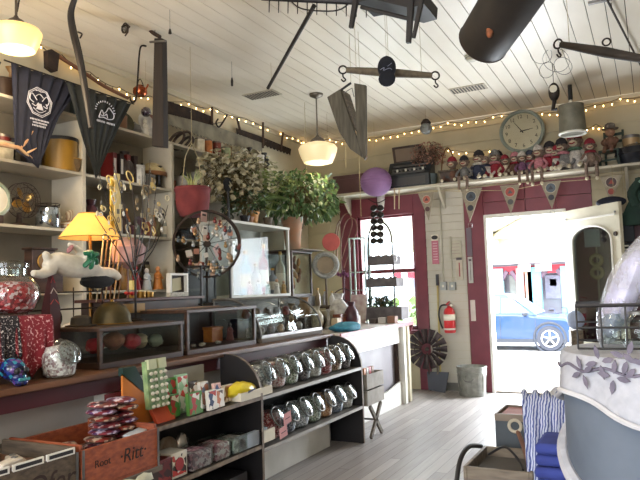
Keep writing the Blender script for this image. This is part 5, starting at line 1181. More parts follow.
# chain of black iron spools hanging at the window
q = yt(377,196,7.52)
t = thing('iron_garland','black iron garland of round discs hanging at the left of the window','garland',tuple(q),world=True)
MB().cyl(q+Vector((0,0,.05)),yt(377,250,7.52),.004,n=5).build('chain',blackm,t,world=True)
for k in range(6):
    for s_ in (-1,1):
        c_ = yt(377+s_*3.4,208+6.6*k,7.52); MB().ell(c_,(.046,.04,.040),12,8,rot=(0,.4*s_,0)).build('disc',blackm,t,world=True)
MB().tube(catmull([yt(368,199,7.5),yt(377,203,7.5),yt(386,199,7.5)],4),.006,5).build('hanger',blackm,t,world=True)
tag(MB().lathe([(0,-.10),(.03,-.09),(.045,0),(.05,.10),(0,.11)],14,tuple(yt(381,203,7.60))).build('wall_sconce',white),'small white cup shaped fitting under the shelf above the window','fitting')
for i,(xa,l) in enumerate(((394.5,'thin stick hanging below the black register'),(399,'second thin stick hanging below the black register'))):
    a_,b_ = yt(xa,188,7.59),yt(xa,209,7.59); tag(MB().cyl(a_,b_,.009,.006,n=7).build('drumstick',M_('stick0',(196,176,140)),),l,'stick')
# siding between window and door: signs, boxes, mop, extinguisher
def sign(name,label,px0,py0,px1,py1,m,parts=(),y=YW-.012,cat='sign',th=.008):
    a_,b_ = yt(px0,py0,y),yt(px1,py1,y); t = thing(name,label,cat,tuple((a_+b_)/2))
    w,h = abs(b_.x-a_.x),abs(a_.z-b_.z); MB().bx(-w/2,w/2,0,th,-h/2,h/2).build('board',m,t,bevel=.002)
    for (nm,fx0,fx1,fz0,fz1,mm) in parts: MB().bx(w*fx0,w*fx1,-.003,0,h*fz0,h*fz1).build(nm,mm,t)
    return t,w,h
pinks = M_('sign_pink',(190,110,130),.6)
t,w,h = sign('wall_sign','tall pink lettered sign with a black oval on top beside the window trim',431,235,439.5,264.5,paper,(('pink_panel',-.48,.48,-.48,.30,pinks),))
MB().ell((0,-.004,h*.41),(w*.46,.004,h*.07),18,8).build('black_oval',black,t)
for k in range(7): MB().bx(-w*.3,w*.3,-.0045,-.003,h*(.2-.09*k),h*(.225-.09*k)).build('print_line',M_('sign_print',(226,190,196)),t)
t,w,h = sign('certificate','pale faded paper notice taped above the electrical boxes',449,241,462,258,M_('faded_paper',(196,190,170),.8))
for k in range(4): MB().bx(-w*.35,w*.35,-.001,0,h*(.3-.18*k),h*(.33-.18*k)).build('print_line',M_('faded_print',(170,150,140)),t)
t,w,h = sign('thermometer_sign','white framed thermometer sign with a red column right of the conduits',455.5,257,463.5,280,M_('thermo_cream',(200,190,170),.6),(('red_column',-.08,.08,-.35,.25,M_('thermo_red',(170,70,80))),('header',-.4,.4,.36,.46,M_('thermo_dark',(90,80,80)))))
t,w,h = sign('wall_thermometer','pale long wall thermometer mounted on the maroon door post',467.5,257,473.5,283,M_('pale_grey_plate',(190,186,180),.5),(('tube',-.08,.08,-.4,.3,steel),('dial_mark',-.3,.3,.33,.42,M_('thermo_dark',(90,80,80)))),y=YW-.03)
sign('steel_plate','dark grey strip plate on the maroon door post above the thermometer',466,228,472.5,256,M_('grey_strip',(110,96,106),.6),y=YW-.028)
t,w,h = sign('light_switch','narrow white switch plate low on the maroon door post',470,300,476,321,M_('ivory_plate',(214,200,190),.5),y=YW-.03,cat='switch')
for i,(x0,x1,l) in enumerate(((441,447.5,'left grey electrical box with a conduit'),(450,456.5,'right grey electrical box with a conduit'))):
    a_,b_ = yt(x0,282,YW),yt(x1,290,YW); t = thing('electrical_box',l+' on the cream siding','electrical box',tuple((a_+b_)/2)); w = b_.x-a_.x; h=a_.z-b_.z
    MB().bx(-w/2,w/2,-.05,0,-h/2,h/2).build('box',mat('grey_box',(170,174,172),.5),t,bevel=.004); MB().cyl((0,-.02,h/2),(0,-.02,SH-.04-t.location.z if i==0 else .62),.009,n=8).build('conduit',M_('conduit_cream',(190,184,164),.5),t); MB().bx(-.012,.012,-.054,-.05,-.015,.015).build('socket',paper,t)
p = at(437,392,z=0)
a_ = yt(437,276,YW-.03); x_ = a_.x
t = thing('mop','broom handle with a dark grip leaning upright beside the window trim','broom',(x_,BY-.10,0))
MB().cyl((.0,0,.10),(0,.05,a_.z-.12),.012,n=8).build('handle',M_('yellow_handle',(196,176,110),.5),t); MB().cyl((0,.05,a_.z-.12),(0,.055,a_.z+.02),.020,n=8).build('grip',M_('grip_dark',(60,60,66)),t); MB().bx(-.04,.04,-.02,.02,.0,.11).build('broom_head',black,t)
# fire extinguisher
p = yt(449.5,333,YW-.11); zt_ = yt(449.5,303,YW-.11).z
t = thing('fire_extinguisher','red fire extinguisher with black hose hung on the cream siding','fire extinguisher',(p.x,BY-.10,p.z)); h = zt_-p.z; er = mat('extinguisher_red',(196,30,36),.3)
MB().lathe([(0,0),(.062,0),(.07,.012),(.07,h*.70),(.055,h*.80),(.025,h*.86),(.022,h*.92),(0,h*.92)],26).build('cylinder',er,t)
MB().lathe([(.0715,h*.42),(.0715,h*.62)],26).build('label',paper,t,solid=.001); MB().lathe([(.0718,h*.10),(.0718,h*.16)],26).build('lower_label',white,t,solid=.001)
MB().bx(-.02,.02,-.02,.02,h*.90,h*.98).build('valve',steel,t); MB().box((.0,-.035,h*1.0),(.022,.11,.012),(.25,0,0)).build('lever',er,t); MB().cyl((.03,-.02,h*.93),(.04,-.03,h*.93),.016).build('gauge',paper,t)
MB().tube(catmull([(-.02,0,h*.94),(-.10,-.01,h*.90),(-.13,-.01,h*.62),(-.11,-.01,h*.30),(-.085,-.02,h*.15)],6),.011,7).build('hose',black,t); MB().bx(-.03,.03,.055,.085,h*.3,h*.8).build('bracket',steel,t)
# windmill fan wheel
q = yt(427,349,BY-.22); m = mpp(q); r = 20*m
t = thing('windmill_wheel','dark rusty windmill fan wheel with many blades leaning against the siding','windmill wheel',tuple(q),.25)
for k in range(15):
    a = 2*PI*k/15; b = MB(); c_,s_ = math.cos(a),math.sin(a)
    def P_(rr,tt,yy): return Vector((rr*c_-tt*s_,yy,rr*s_+tt*c_))
    b._add([P_(r*.28,-r*.05,0),P_(r,-r*.17,.012),P_(r,r*.17,-.02),P_(r*.28,r*.05,-.008)],[(0,1,2,3)]); b.build('blade',mat('dark_blade',(80,66,66),.6,.4,c2=(50,42,44),scale=10),t,solid=.002)
MB().torus((0,0,0),r*.62,.005,(0,1,0),36,5).build('ring',rust,t); MB().torus((0,0,0),r*.3,.005,(0,1,0),24,5).build('ring',rust,t); MB().cyl((0,-.03,0),(0,.03,0),r*.10,n=14).build('hub',rust,t)
MB().cyl((0,.015,-r*.2),(.02,.08,-(q.z-.01)),.010,n=6).build('post',rust,t)
# shovel blade
a_ = yt(438,373,BY-.10)
t = thing('shovel','old square dark shovel standing blade down by the wall below the wheel','shovel',(a_.x+.01,BY-.20,0))
zt_ = a_.z*1.1
MB().prism([(-.11,.0,.03),(.10,0,.0),(.15,.03,zt_),(-.13,.03,zt_)],(0,.006,0)).build('blade',mat('shovel_iron',(74,76,84),.6,.5),t); MB().cyl((.01,.033,zt_-.03),(.0,.08,zt_+.38),.016,n=8).build('handle',woodg,t)
# galvanised trash can
p0,p1 = at(457,366,y=BY-.26),at(486,366,y=BY-.26); r = (p1.x-p0.x)/2*1.02; h = .315
zz_ = at(471,366,y=BY-.26).z
t = thing('metal_bin','small galvanised metal bin with ribs standing left of the doorway','bin',((p0.x+p1.x)/2,BY-.26,0))
MB().lathe([(0,.0),(r*.86,0),(r*.88,.02),(r*.97,zz_*.92),(r,zz_*.93),(r*1.01,zz_),(r*.97,zz_),(r*.95,zz_*.93),(r*.84,.03),(0,.025)],36).build('body',galv,t)
for z in (.80,.86,.97): MB().torus((0,0,zz_*z),r*(.87+.12*z),.006,n=32,m=6).build('rib',galv,t)
MB().tube(catmull([(-r*.35,-r*.95,zz_*.62),(-r*.2,-r*1.08,zz_*.55),(0,-r*1.1,zz_*.53),(r*.2,-r*1.08,zz_*.55),(r*.35,-r*.95,zz_*.62)],4),.006,6).build('handle',steel,t)
for k in range(14):
    a = 2*PI*k/14; MB().cyl((r*.90*math.cos(a),r*.90*math.sin(a),.05),(r*.955*math.cos(a),r*.955*math.sin(a),zz_*.72),.006,n=5).build('flute',galv,t)
# right of the open door
cloth_g = mat('dark_green_coat',(36,60,50),.9,c2=(24,42,36),scale=10,bump=.3)
a_ = yt(629,178,7.52)
t = thing('green_coat','dark green coat hanging from the shelf at the right edge','coat',(a_.x+.22,7.56,a_.z),0)
b = MB(); vs=[]; n=18
for j in range(6):
    for i in range(n):
        a = 2*PI*i/n; w = .16+.035*j; vs.append((w*math.cos(a)*(1+.1*math.sin(3*a+j)),.06*math.sin(a),.0-.10*j))
b._add(vs,[(j*n+i,j*n+(i+1)%n,(j+1)*n+(i+1)%n,(j+1)*n+i) for j in range(5) for i in range(n)]+[tuple(range(n)),tuple(5*n+i for i in range(n-1,-1,-1))]); b.build('body',cloth_g,t)
MB().tube(catmull([(-.10,-.03,-.03),(-.20,-.04,-.16),(-.17,-.04,-.30)],4),.05,8).build('sleeve',cloth_g,t); MB().tube([(-.13,-.085,-.06),(-.08,-.088,-.02),(-.02,-.088,-.05)],.012,6).build('trim',M_('mint',(150,190,170)),t); MB().tube([(0,0,0),(0,0,SH-.03-a_.z)],.004,5).build('hanger_hook',steel,t)
t = thing('navy_cap','navy blue knitted cap hung on top of the open door','cap',tuple(yt(612,200,7.50)),world=True)
q = yt(614,199,7.52); t.location=q; t['_o']=tuple(q); b = MB(); b.ell(q+Vector((-.03,0,-.03)),(.15,.06,.06),18,10); b.build('cap_body',navy,t,world=True); MB().cyl(q,q+Vector((0,0,SH-.03-q.z)),.002,n=4).build('loop',rope,t,world=True)
dk = mat('dark_plum_panel',(70,34,40),.6)
t = thing('corner_cabinet','tall dark maroon cabinet against the back wall behind and right of the open door','cabinet',(.35,BY-.2,0),world=True)
MB().bx(-.53,.95,BY-.16,BY-.03,0,2.0).build('body',dk,t,world=True,bevel=.006); MB().bx(.02,.40,BY-.168,BY-.16,1.0,1.8).build('door_panel',redbright,t,world=True); MB().bx(-.54,.97,BY-.18,BY-.03,2.0,2.03).build('cornice',dk,t,world=True)
q = at(592,238,y=BY-.17); tag(MB().bx(q.x-.08,q.x+.08,BY-.18,BY-.165,q.z-.1,q.z+.1).build('pinned_notice',M_('notice_pale',(196,206,200),.6)),'pale notice seen through the glass of the open door','notice')
t = thing('gold_hook_rack','pale gold double ring ornament seen through the glass of the open door','ornament',(q.x+.03,BY-.175,q.z-.32))
for z in (-.07,.07): MB().torus((0,0,z),.055,.022,(0,1,0),20,7).build('ring',M_('pale_gold',(200,180,120),.5),t)
# stuff hanging between door and cabinet
for i,(px,py,h,c,l) in enumerate(((628,228,.30,(30,36,46),'black bag hanging right of the open door'),(627,252,.20,(190,186,180),'white lettered black card right of the open door edge'))):
    q = yt(px,py,7.70); t = thing('hanging_bag' if i==0 else 'lettered_card',l,'bag' if i==0 else 'card',tuple(q)); MB().bx(-.06,.06,0,.03,-h/2,h/2).build('body',M_('hb%d'%i,(30,34,42),.6),t,bevel=.008)
    if i: 
        for k in range(4): MB().bx(-.02,.02,-.002,0,h*(.3-.2*k),h*(.38-.2*k)).build('mark',white,t)
    MB().cyl((0,.015,h/2),(0,.015,SH-.03-q.z),.002,n=4).build('cord',rope,t)
# ================================================================ CORNER: things on and above the white counter
WT = .906
# tiered basket stand
q = at(387,322,z=WT); bx_,by_ = q.x,q.y
t = thing('tiered_stand','three tier black wire stand with grey trays of trinkets before the window','stand',(bx_,by_,WT))
def tz(py): return at(385,py,y=by_).z-WT
m = mpp(q)
MB().tube(catmull([(-18*m,0,0),(-18*m,0,tz(250)),(-14*m,0,tz(229)),(-4*m,0,tz(221)),(6*m,0,tz(229)),(9*m,0,tz(250)),(9*m,0,0)],5),.010,6).build('frame',blackm,t)
traym = mat('grey_tray',(104,98,98),.6,c2=(76,70,72),scale=12)
for (py,w) in ((262,14),(284,16),(316,20)):
    z0_ = tz(py+3); b = MB(); b.pan(-w*m,w*m,-.13,.10,z0_,z0_+(.14 if py>300 else .10),.006); b.build('tray',traym,t)
for (py,n_,nm,cs) in ((262,7,'glass_bauble',[(210,206,206),(180,176,180),(160,130,110)]),(284,5,'grey_trinket',[(90,84,88),(150,140,140)]),(316,6,'red_packet',[(150,60,60),(190,170,160)])):
    for k in range(n_):
        o = tag(MB().ell((0,0,.03),(.036,.036,.05),10,7).build(nm,mat('%s_%d'%(nm,k%len(cs)),cs[k%len(cs)],.25,c2=tuple(int(v*.7) for v in cs[k%len(cs)]),scale=20)),{'glass_bauble':'silver glass bauble in the top tray of the wire stand','grey_trinket':'grey trinket in the middle tray of the wire stand','red_packet':'red wrapped piece in the bottom tray of the wire stand'}[nm],'trinket',nm.replace('_',' ')+'s in the wire stand')
        o.location = (bx_+(-14+28*k/(n_-1))*m*.9,by_-.06+.05*(k%2),WT+tz(py+3)+.04)
t = thing('leafy_bundle','dark green leafy bundle above the lowest tray of the wire stand','plant',(bx_-.02,by_+.02,WT+tz(316)+.06)); leaf_plant(t,'leaves',mat('dark_sprig',(44,60,50),.6,c2=(70,90,70),scale=12),170,(.17,.08,.08),.05,stem=stemm,c=(-.05,0,.08),seed=31)
for k in range(3): tag(MB().bx(bx_-.10+.11*k,bx_-.01+.11*k,by_-.30,by_-.2,WT,WT+.05+.015*k).build('small_box',M_('wbx%d'%k,((90,80,80),(200,196,190),(130,90,70))[k],.6),bevel=.003),('dark small box left in front of the tiered wire stand','white small box in the middle before the tiered wire stand','brown small box right before the tiered wire stand')[k],'box')
# iron hoops (bent branches) and scroll stand
q = at(343,322,z=WT+.0)
t = thing('scroll_stand','dark plum iron stand with curled scrolls and tall hoops near the corner','stand',tuple(q),world=True); pm = mat('plum_iron',(74,44,56),.5,.4)
X_ = q.y
def pl(px,py): return yt(px,py,X_)
for a_ in ([(338,275),(337,240),(342,218),(349,214),(352,225),(346,245),(341,262)],[(342,277),(341,245),(346,222),(354,219),(357,230),(350,250),(344,268)],[(335,272),(334,250),(337,226),(343,216)]): MB().tube(catmull([pl(*k) for k in a_],5),.007,6).build('hoop',mat('twig_pale',(130,96,80),.7),t,world=True)
MB().cyl(pl(344,322),pl(344,270),.010,n=8).build('post',pm,t,world=True)
for s_ in (-1,1):
    for (yy,k) in ((296,1),(308,1.5)): MB().tube(catmull([pl(344,yy-8),pl(344+s_*8*k,yy-4),pl(344+s_*11*k,yy+2),pl(344+s_*8*k,yy+5),pl(344+s_*6*k,yy+1),pl(344+s_*8*k,yy)],5),.007,6).build('scroll',pm,t,world=True)
MB().tube([pl(330,315),pl(358,313)],.007,6).build('cross_bar',pm,t,world=True)
b = MB()
for k in range(9): b.ell(pl(336+2.3*k,273+((k*7)%3)),(.016,.016,.03),7,5)
b.build('bead_cluster',M_('plum_bead',(130,60,110),.4),t,world=True)
# round woven dial (sieve) and coral disc
q = yt(325.5,265,6.35); m = mpp(q)
t = thing('round_mirror','round grey framed mirror with figures reflected, on a wooden stand in the corner','mirror',tuple(q),.5)
MB().torus((0,0,0),11.2*m,2.6*m,(0,1,0),36,10).build('frame',mat('grey_wicker',(170,170,162),.6,c2=(130,130,124),scale=60,bump=.5),t); MB().cyl((0,.01,0),(0,.014,0),9*m,n=30).build('mirror_glass',mat('mirror_dark',(120,110,96),.08,.9),t)
MB().cyl((0,0,-13*m),(0,0,-(q.z-1.12)),.012,n=8).build('post',woodg,t); MB().box((0,0,-(q.z-1.12)),(.14,.10,.02)).build('foot',woodg,t)
q = yt(331,242,6.75); m = mpp(q)
t = thing('coral_disc','coral red round disc fan hanging behind the mirror','disc',tuple(q),.4); MB().lathe([(0,-.01),(8.5*m,-.006),(9*m,0),(8.5*m,.006),(0,.01)],30,(0,0,0),(0,1,0)).build('disc_body',M_('coral',(220,104,96),.6,emis=None),t); MB().cyl((0,0,8*m),(0,0,CZ-q.z),.0015,n=4).build('cord',rope,t)
# corner shelf rack: white frame with items
def cframe(): pass
q0,q1 = yt(349,238,6.9),yt(366,290,6.9)
t = thing('white_rack','narrow pale green metal rack standing on the white counter beside the window','rack',(q0.x,6.9,WT),world=True); gp = M_('pale_green_metal',(176,190,180),.5)
for xx in (q0.x,q1.x): MB().bx(xx-.008,xx+.008,6.89,6.91,WT,q0.z).build('upright',gp,t,world=True); 
for xx in (q0.x,q1.x): MB().bx(xx-.008,xx+.008,7.03,7.05,WT,q0.z).build('upright',gp,t,world=True)
for z_ in (q0.z,yt(350,272,6.9).z,yt(350,290,6.9).z): MB().bx(q0.x,q1.x,6.89,7.05,z_-.01,z_).build('shelf',gp,t,world=True)
# dark wooden box shelves left of it holding items
q0,q1 = yt(312,279,6.45),yt(352,318,6.45)
t = thing('corner_shelf','dark wooden box shelf packed with small jars beneath the round mirror','shelf',((q0.x+q1.x)/2,6.5,WT),world=True)
zt_ = 1.10
for z_ in (WT+.0,zt_): MB().bx(q0.x,q1.x,6.3,6.55,z_,z_+.018).build('shelf_board',wood,t,world=True)
for xx in (q0.x,(q0.x+q1.x)/2,q1.x-.018): MB().bx(xx,xx+.018,6.3,6.55,WT+.018,zt_).build('side_board',wood,t,world=True)
for k in range(5):
    c = ((190,180,160),(90,70,60),(206,202,196),(140,150,150),(120,60,50))[k]
    put('storage_jar',('cream','brown','white','grey','dark red')[k]+' lidded jar in the dark box shelf beneath the round mirror','jar',0,0,-3,g_tin,.035,.11,M_('stj%d'%k,c,.35),steel,z=WT+.02); COL.objects[-1].parent.location = (q0.x+.07+.077*k,6.37,WT+.0185)
for k in range(4):
    c = ((190,170,140),(150,150,156),(226,222,214),(100,80,100))[k]
    put('ornament_bottle',('tan','grey','white','purple')[k]+' bottle standing on top of the dark box shelf','bottle',0,0,-3,g_bottle,.03,.20-.02*k,M_('orb%d'%k,c,.3),None,gold,z=1.12); COL.objects[-1].parent.location = (q0.x+.05+.09*k,6.48,zt_+.0185)
# papers & blue cloth at counter near edge
t = thing('leaning_frame','white patterned board leaning behind the scroll stand','board',tuple(yt(355,322,6.75)),0); t.location.z=WT
MB().box((.02,.06,.16),(.20,.012,.34),(-.25,.0,0)).build('board',mat('white_pattern',(216,206,200),.6,c2=(176,140,140),scale=14),t)
t = thing('blue_cloth','turquoise blue crumpled cloth on the near end of the white counter','cloth',(at(346,330,x=-2.62).x,at(346,333,x=-2.62).y,WT)); b = MB(); b.ell((0,0,.035),(.13,.24,.05),20,8,jit=.16); b.build('heap',mat('turquoise',(70,150,170),.8,c2=(40,110,136),scale=18,bump=.5),t,sub=1)
for k,(px,c,l) in enumerate(((338,(200,180,150),'tan paper bag behind the turquoise cloth'),(349,(190,206,210),'pale blue box behind the turquoise cloth'),(358,(214,206,196),'cream box right behind the turquoise cloth'))):
    q = at(px,326,x=-2.80); put('paper_bag',l,'bag' if k==0 else 'box',0,0,-3,g_box,.09,.07,.11,M_('pb%d'%k,c,.6),z=WT+.001,lid=False); COL.objects[-1].parent.location=(-2.82,q.y,WT+.001)
# ================================================================ HANGING FROM THE CEILING
def cord(t,p,m=None,r=.0018): MB().cyl(p,(p[0],p[1],CZ),r,n=5).build('cord',m or rope,t,world=True)
milk = mat('milk_glass',(250,236,200),.3,c2=(246,230,190),scale=2,emis=(255,226,160),es=.35)
milkw = mat('milk_glass_warm',(250,226,160),.3,c2=(246,220,150),scale=2,emis=(255,214,120),es=.62)
def school(label,c,r,mm):
    t = thing('pendant_lamp',label,'ceiling lamp',tuple(c)); h = r*1.1
    MB().lathe([(0,-h*.52),(r*.5,-h*.52),(r*.74,-h*.46),(r*.88,-h*.2),(r*.98,h*.08),(r,h*.2),(r*.9,h*.34),(r*.6,h*.44),(r*.36,h*.48),(r*.34,h*.52)],40).build('glass_shade',mm,t)
    fit = mat('fitter_metal',(110,100,88),.4,.7)
    MB().lathe([(r*.36,h*.50),(r*.38,h*.56),(r*.30,h*.66),(r*.12,h*.76),(.012,h*.84),(.0,h*.84)],24).build('fitter',fit,t)
    MB().cyl((0,0,h*.8),(0,0,CZ-.03-c.z),.008,n=8).build('rod',fit,t); MB().lathe([(0,CZ-c.z),(.075,CZ-c.z),(.07,CZ-.02-c.z),(.02,CZ-.045-c.z),(0,CZ-.045-c.z)],24).build('canopy',fit,t)
c1 = at(16,38,y=2.62); school('glowing milk glass schoolhouse pendant at the top left corner','' if False else c1,24.5*mpp(c1),milkw)
c2_ = at(318,153,y=6.0); school('white milk glass schoolhouse pendant above the green plant',c2_,19.5*mpp(c2_),milk)
LAMPS += [((c1.x,c1.y,c1.z-.28),(1,.78,.5),22,.16),((c2_.x,c2_.y,c2_.z-.26),(1,.86,.66),7,.14)]
for i,(x,y) in enumerate(((-1.1,.4),(-1.1,-1.8))):  # two more pendants, out of view, added to brighten the room
    cc = Vector((x,y,2.86)); school(('added milk glass pendant, out of view over the middle of the room','added milk glass pendant, out of view near the front openings')[i],cc,.2,milk); LAMPS.append(((cc.x,cc.y,cc.z-.26),(1,.85,.66),34,.16))
for (p,c,e,r) in LAMPS:
    l = bpy.data.lights.new('lamp_bulb','POINT'); l.energy = e; l.color = c; l.shadow_soft_size = r; o = bpy.data.objects.new('lamp_bulb',l); COL.objects.link(o); o.location = p
# singletree (yoke) with rings and cap
def singletree(label,a,b,r,m):
    t = thing('singletree',label,'singletree',tuple((a+b)/2),world=True); d = (b-a).normalized()
    MB().tube([a,a+(b-a)*.25,(a+b)/2,a+(b-a)*.75,b],r,10,rs=[r*.72,r*.95,r*1.15,r*.95,r*.72]).build('bar',m,t,world=True)
    for e,s_ in ((a,-1),(b,1)):
        c = e+d*s_*r*.8; MB().torus(c,r*1.0,r*.22,d.cross(Vector((0,0,1))),20,6).build('end_ring',blackm,t,world=True)
        MB().tube(catmull([c+Vector((0,0,-r*.9)),c+Vector((0,0,-r*1.8)),c+d*r*.6+Vector((0,0,-r*2.5)),c+d*r*.1+Vector((0,0,-r*3.0)),c-d*r*.5+Vector((0,0,-r*2.5))],4),r*.2,6).build('hook',blackm,t,world=True)
    return t
ywood = mat('weathered_yoke',(116,104,84),.75,c2=(84,74,60),scale=6,stretch=(4,4,4),bump=.3)
a_,b_ = at(346,70,y=4.35),at(432,75.5,y=4.62)
t = singletree('weathered wooden singletree with hooked ends hanging from the ceiling, black cap on it',a_,b_,.030,ywood)
for f in (.12,.5,.88): cord(t,a_+(b_-a_)*f+Vector((0,0,.02)))
q = at(387,72,y=4.38)
t = thing('black_cap','black baseball cap with pale lettering hanging over the wooden singletree','cap',tuple(q),.3)
ck = mat('cap_black',(24,26,36),.9,c2=(18,20,28),scale=30)
MB().ell((0,-.01,.03),(.068,.055,.085),18,12).build('crown',ck,t); MB().ell((0,-.045,-.065),(.062,.022,.06),16,8).build('visor',ck,t); MB().ell((0,0,.118),(.008,.008,.005),8,5).build('button',ck,t)
MB().tube(catmull([(-.045,-.062,.0),(-.015,-.068,.012),(-.02,-.068,-.008),(.02,-.068,.004),(.04,-.064,-.006)],4),.0022,4).build('stitched_mark',M_('cap_thread',(150,156,176),.8),t); MB().tube([(.01,-.066,.02),(.04,-.055,.045)],.002,4).build('stitched_mark',M_('cap_thread',(150,156,176)),t)
MB().cyl((0,0,.11),(0,0,CZ-q.z),.0012,n=4).build('cord',rope,t)
# two boards forming a narrow trough
t = thing('wooden_trough','old wooden V shaped trough of two grey boards hanging point down','trough',tuple(at(350,115,y=4.7)),world=True)
Y_ = 4.7; gw = mat('trough_board',(96,90,76),.75,c2=(66,62,52),scale=5,stretch=(8,8,1),bump=.3)
L1 = [at(*p,y=Y_) for p in ((327,97),(340,89),(353,128),(363,158),(350,149),(339,132))]; MB().prism(L1,(0,.03,0)).build('left_board',gw,t,world=True,bevel=.003)
L2 = [at(*p,y=Y_-.03) for p in ((354,83),(365.5,85),(366,157),(364,160),(357,140))]; MB().prism(L2,(0,.03,0)).build('right_board',gw,t,world=True,bevel=.003)
L3 = [at(*p,y=Y_+.03) for p in ((341,89),(344,91),(357,132),(353,128))]; MB().prism(L3,(0,.12,0)).build('inner_board',woodg,t,world=True)
MB().tube([at(341,90,y=Y_),at(351,83,y=Y_)],.010,8).build('roller',black,t,world=True); MB().tube([at(344,93,y=Y_),at(352,88,y=Y_),at(354,97,y=Y_)],.004,5).build('wire',steel,t,world=True)
cord(t,at(351,84,y=Y_)); cord(t,at(360,85,y=Y_))
# stoneware / wooden cylinder top right
a_ = at(483,42,y=3.2); b_ = at(545,-52,y=2.75); ax = (b_-a_).normalized(); m=mpp(a_); r=25.5*m
t = thing('hanging_barrel','dark wooden cylinder churn with faint orange print hanging aslant at the top','barrel',tuple(a_),world=True)
bm_ = mat('barrel_dark',(50,44,38),.6,c2=(34,30,27),scale=7,bump=.3)
MB().lathe([(r*.92,.012),(r*.97,0),(r,.01),(r*1.02,.25),(r,.62),(0,.62)],36,a_,ax).build('body',bm_,t,world=True); MB().lathe([(0,.016),(r*.9,.012),(r*.93,.02)],36,a_,ax).build('end_plate',mat('barrel_end',(120,112,98),.5,.3,c2=(90,84,74),scale=6),t,world=True)
MB().torus(a_+ax*.004,r*.97,.006,ax,36,6).build('end_rim',rust,t,world=True)
side = (CAM-a_); side = (side-ax*side.dot(ax)).normalized()
c_ = a_+ax*.20+side*(r*1.018); s2 = ax.cross(side).normalized()
MB().ell(c_,(.018,.018,.03),10,6).build('orange_print',mat('orange_print',(160,90,50),.7,c2=(70,50,38),scale=40),t,world=True)
for f in (.12,.45): cord(t,a_+ax*f+Vector((0,0,r*.6)),blackm,.004)
# right singletree
a_,b_ = at(561,44.5,y=3.9),at(655,61,y=3.7)
t = singletree('dark wooden singletree with iron rings at the top right edge',a_,b_,.026,mat('dark_yoke',(62,52,44),.7,c2=(42,36,30),scale=6,bump=.3))
q = at(607,50,y=3.8); MB().torus(q+Vector((0,0,.045)),.02,.005,(0,1,0),18,6).build('middle_ring',blackm,t,world=True)
for f in (.1,.9): cord(t,a_+(b_-a_)*f+Vector((0,0,.02)))
# wire loops, padlock, pulley above the bucket
q = at(554,92,y=6.4)
t = thing('pulley_block','black iron pulley block with a white disc hanging beside the tin bucket','pulley',tuple(q),world=True); m=mpp(q)
MB().ell(q+Vector((0,0,0)),(9*m*.6,.04,12*m*.8),14,10).build('block',blackm,t,world=True); MB().cyl(q+Vector((0,-.05,.02)),q+Vector((0,-.04,.02)),.035,n=16).build('sheave',paper,t,world=True); MB().tube([q+Vector((0,0,-.08)),q+Vector((-.02,0,-.17)),q+Vector((.02,0,-.17))],.02,6).build('strap',blackm,t,world=True); cord(t,q+Vector((0,0,.09)),blackm,.003)
for k,(cx_,cy_,rx_,ry_) in enumerate(((541,54,9,11),(556,60,11,13),(563,66,8,9),(547,70,9,7))):
    o = thing('wire_loop','thin looped wire tangle hanging above the pulley block','wire',tuple(at(cx_,cy_,y=6.0)),.2*k,'wire loops above the pulley'); MB().torus((0,0,0),rx_*.0092,.0022,(0,1,0),26,4,ry=ry_*.0092).build('wire',blackm,o); MB().cyl((0,0,ry_*.009),(0,0,CZ-o.location.z),.0012,n=4).build('cord',rope,o)
q = at(572,121,y=7.2); m = mpp(q)
t = thing('tin_bucket','grey galvanised bucket hanging upside down above the dolls','bucket',tuple(q),world=True)
MB().lathe([(0,-.13),(12.5*m,-.13),(13*m,-.12),(12*m,.17),(0,.175)],28,q).build('body',mat('dull_galv',(132,128,112),.6,.4,c2=(104,102,90),scale=10,bump=.2),t,world=True)
MB().torus(q+Vector((0,0,-.135)),12.6*m,.012,n=28,m=6).build('white_rim',white,t,world=True); MB().lathe([(0,.17),(.05,.17),(.03,.20),(0,.24)],14,q).build('knob',paper,t,world=True); MB().cyl(q+Vector((0,0,.23)),q+Vector((0,0,.42)),.022,n=8).build('rope_grip',black,t,world=True); cord(t,q+Vector((0,0,.4)),blackm,.003)
# hanging round tin lantern
q = at(426,127,y=7.2); m = mpp(q)
t = thing('tin_lantern','small round tin lantern hanging in front of the string lights','lantern',tuple(q)); MB().lathe([(0,.05),(.06,.04),(.068,0),(.06,-.04),(0,-.05)],24,(0,0,-.02),(0,1,0)).build('case',mat('lantern_tin',(130,132,128),.5,.5),t); MB().lathe([(.055,.03),(.06,.05),(.03,.09),(0,.10)],16).build('cap',rust,t); MB().torus((0,-.05,-.02),.05,.006,(0,1,0),20,5).build('bezel',steel,t); MB().cyl((0,0,.10),(0,0,CZ-q.z),.0015,n=4).build('cord',rope,t)
q = at(432,95,y=6.9); t = thing('fishing_weight','slim grey weight dangling from the ceiling near the singletree hook','weight',tuple(q)); MB().lathe([(0,-.05),(.012,-.04),(.012,.03),(0,.05)],10).build('body',steel,t); MB().cyl((0,0,.04),(0,0,CZ-q.z),.001,n=4).build('cord',rope,t)
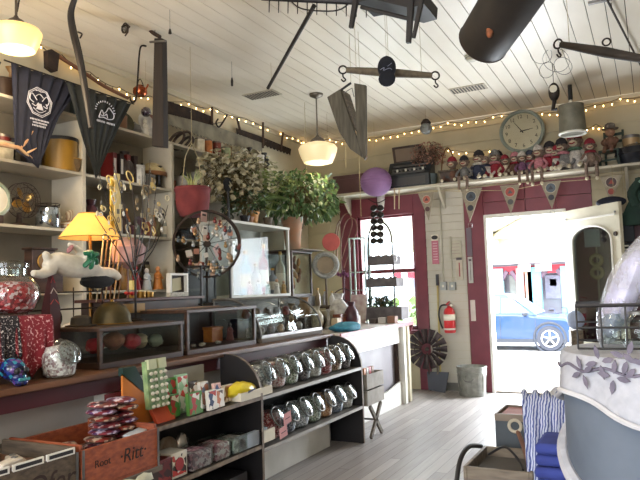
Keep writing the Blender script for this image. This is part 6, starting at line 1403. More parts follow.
# hay rake and dark frame at the top
a_,b_ = at(262,-3,y=3.5),at(392,3,y=3.7)
t = thing('hay_rake','dark hay rake head with a row of long iron tines hanging at the top','rake',tuple(a_),world=True); MB().tube([a_,b_],.024,8).build('head_bar',black,t,world=True)
for k in range(11):
    p = a_+(b_-a_)*(.06+.075*k); MB().cyl(p,p+Vector((0,-.01,-.105)),.005,.003,n=6).build('tine',blackm,t,world=True)
m=mpp(a_); c_ = (a_+b_)/2+Vector((-.07,0,.06)); MB().tube(catmull([a_+(b_-a_)*.17+Vector((0,.0,.05)),a_+(b_-a_)*.28+Vector((0,0,-.055)),a_+(b_-a_)*.45+Vector((0,0,-.075)),a_+(b_-a_)*.62+Vector((0,0,-.055)),a_+(b_-a_)*.75+Vector((0,0,.05))],5),.005,5).build('bow_wire',blackm,t,world=True)
for f in (.1,.9): cord(t,a_+(b_-a_)*f)
Y_=3.5
t = thing('hanging_stool','dark wooden stool frame hanging legs down from the ceiling','stool',tuple(at(380,0,y=Y_)),world=True)
dkw = mat('near_black_wood',(38,32,28),.6,c2=(26,22,20),scale=6,bump=.2)
for (p,q_,w) in (((358,-12),(351,28),.018),((412,-10),(408.5,43),.02),((424,-10),(413.5,38),.014)): MB().tube([at(*p,y=Y_),at(*q_,y=Y_)],w,4,rs=[w*1.35,w*.9]).build('leg',dkw,t,world=True,flat=True)
MB().tube([at(361,7,y=Y_),at(409,19,y=Y_)],.012,6).build('stretcher',dkw,t,world=True); MB().prism([at(356,-8,y=Y_),at(425,-8,y=Y_),at(424,4,y=Y_),at(410,8,y=Y_),at(372,-1,y=Y_),at(358,2,y=Y_)],(0,.25,0)).build('seat_board',dkw,t,world=True)
cord(t,at(385,-6,y=Y_+.1)); cord(t,at(415,-6,y=Y_+.1))
# long pole near the ceiling
a_,b_ = at(314,6,z=3.20),at(268,88,z=3.20)
t = thing('long_pole','long thin dark pole hung flat under the ceiling','pole',tuple((a_+b_)/2),world=True); MB().tube([a_,b_],.016,8).build('shaft',dkw,t,world=True)
for f in (.1,.9): cord(t,a_+(b_-a_)*f)
# curved bar (scythe handle)
t = thing('scythe_handle','long dark curved scythe handle hanging beside the left pendant lamp','scythe handle',tuple(at(78,40,y=3.0)),world=True)
pts = catmull([at(*p,y=3.0) for p in ((76,-4),(71,12),(73,30),(79,55),(85,88),(91,128))],6); MB().tube(pts,.016,9,rs=[.016+.010*math.sin(PI*i/(len(pts)-1)) for i in range(len(pts))]).build('handle',dkw,t,world=True); MB().tube(catmull([at(78,32,y=2.98),at(82,34,y=2.96),at(80,38,y=2.98)],3),.006,5).build('grip_loop',blackm,t,world=True); cord(t,at(76,-4,y=3.0))
a_ = at(19,-2,y=2.9); t = thing('iron_rod','thin dark iron rod hanging above the left pendant lamp','rod',tuple(a_),world=True); MB().tube([at(21,-10,y=2.9),at(17,12,y=2.9)],.006,6).build('shaft',blackm,t,world=True); cord(t,at(21,-10,y=2.9))
# adze on the left wall
X_=-4.20
t = thing('adze','old adze with a dark iron head and brown handle on the wall under string lights','axe',tuple(at(52,60,x=X_)),world=True)
MB().prism([at(*p,x=X_+.05) for p in ((47.5,50),(52,49),(60,54),(58,71),(55,72),(48,67))],(-.05,0,0)).build('head',rust,t,world=True,bevel=.004); MB().tube(catmull([at(*p,x=X_+.03) for p in ((58,56),(80,70),(104,86),(128,98))],5),.016,8).build('handle',mat('ash_handle',(130,84,54),.6,c2=(100,62,40),scale=8),t,world=True)
MB().cyl(at(90,78,x=X_+.03),at(90,78,x=LX),.005,n=6).build('nail',steel,t,world=True)
# saws on the left wall
def saw(label,top,bot,m,teeth=26,X_=-4.215,handles=()):
    t = thing('crosscut_saw',label,'saw',tuple(at(*top[0],x=X_)),world=True)
    T_ = [at(*p,x=X_) for p in top]; B_ = [at(*p,x=X_) for p in bot]; n=teeth; pts=[]
    for i in range(n+1):
        u = i/n*(len(B_)-1); j=min(int(u),len(B_)-2); f=u-j; p = B_[j]*(1-f)+B_[j+1]*f; pts.append(p+Vector((0,0,0 if i%2 else -.022)))
    MB().prism(T_+pts[::-1],(.004,0,0)).build('blade',m,t,world=True)
    for (x0,y0,x1,y1) in handles: MB().cyl(at(x0,y0,x=X_+.012),at(x1,y1,x=X_+.012),.014,n=8).build('handle',wood,t,world=True)
    c = (T_[0]+T_[-1])/2-Vector((0,0,.03)); MB().cyl(c+Vector((.01,0,0)),Vector((LX,c.y,c.z)),.005,n=6).build('nail',steel,t,world=True); return t
saw('dark rusty crosscut saw high on the left wall, nearest of three',((164,100),(190,108),(213,117)),((166,113),(190,119),(213,127)),rust,30,handles=((212,107,212,124),))
saw('long pale crosscut saw with many teeth above the tins',((168,114),(215,126),(262,143)),((169,124),(217,141),(262,151)),mat('pale_saw_steel',(150,144,126),.5,.3,c2=(112,106,94),scale=8),56,X_=-4.16,handles=((263,112,263,148),))
saw('dark crosscut saw high on the left wall nearest the corner',((236,128),(262,137),(291,149)),((237,133),(262,144),(290,154)),rust,34,handles=((283,132,281,150),(237,118,240,130)))
t = thing('bent_hook','black iron hook standing out above the pale saw','hook',tuple(at(222,120,x=-4.1)),world=True); MB().tube(catmull([at(*p,x=-4.12) for p in ((227,115),(223,122),(219,127),(216,123),(218,119))],5),.010,6).build('hook_body',blackm,t,world=True); MB().cyl(at(223,122,x=-4.12),Vector((LX,at(223,122,x=-4.12).y,at(223,122,x=-4.12).z)),.005,n=6).build('nail',steel,t,world=True)
# hook rod, copper kettle, beam, pulley, pan
t = thing('hook_rod','long black iron rod with hooked ends above the copper kettle','hook',tuple(at(140,60,y=4.0)),world=True); MB().tube(catmull([at(*p,y=4.0) for p in ((146,46),(141,46.5),(139,58),(137,90),(135,101),(131,101),(130,96))],5),.008,6).build('rod',blackm,t,world=True); cord(t,at(143,46,y=4.0),blackm)
q = at(140,91,y=4.25); t = thing('copper_kettle','shiny copper kettle hanging behind the hooked iron rod','kettle',tuple(q)); MB().lathe([(0,-.045),(.045,-.045),(.062,-.02),(.06,.02),(.035,.042),(.03,.05),(0,.055)],22).build('body',mat('copper',(176,96,60),.25,.9,c2=(140,70,44),scale=8),t); MB().tube(catmull([(.05,0,.0),(.08,0,.02),(.095,0,.045)],3),.009,6).build('spout',mat('copper',(176,96,60)),t); MB().tube(catmull([(-.04,0,.04),(0,0,.11),(.04,0,.04)],5),.004,5).build('handle',blackm,t); MB().cyl((0,0,.1),(0,0,CZ-q.z),.0015,n=4).build('cord',rope,t)
t = thing('wooden_beam','dark heavy wooden beam with an iron top hanging upright before the shelves','beam',tuple(at(157,90,y=3.8)),world=True)
P4 = [at(*p,y=3.8) for p in ((154,38),(162,38),(163.5,147),(151.5,146))]; MB().prism(P4,(0,.06,0)).build('timber',mat('beam_brown',(44,34,27),.7,c2=(30,23,19),scale=5,stretch=(8,8,1),bump=.3),t,world=True,bevel=.005)
MB().tube([at(147,27,y=3.82),at(153,33,y=3.82),at(160,37,y=3.82)],.016,7).build('iron_top',rust,t,world=True); MB().tube([at(150,42,y=3.79),at(166,41,y=3.79)],.009,6).build('cross_bolt',steel,t,world=True); cord(t,at(155,33,y=3.82),blackm,.003)
q = at(125,29,y=3.6); t = thing('iron_pulley','small black iron pulley hanging on a wire near the top left','pulley',tuple(q)); MB().torus((0,0,0),.028,.009,(0,1,0),20,6).build('wheel',blackm,t); MB().ell((0,0,0),(.016,.02,.016),8,6).build('hub',steel,t); MB().tube([(-.034,0,.02),(0,0,.05),(.034,0,.02),(.03,0,-.03),(0,0,-.055)],.006,5).build('strap',rust,t); MB().tube([(.03,0,0),(.05,0,.01)],.007,5).build('pin',rust,t); MB().cyl((0,0,.05),(0,0,CZ-q.z),.003,n=5).build('cord',blackm,t)
q = at(146,-2,y=3.4); t = thing('enamel_pan','round dark bottomed pan hanging at the top edge','pan',tuple(q),-.4); t.rotation_euler=(.5,0,.4); MB().lathe([(0,0),(.05,0),(.085,.018),(.09,.028),(.082,.026),(.045,.01),(0,.008)],28).build('pan_body',steel,t); MB().torus((0,0,.0),.052,.004).build('base_ring',blackm,t)
MB().cyl((0,0,.01),(0,0,CZ-q.z),.002,n=4).build('cord',rope,t)
q = at(232,81,z=3.2); t = thing('small_sinker','tiny dark hook hanging alone from the ceiling near the vent','hook',tuple(q)); MB().lathe([(0,-.05),(.010,-.045),(.012,0),(.006,.03),(0,.035)],10).build('body',dkw,t); MB().cyl((0,0,.03),(0,0,CZ-q.z),.0015,n=4).build('cord',blackm,t)
q = at(170,31,z=3.22); t = thing('small_bell','tiny black bell hanging from the ceiling right of the beam','bell',tuple(q)); MB().lathe([(.012,-.02),(.012,-.01),(.006,.015),(0,.02)],12).build('body',blackm,t); MB().cyl((0,0,.02),(0,0,CZ-q.z),.0015,n=4).build('cord',blackm,t)
q = at(263,118,y=5.5)
# ceiling vents, smoke detector, bracket rod at the right
for i,((x0,y0),l) in enumerate((((262,95),'white slatted ceiling vent near the left wall'),((468,89),'white slatted ceiling vent near the back wall'))):
    q = at(x0,y0,z=CZ-.006); t = thing('ceiling_vent',l,'vent',(q.x,q.y,CZ)); MB().bx(-.19,.19,-.10,.10,-.008,0).build('frame',M_('vent_white',(190,180,160),.5),t)
    for k in range(11): MB().bx(-.17+.032*k,-.155+.032*k,-.08,.08,-.012,-.008).build('slot',M_('vent_dark',(70,64,58)),t)
q = at(472,58,z=CZ-.02); t = thing('smoke_detector','small round pale smoke detector on the ceiling','smoke detector',(q.x,q.y,CZ)); MB().lathe([(0,0),(.065,0),(.065,-.018),(.05,-.04),(.03,-.05),(0,-.05)],24).build('body',M_('detector_cream',(196,190,170),.5),t); MB().torus((0,0,-.022),.062,.003).build('ring',steel,t)
t = thing('ceiling_rod','thin dark rod running along the ceiling at the top right','rod',tuple(at(615,20,z=3.34)),world=True); MB().tube([at(604,-6,z=3.34),at(642,68,z=3.34)],.009,6).build('rod',rust,t,world=True); MB().box(at(600,1,z=3.35),(.16,.03,.02)).build('mount',steel,t,world=True)
for f in (.15,.85): p = at(604,-6,z=3.34)*(1-f)+at(642,68,z=3.34)*f; MB().cyl(p,(p.x,p.y,CZ),.006,n=5).build('clip',steel,t,world=True)
# ================================================================ STRING LIGHTS
bulbm = emit('fairy_bulb',(255,206,130),14)
def strand(label,pts,n,sag=.03,bulbs=None,hang=.025):
    t = thing('string_lights',label,'string lights',tuple(pts[0]),world=True)
    line = []
    for i in range(len(pts)-1):
        for k in range(6):
            u=k/6; p = pts[i]*(1-u)+pts[i+1]*u; p = p+Vector((0,0,-sag*4*u*(1-u))); line.append(p)
    line.append(pts[-1]); MB().tube(line,.0035,4).build('wire',M_('wire_brown',(60,44,34)),t,world=True)
    L_ = len(line)
    for k in range(n):
        f = (k+.5)/n*(L_-1); j=int(f); u=f-j; p = line[j]*(1-u)+line[min(j+1,L_-1)]*u+Vector((0,0,-hang*(.5+(k%3)*.5)))
        s = MB().cyl(p+Vector((0,0,.012)),p+Vector((0,0,.026)),.005,n=6).build('socket',M_('wire_brown',(60,44,34)),t,world=True); MB().ell(p,(.0055,.0055,.010),6,5).build('bulb',bulbm,s,world=True)
strand('warm string lights running along the top of the left wall',[at(*p,x=-4.22) for p in ((38,43),(62,55),(90,72),(120,88),(150,96),(185,101),(215,108),(245,118),(275,128),(300,139),(309,141))],42,.03)
strand('warm string lights along the top of the back wall',[yt(*p,BY-.06) for p in ((309,139),(330,139),(352,141),(370,138),(395,134),(420,128),(446,122),(470,121),(500,114),(530,112),(556,112),(590,106),(620,98),(645,96))],46,.015)
strand('short string of warm lights tucked behind the dolls left of the clock',[yt(*p,BY-.05) for p in ((446,149),(455,150),(470,152),(486,150),(500,150))],8,.01)
strand('short string of warm lights right of the tin bucket',[yt(*p,BY-.05) for p in ((584,130),(596,124),(606,128))],4,.01)
for p_,l in (((306,150),'thin rope hanging down beside the far pendant lamp'),((344,112),'thin rope hanging beside the wooden trough'),((359,160),'long thin white cord hanging from the point of the trough')):
    a_ = yt(*p_,6.2); tag(MB().cyl((a_.x,6.2,CZ),(a_.x,6.2,a_.z-.6),.003,n=5).build('hanging_rope',rope),l,'rope')
# ================================================================ HANGING PRINTED CLOTHS
def cloth_tri(name,label,pts,m,X_,folds=6):
    """pointed cloth with soft folds; pts: top-left, top-right, right, tip, left (pixels)"""
    P_ = [at(*p,x=X_) for p in pts]; t = thing(name,label,'cloth',tuple(P_[0]),world=True)
    n,mm = 24,16; b=MB(); vs=[]
    TL,TR,RT,TP,LF = P_
    for j in range(mm+1):
        v=j/mm
        Lp = TL*(1-v/.6)+LF*(v/.6) if v<.6 else LF*(1-(v-.6)/.4)+TP*((v-.6)/.4)
        Rp = TR*(1-v/.5)+RT*(v/.5) if v<.5 else RT*(1-(v-.5)/.5)+TP*((v-.5)/.5)
        for i in range(n+1):
            u=i/n; p = Lp*(1-u)+Rp*u; vs.append(p+Vector((.018*math.sin(u*folds*2*PI+v*2)*(1-.5*v)*(1 if v<.3 else .6),0,0)))
    b._add(vs,[(j*(n+1)+i,j*(n+1)+i+1,(j+1)*(n+1)+i+1,(j+1)*(n+1)+i) for j in range(mm) for i in range(n)]); b.build('cloth',m,t,world=True,solid=.004)
    return t,P_
X_ = -3.80
t,P_ = cloth_tri('printed_bandana','navy blue cloth printed with a white round emblem hanging from the shelves',((11,63),(80,86),(58,118),(38,168),(14,150)),navy,X_)
pr = M_('white_print',(196,196,206),.8)
def V(c,r,a,b): return c+Vector((0,a*r,b*r))
def dashes(t,c,r,y0,y1,z,n,h=.11):
    for k in range(n):
        u=y0+(y1-y0)*(k+.5)/n; w=(y1-y0)/n*.3
        MB().prism([V(c,r,u-w,z-h/2),V(c,r,u+w*(.6+.4*(k%2)),z-h/2),V(c,r,u+w,z+h/2*(1-.4*(k%3==0))),V(c,r,u-w,z+h/2)],(.002,0,0)).build('print_stroke',pr,t,world=True)
c_ = at(37,103,x=X_); r_ = 15*mpp(c_); c_ = c_+Vector((.028,0,0))
for k in (1,.9): MB().tube([V(c_,r_,math.cos(2*PI*i/8+.2)*k,math.sin(2*PI*i/8+.2)*k) for i in range(8)],.003*k,4,closed=True).build('emblem_border',pr,t,world=True)
for e in ([(-.2,.1),(-.6,.5),(-.75,.1),(-.45,-.1)],[(.2,.1),(.55,.5),(.75,.2),(.6,-.1)],[(-.6,-.2),(-.3,-.3),(-.1,-.05)],[(-.5,-.45),(0,-.7),(.5,-.45)],[(-.3,.35),(0,.55),(.3,.35)],[(.3,-.2),(.6,-.3),(.5,.0)],[(-.3,.72),(-.1,.78),(.1,.72),(.3,.76)]): MB().tube(catmull([V(c_,r_,*q) for q in e],4),.003,4).build('emblem_stroke',pr,t,world=True)
MB().prism([V(c_,r_,-.28,-.5),V(c_,r_,.28,-.5),V(c_,r_,.12,-.1),V(c_,r_,-.12,-.1)],(.002,0,0)).build('emblem_patch',pr,t,world=True)
dashes(t,c_,r_,-.75,.75,-1.22,13); dashes(t,c_,r_,-.55,.6,-1.42,10); dashes(t,c_,r_,-.6,.5,-1.62,9)
t,P_ = cloth_tri('printed_bandana','charcoal grey cloth with a white mountain emblem hanging point down',((66,82),(131,104),(118,128),(96,178),(82,140)),mat('charcoal_cloth',(36,39,37),.85,c2=(28,31,29),scale=30),X_+.03)
c_ = at(103,113,x=X_+.03); r_ = 12.5*mpp(c_); c_ = c_+Vector((.028,0,0))
for k in range(13):
    a=PI*(k+.3)/13; MB().cyl(V(c_,r_,-math.cos(a)*.95,math.sin(a)*.8),V(c_,r_,-math.cos(a)*1.08,math.sin(a)*.93),.004,n=5).build('print_stroke',pr,t,world=True)
for e in ([(-.7,-.5),(-.4,.1),(-.2,-.3),(-.5,-.3)],[(-.15,-.1),(.1,.1),(.35,.45),(.6,.3),(.9,.0),(.8,-.35),(.3,-.5),(-.2,-.45),(-.7,-.55)],[(-.1,-.3),(.1,-.1),(.2,-.4)]): MB().tube(catmull([V(c_,r_,*q) for q in e],4),.004,4).build('emblem_stroke',pr,t,world=True)
dashes(t,c_,r_,-.95,-.05,-.82,7,.16); dashes(t,c_,r_,.08,.98,-.82,6,.16)
tag(MB().cyl(at(4,60,x=X_-.01),at(134,104,x=X_-.01),.006,n=6).build('hanging_line',blackm),'thin dark line carrying the two printed cloths across the shelves','line')
# ================================================================ FOREGROUND AT THE RIGHT
yF = 2.30
lx = at(559,380,y=yF).x; zt_ = at(600,346,y=yF).z; Rr = .34; hc = Vector((lx+Rr,yF,0))
t = thing('covered_hamper','tall round grey hamper under a white cloth with grey leaf embroidery, nearest on the right','hamper',(hc.x,hc.y,0))
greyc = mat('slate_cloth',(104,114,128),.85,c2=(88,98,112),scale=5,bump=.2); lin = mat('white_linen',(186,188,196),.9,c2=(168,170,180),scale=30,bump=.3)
MB().lathe([(0,0),(.26,0),(.27,.02),(.285,.42),(.28,.44),(.315,.50),(.325,.70),(.325,zt_-.04),(.30,zt_-.015),(0,zt_-.012)],40).build('basket',greyc,t)
def hem(a):  # height of the embroidered cloth's lower edge round the hamper
    f = math.cos(a-(-PI/2-.9)); return zt_-.16-.20*max(0,-math.cos(a+PI/2+.95))-.04*math.sin(3*a)
b = MB(); n,mm = 72,12; vs=[(0,0,zt_+.004)]
for j in range(1,mm+1):
    for i in range(n):
        a = 2*PI*i/n; 
        if j<=3: r=.32*j/3; z=zt_+.004-.004*j
        else:
            u=(j-3)/(mm-3); r=.332+.012*math.sin(9*a)*u+.008*u; z=(zt_-.012)*(1-u)+hem(a)*u
        vs.append((r*math.cos(a),r*math.sin(a),z))
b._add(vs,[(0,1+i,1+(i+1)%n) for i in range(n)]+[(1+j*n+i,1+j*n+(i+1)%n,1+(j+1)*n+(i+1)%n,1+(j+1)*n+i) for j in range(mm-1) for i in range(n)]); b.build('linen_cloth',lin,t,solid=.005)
MB().tube([((.345+.012*math.sin(9*a))*math.cos(a),(.345+.012*math.sin(9*a))*math.sin(a),hem(a)) for a in [2*PI*i/90 for i in range(90)]],.008,6,closed=True).build('hem',mat('hem_white',(206,206,210),.9),t)
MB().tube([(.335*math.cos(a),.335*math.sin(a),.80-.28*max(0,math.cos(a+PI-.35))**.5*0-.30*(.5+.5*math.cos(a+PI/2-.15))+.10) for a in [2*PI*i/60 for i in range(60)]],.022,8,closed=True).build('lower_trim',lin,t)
em = mat('leaf_embroidery',(120,114,130),.9,c2=(100,96,112),scale=30)
for k,(px,py) in enumerate(((583,372),(614,377),(638,366),(600,362),(628,358))):
    q = at(px,py,y=2.02); a = math.atan2(q.y-hc.y,q.x-hc.x)
    d = (RW @ Vector((px-CX,-(py-CY),-F))).normalized(); o_ = CAM-Vector((hc.x,hc.y,0)); A_=d.x*d.x+d.y*d.y; B_=o_.x*d.x+o_.y*d.y; C2=o_.x*o_.x+o_.y*o_.y-.342**2; D_=B_*B_-A_*C2
    if D_<0: continue
    s_ = (-B_-math.sqrt(D_))/A_; q = CAM+d*s_; loc = q-Vector((hc.x,hc.y,0)); a = math.atan2(loc.y,loc.x); tx = Vector((-math.sin(a),math.cos(a),0)); nr = Vector((math.cos(a),math.sin(a),0))
    for w in range(4):
        g = w*PI/2+k+.4; dv = tx*math.cos(g)+Vector((0,0,1))*math.sin(g); sv = tx*-math.sin(g)+Vector((0,0,1))*math.cos(g); c_ = loc+nr*.002+dv*.028
        MB().prism([c_-dv*.019,c_-dv*.009+sv*.007,c_+dv*.006+sv*.008,c_+dv*.022,c_+dv*.006-sv*.008,c_-dv*.009-sv*.007],nr*.002).build('leaf_motif',em,t)
MB().tube([hc*0+Vector((.338*math.cos(a),.338*math.sin(a),zt_-.045+.008*math.sin(a*14))) for a in [-2.9+.06*i for i in range(46)]],.005,5).build('vine_motif',em,t)
# wire basket on top with wrapped cushions
zb = zt_+.006
t = thing('wire_basket','black wire basket of plastic wrapped cushions standing on the white covered hamper','basket',(hc.x+.0,hc.y-.02,zb),.1); b = MB(); W2,D2,H2 = .27,.15,at(600,305,y=2.15).z-zb
for z in (0.004,H2*.5,H2): b.tube([(-W2,-D2,z),(W2,-D2,z),(W2,D2,z),(-W2,D2,z)],.0035 if z<H2 else .006,5,closed=True)
for k in range(9): x=-W2+2*W2*k/8; b.cyl((x,-D2,.004),(x,-D2,H2),.003,n=5); b.cyl((x,D2,.004),(x,D2,H2),.003,n=5); b.cyl((x,-D2,.004),(x,D2,.004),.003,n=5)
for s_ in (-1,1):
    for k in range(4): y=-D2+2*D2*k/4+.05; b.cyl((s_*W2,y,.004),(s_*W2,y,H2),.003,n=5)
b.build('wire_frame',black,t)
poly = film()
for i,(dx,c,l) in enumerate(((-.13,(140,140,164),'plastic wrapped dark blue cushion leaning in the wire basket, left one'),(.0,(150,146,152),'plastic wrapped grey cushion in the middle of the wire basket'),(.13,(84,70,130),'plastic wrapped violet and teal cushion at the right edge in the wire basket'))):
    t = thing('wrapped_cushion',l,'cushion',(hc.x+dx,hc.y+.02,zb+.012),.15,'wrapped cushions in the wire basket')
    M3 = Matrix.Translation((0,0,.15)) @ Matrix.Rotation(.42,4,'Y')
    b = MB(); b.tf(M3); b.ell((0,0,.0),(.045,.09,.155),16,12); b.build('cushion',mat('cush%d'%i,c,.9,c2=tuple(min(255,int(v*1.5)) for v in c),scale=14),t)
    b = MB(); b.tf(M3); b.ell((0,0,.01),(.058,.10,.185),12,9,jit=.06); b.build('plastic_wrap',poly,t,flat=True)
for i,(dx,dy,l) in enumerate(((-.20,-.09,'small clear glass tumbler at the left corner of the wire basket'),(-.13,-.10,'clear glass jar with a steel lid at the front of the wire basket'))):
    t = thing('glass_jar',l,'jar',(hc.x+.04+dx,hc.y+dy,zb+.010)); g_jar(t,.034,.10,G,None,None if i==0 else steel)
# low table with trays, box, towels
tb = thing('low_table','low grey wooden table under the boxes and blue cloths at the right','table',(-.45,3.2,0),world=True)
MB().bx(-.86,.15,2.66,4.15,.26,.285).build('top',woodg,tb,world=True)
for x in (-.83,.12):
    for y in (2.69,4.12): MB().bx(x-.02,x+.02,y-.02,y+.02,0,.26).build('leg',woodg,tb,world=True)
TZ=.286
q0 = at(495,420,y=3.42); q1 = at(544,430,y=3.42); qb = at(500,452,y=3.42)
t = thing('storage_box','dark grey green box with a worn pink top tray on the low table','box',((q0.x+q1.x)/2,3.55,TZ)); w=(q1.x-q0.x)/2; h=q0.z-TZ
MB().bx(-w,w,-.14,.14,0,h).build('body',mat('slate_box',(62,70,76),.6,c2=(48,54,60),scale=6),t,bevel=.005); MB().pan(-w,w,-.14,.14,h,h+.035,.012).build('rim_tray',mat('rim_wood',(120,106,92),.6),t); MB().bx(-w+.02,w-.02,-.12,.12,h+.0,h+.026).build('pink_pad',mat('worn_pink',(176,120,112),.8,c2=(140,96,90),scale=8),t,bevel=.006)
MB().bx(-w-.002,w+.002,-.143,-.14,h*.45,h*.5).build('band',woodg,t)
q = at(513,428,y=3.2)
t = thing('ladle','old wooden handled ladle with a ring top leaning on the dark box','ladle',tuple(q),world=True)
MB().torus(at(515,426,y=3.25),.028,.008,(0,1,0),20,6).build('ring',mat('bone_white',(180,170,150),.6),t,world=True); MB().tube(catmull([at(518,432,y=3.25),at(523,445,y=3.18),at(528,462,y=3.12),at(531,480,y=3.1)],4),.011,8).build('handle',mat('brown_handle',(110,76,62),.5),t,world=True)
q0,q1 = at(472,462,y=2.95),at(531,468,y=2.95)
t = thing('wooden_tray','worn wooden tray with black curved handles on the low table','tray',((q0.x+q1.x)/2,3.05,TZ)); w=(q1.x-q0.x)/2+.02; h=q0.z-TZ
b = MB(); b.pan(-w,w,-.18,.22,0,h,.016); b.build('tray_body',mat('tray_wood',(128,116,100),.7,c2=(96,86,74),scale=4,stretch=(2,12,12),bump=.2),t,bevel=.003); MB().bx(-w+.02,w-.02,-.16,.20,h*.6,h*.8).build('lining',mat('tray_lining',(84,80,76),.8),t)
MB().tube(catmull([(-w-.01,.20,h),(-w-.03,.05,h+.03),(-w-.035,-.10,h-.0),(-w-.03,-.2,h-.12),(-w+.0,-.22,h-.2)],5),.011,7).build('handle',black,t); MB().tube(catmull([(-w+.05,.1,h*.95),(0,.0,h*1.25),(w*.5,-.08,h*1.1),(w*.7,-.15,h)],5),.006,6).build('wire_handle',black,t)
bluec = mat('blue_towel',(60,74,150),.9,c2=(44,56,124),scale=6,bump=.3); stripe = mat('striped_cloth',(190,196,214),.9,c2=(70,84,140),scale=26,kind='wave')
q = at(566,448,y=2.62)
t = thing('folded_towels','stack of folded bright blue towels beside the grey hamper','towels',(q.x+.02,2.72,TZ))
nz = int((q.z+.03-TZ)/.045)
for k in range(nz): MB().bx(-.14+.004*(k%3),.14-.003*(k%2),-.12+.01*(k%2),.12,.045*k,.045*k+.043).build('towel',bluec,t,bevel=.018)
q = at(556,418,y=3.0)
t = thing('striped_cloth','blue and white striped cloth hanging over the boxes left of the white hamper','cloth',(q.x,3.0,TZ)); zt2=at(548,396,y=3.0).z-TZ
b = MB(); vs=[]; n=22
for j in range(9):
    v=j/8
    for i in range(n+1):
        u=i/n; vs.append((-.11+.24*u+.06*v-.05,.10-.26*v+.012*math.sin(u*30),zt2*(1-.85*v*v)+.012*math.sin(u*30+v*3)-.10*u*v))
b._add(vs,[(j*(n+1)+i,j*(n+1)+i+1,(j+1)*(n+1)+i+1,(j+1)*(n+1)+i) for j in range(8) for i in range(n)]); b.build('cloth',stripe,t,solid=.006)
q = at(553,402,y=3.3); t = thing('white_lace','crumpled white lace cloth heaped behind the striped cloth','cloth',(q.x+.03,3.35,TZ)); zz=at(553,388,y=3.3).z-TZ
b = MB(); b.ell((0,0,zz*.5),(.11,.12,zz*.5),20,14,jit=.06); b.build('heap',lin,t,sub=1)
tag(MB().tube(catmull([at(541,446,y=3.15),at(545,425,y=3.2),at(541,415,y=3.25),at(547,408,y=3.3)],4),.018,7).build('rope_coil',mat('tan_rope',(150,126,90),.9,bump=.5,scale=60)),'thick tan twisted rope between the dark box and striped cloth','rope')
# ================================================================ STREET OUTSIDE THE DOOR
Yc_ = 19.95
carb = mat('car_blue',(24,58,98),.3,.2,c2=(24,60,98),scale=2,coat=.6); tyre = M_('tyre',(60,64,74),.8); wing = mat('car_glass',(150,176,196),.1); trimd = M_('car_trim',(50,56,66),.5)
wf_ = at(550,340,y=19.0).x
t = thing('blue_car','blue five door car parked outside the doorway facing right','car',(wf_-1.35,Yc_,GZ))
side = [(-2.2,.42),(-2.22,.75),(-2.1,1.02),(-1.2,1.08),(.5,1.06),(.95,1.0),(1.75,.92),(2.12,.76),(2.2,.5),(2.12,.26),(1.75,.24),(-1.75,.24),(-2.1,.28)]
MB().prism([(x,-.92,z) for x,z in side],(0,1.84,0)).build('body',carb,t,bevel=.07)
gh0 = [(-2.05,1.0),(.95,1.0)]; b = MB(); P0=[(-2.02,-.90,1.02),(1.02,-.90,1.0),(1.02,.90,1.0),(-2.02,.90,1.02)]; P1=[(-1.72,-.66,1.58),(-1.0,-.66,1.66)]
lo=[(-2.05,1.0),(1.05,.98)]; up=[(-1.75,1.52),(-1.1,1.65),(-.2,1.66),(.15,1.6)]
pf=[(-2.05,-.9,1.0)]+[(x,-.68,z) for x,z in up]+[(1.05,-.9,.98)]; pb=[(x,-y,z) for x,y,z in pf]; N_=len(pf)
b._add(pf+pb,[tuple(range(N_)),tuple(range(2*N_-1,N_-1,-1))]+[(i,N_+i,N_+(i+1)%N_,(i+1)%N_) for i in range(N_)]); b.build('cabin',carb,t,bevel=.04)
def lerp_pane(xa,xb,za,zb,xc,xd):
    f=lambda z:-.905+(.225)*(z-.99)/.64-.006
    return [(xa,f(za),za),(xb,f(za),za),(xd,f(zb),zb),(xc,f(zb),zb)]
for nm,q_ in (('rear_window',lerp_pane(-1.85,-1.0,1.08,1.5,-1.62,-1.0)),('side_window',lerp_pane(-.94,-.02,1.08,1.54,-.94,-.02)),('front_window',lerp_pane(.05,.82,1.08,1.50,.05,.30))): MB().prism(q_,(0,.01,0)).build(nm,wing,t)
MB().prism([(1.0,-.78,1.02),(1.0,.78,1.02),(.25,.6,1.56),(.25,-.6,1.56)],(.03,0,.03)).build('windscreen',wing,t)
for x in (-1.35,1.35):
    for y in (-.84,.84):
        w_ = MB().lathe([(.22,-.11),(.34,-.11),(.36,-.06),(.36,.06),(.34,.11),(.22,.11)],32,(x,y,.36),(0,1,0)).build('wheel',tyre,t)
        r_ = MB(); r_.torus((x,y-.10*(1 if y<0 else -1),.36),.225,.022,(0,1,0),28,6); r_.cyl((x,y-.08,.36),(x,y+.08,.36),.05)
        for k in range(5): a=2*PI*k/5+.3; r_.tube([(x,y-.10*(1 if y<0 else -1),.36),(x+.22*math.cos(a),y-.10*(1 if y<0 else -1),.36+.22*math.sin(a))],.026,5)
        r_.build('rim',mat('alloy',(210,212,216),.3,.5),w_); MB().cyl((x,y-.05,.36),(x,y+.05,.36),.215,n=24).build('brake',trimd,w_)
    MB().torus((x,-.925,.38),.42,.035,(0,1,0),30,6).build('wheel_arch',trimd,t)
MB().bx(-1.8,1.8,-.94,-.90,.24,.34).build('sill',trimd,t); MB().ell((.72,-1.0,1.05),(.09,.06,.06),10,7).build('mirror',trimd,t)
for x in (-.25,-1.1): MB().bx(x-.1,x+.1,-.945,-.925,.86,.89).build('door_handle',carb,t)
for x in (-.98,.0,.98): MB().bx(x-.006,x+.006,-.926,-.918,.34,1.0).build('door_gap',trimd,t)
MB().ell((2.08,-.76,.70),(.12,.16,.07),12,7).build('headlight',white,t)
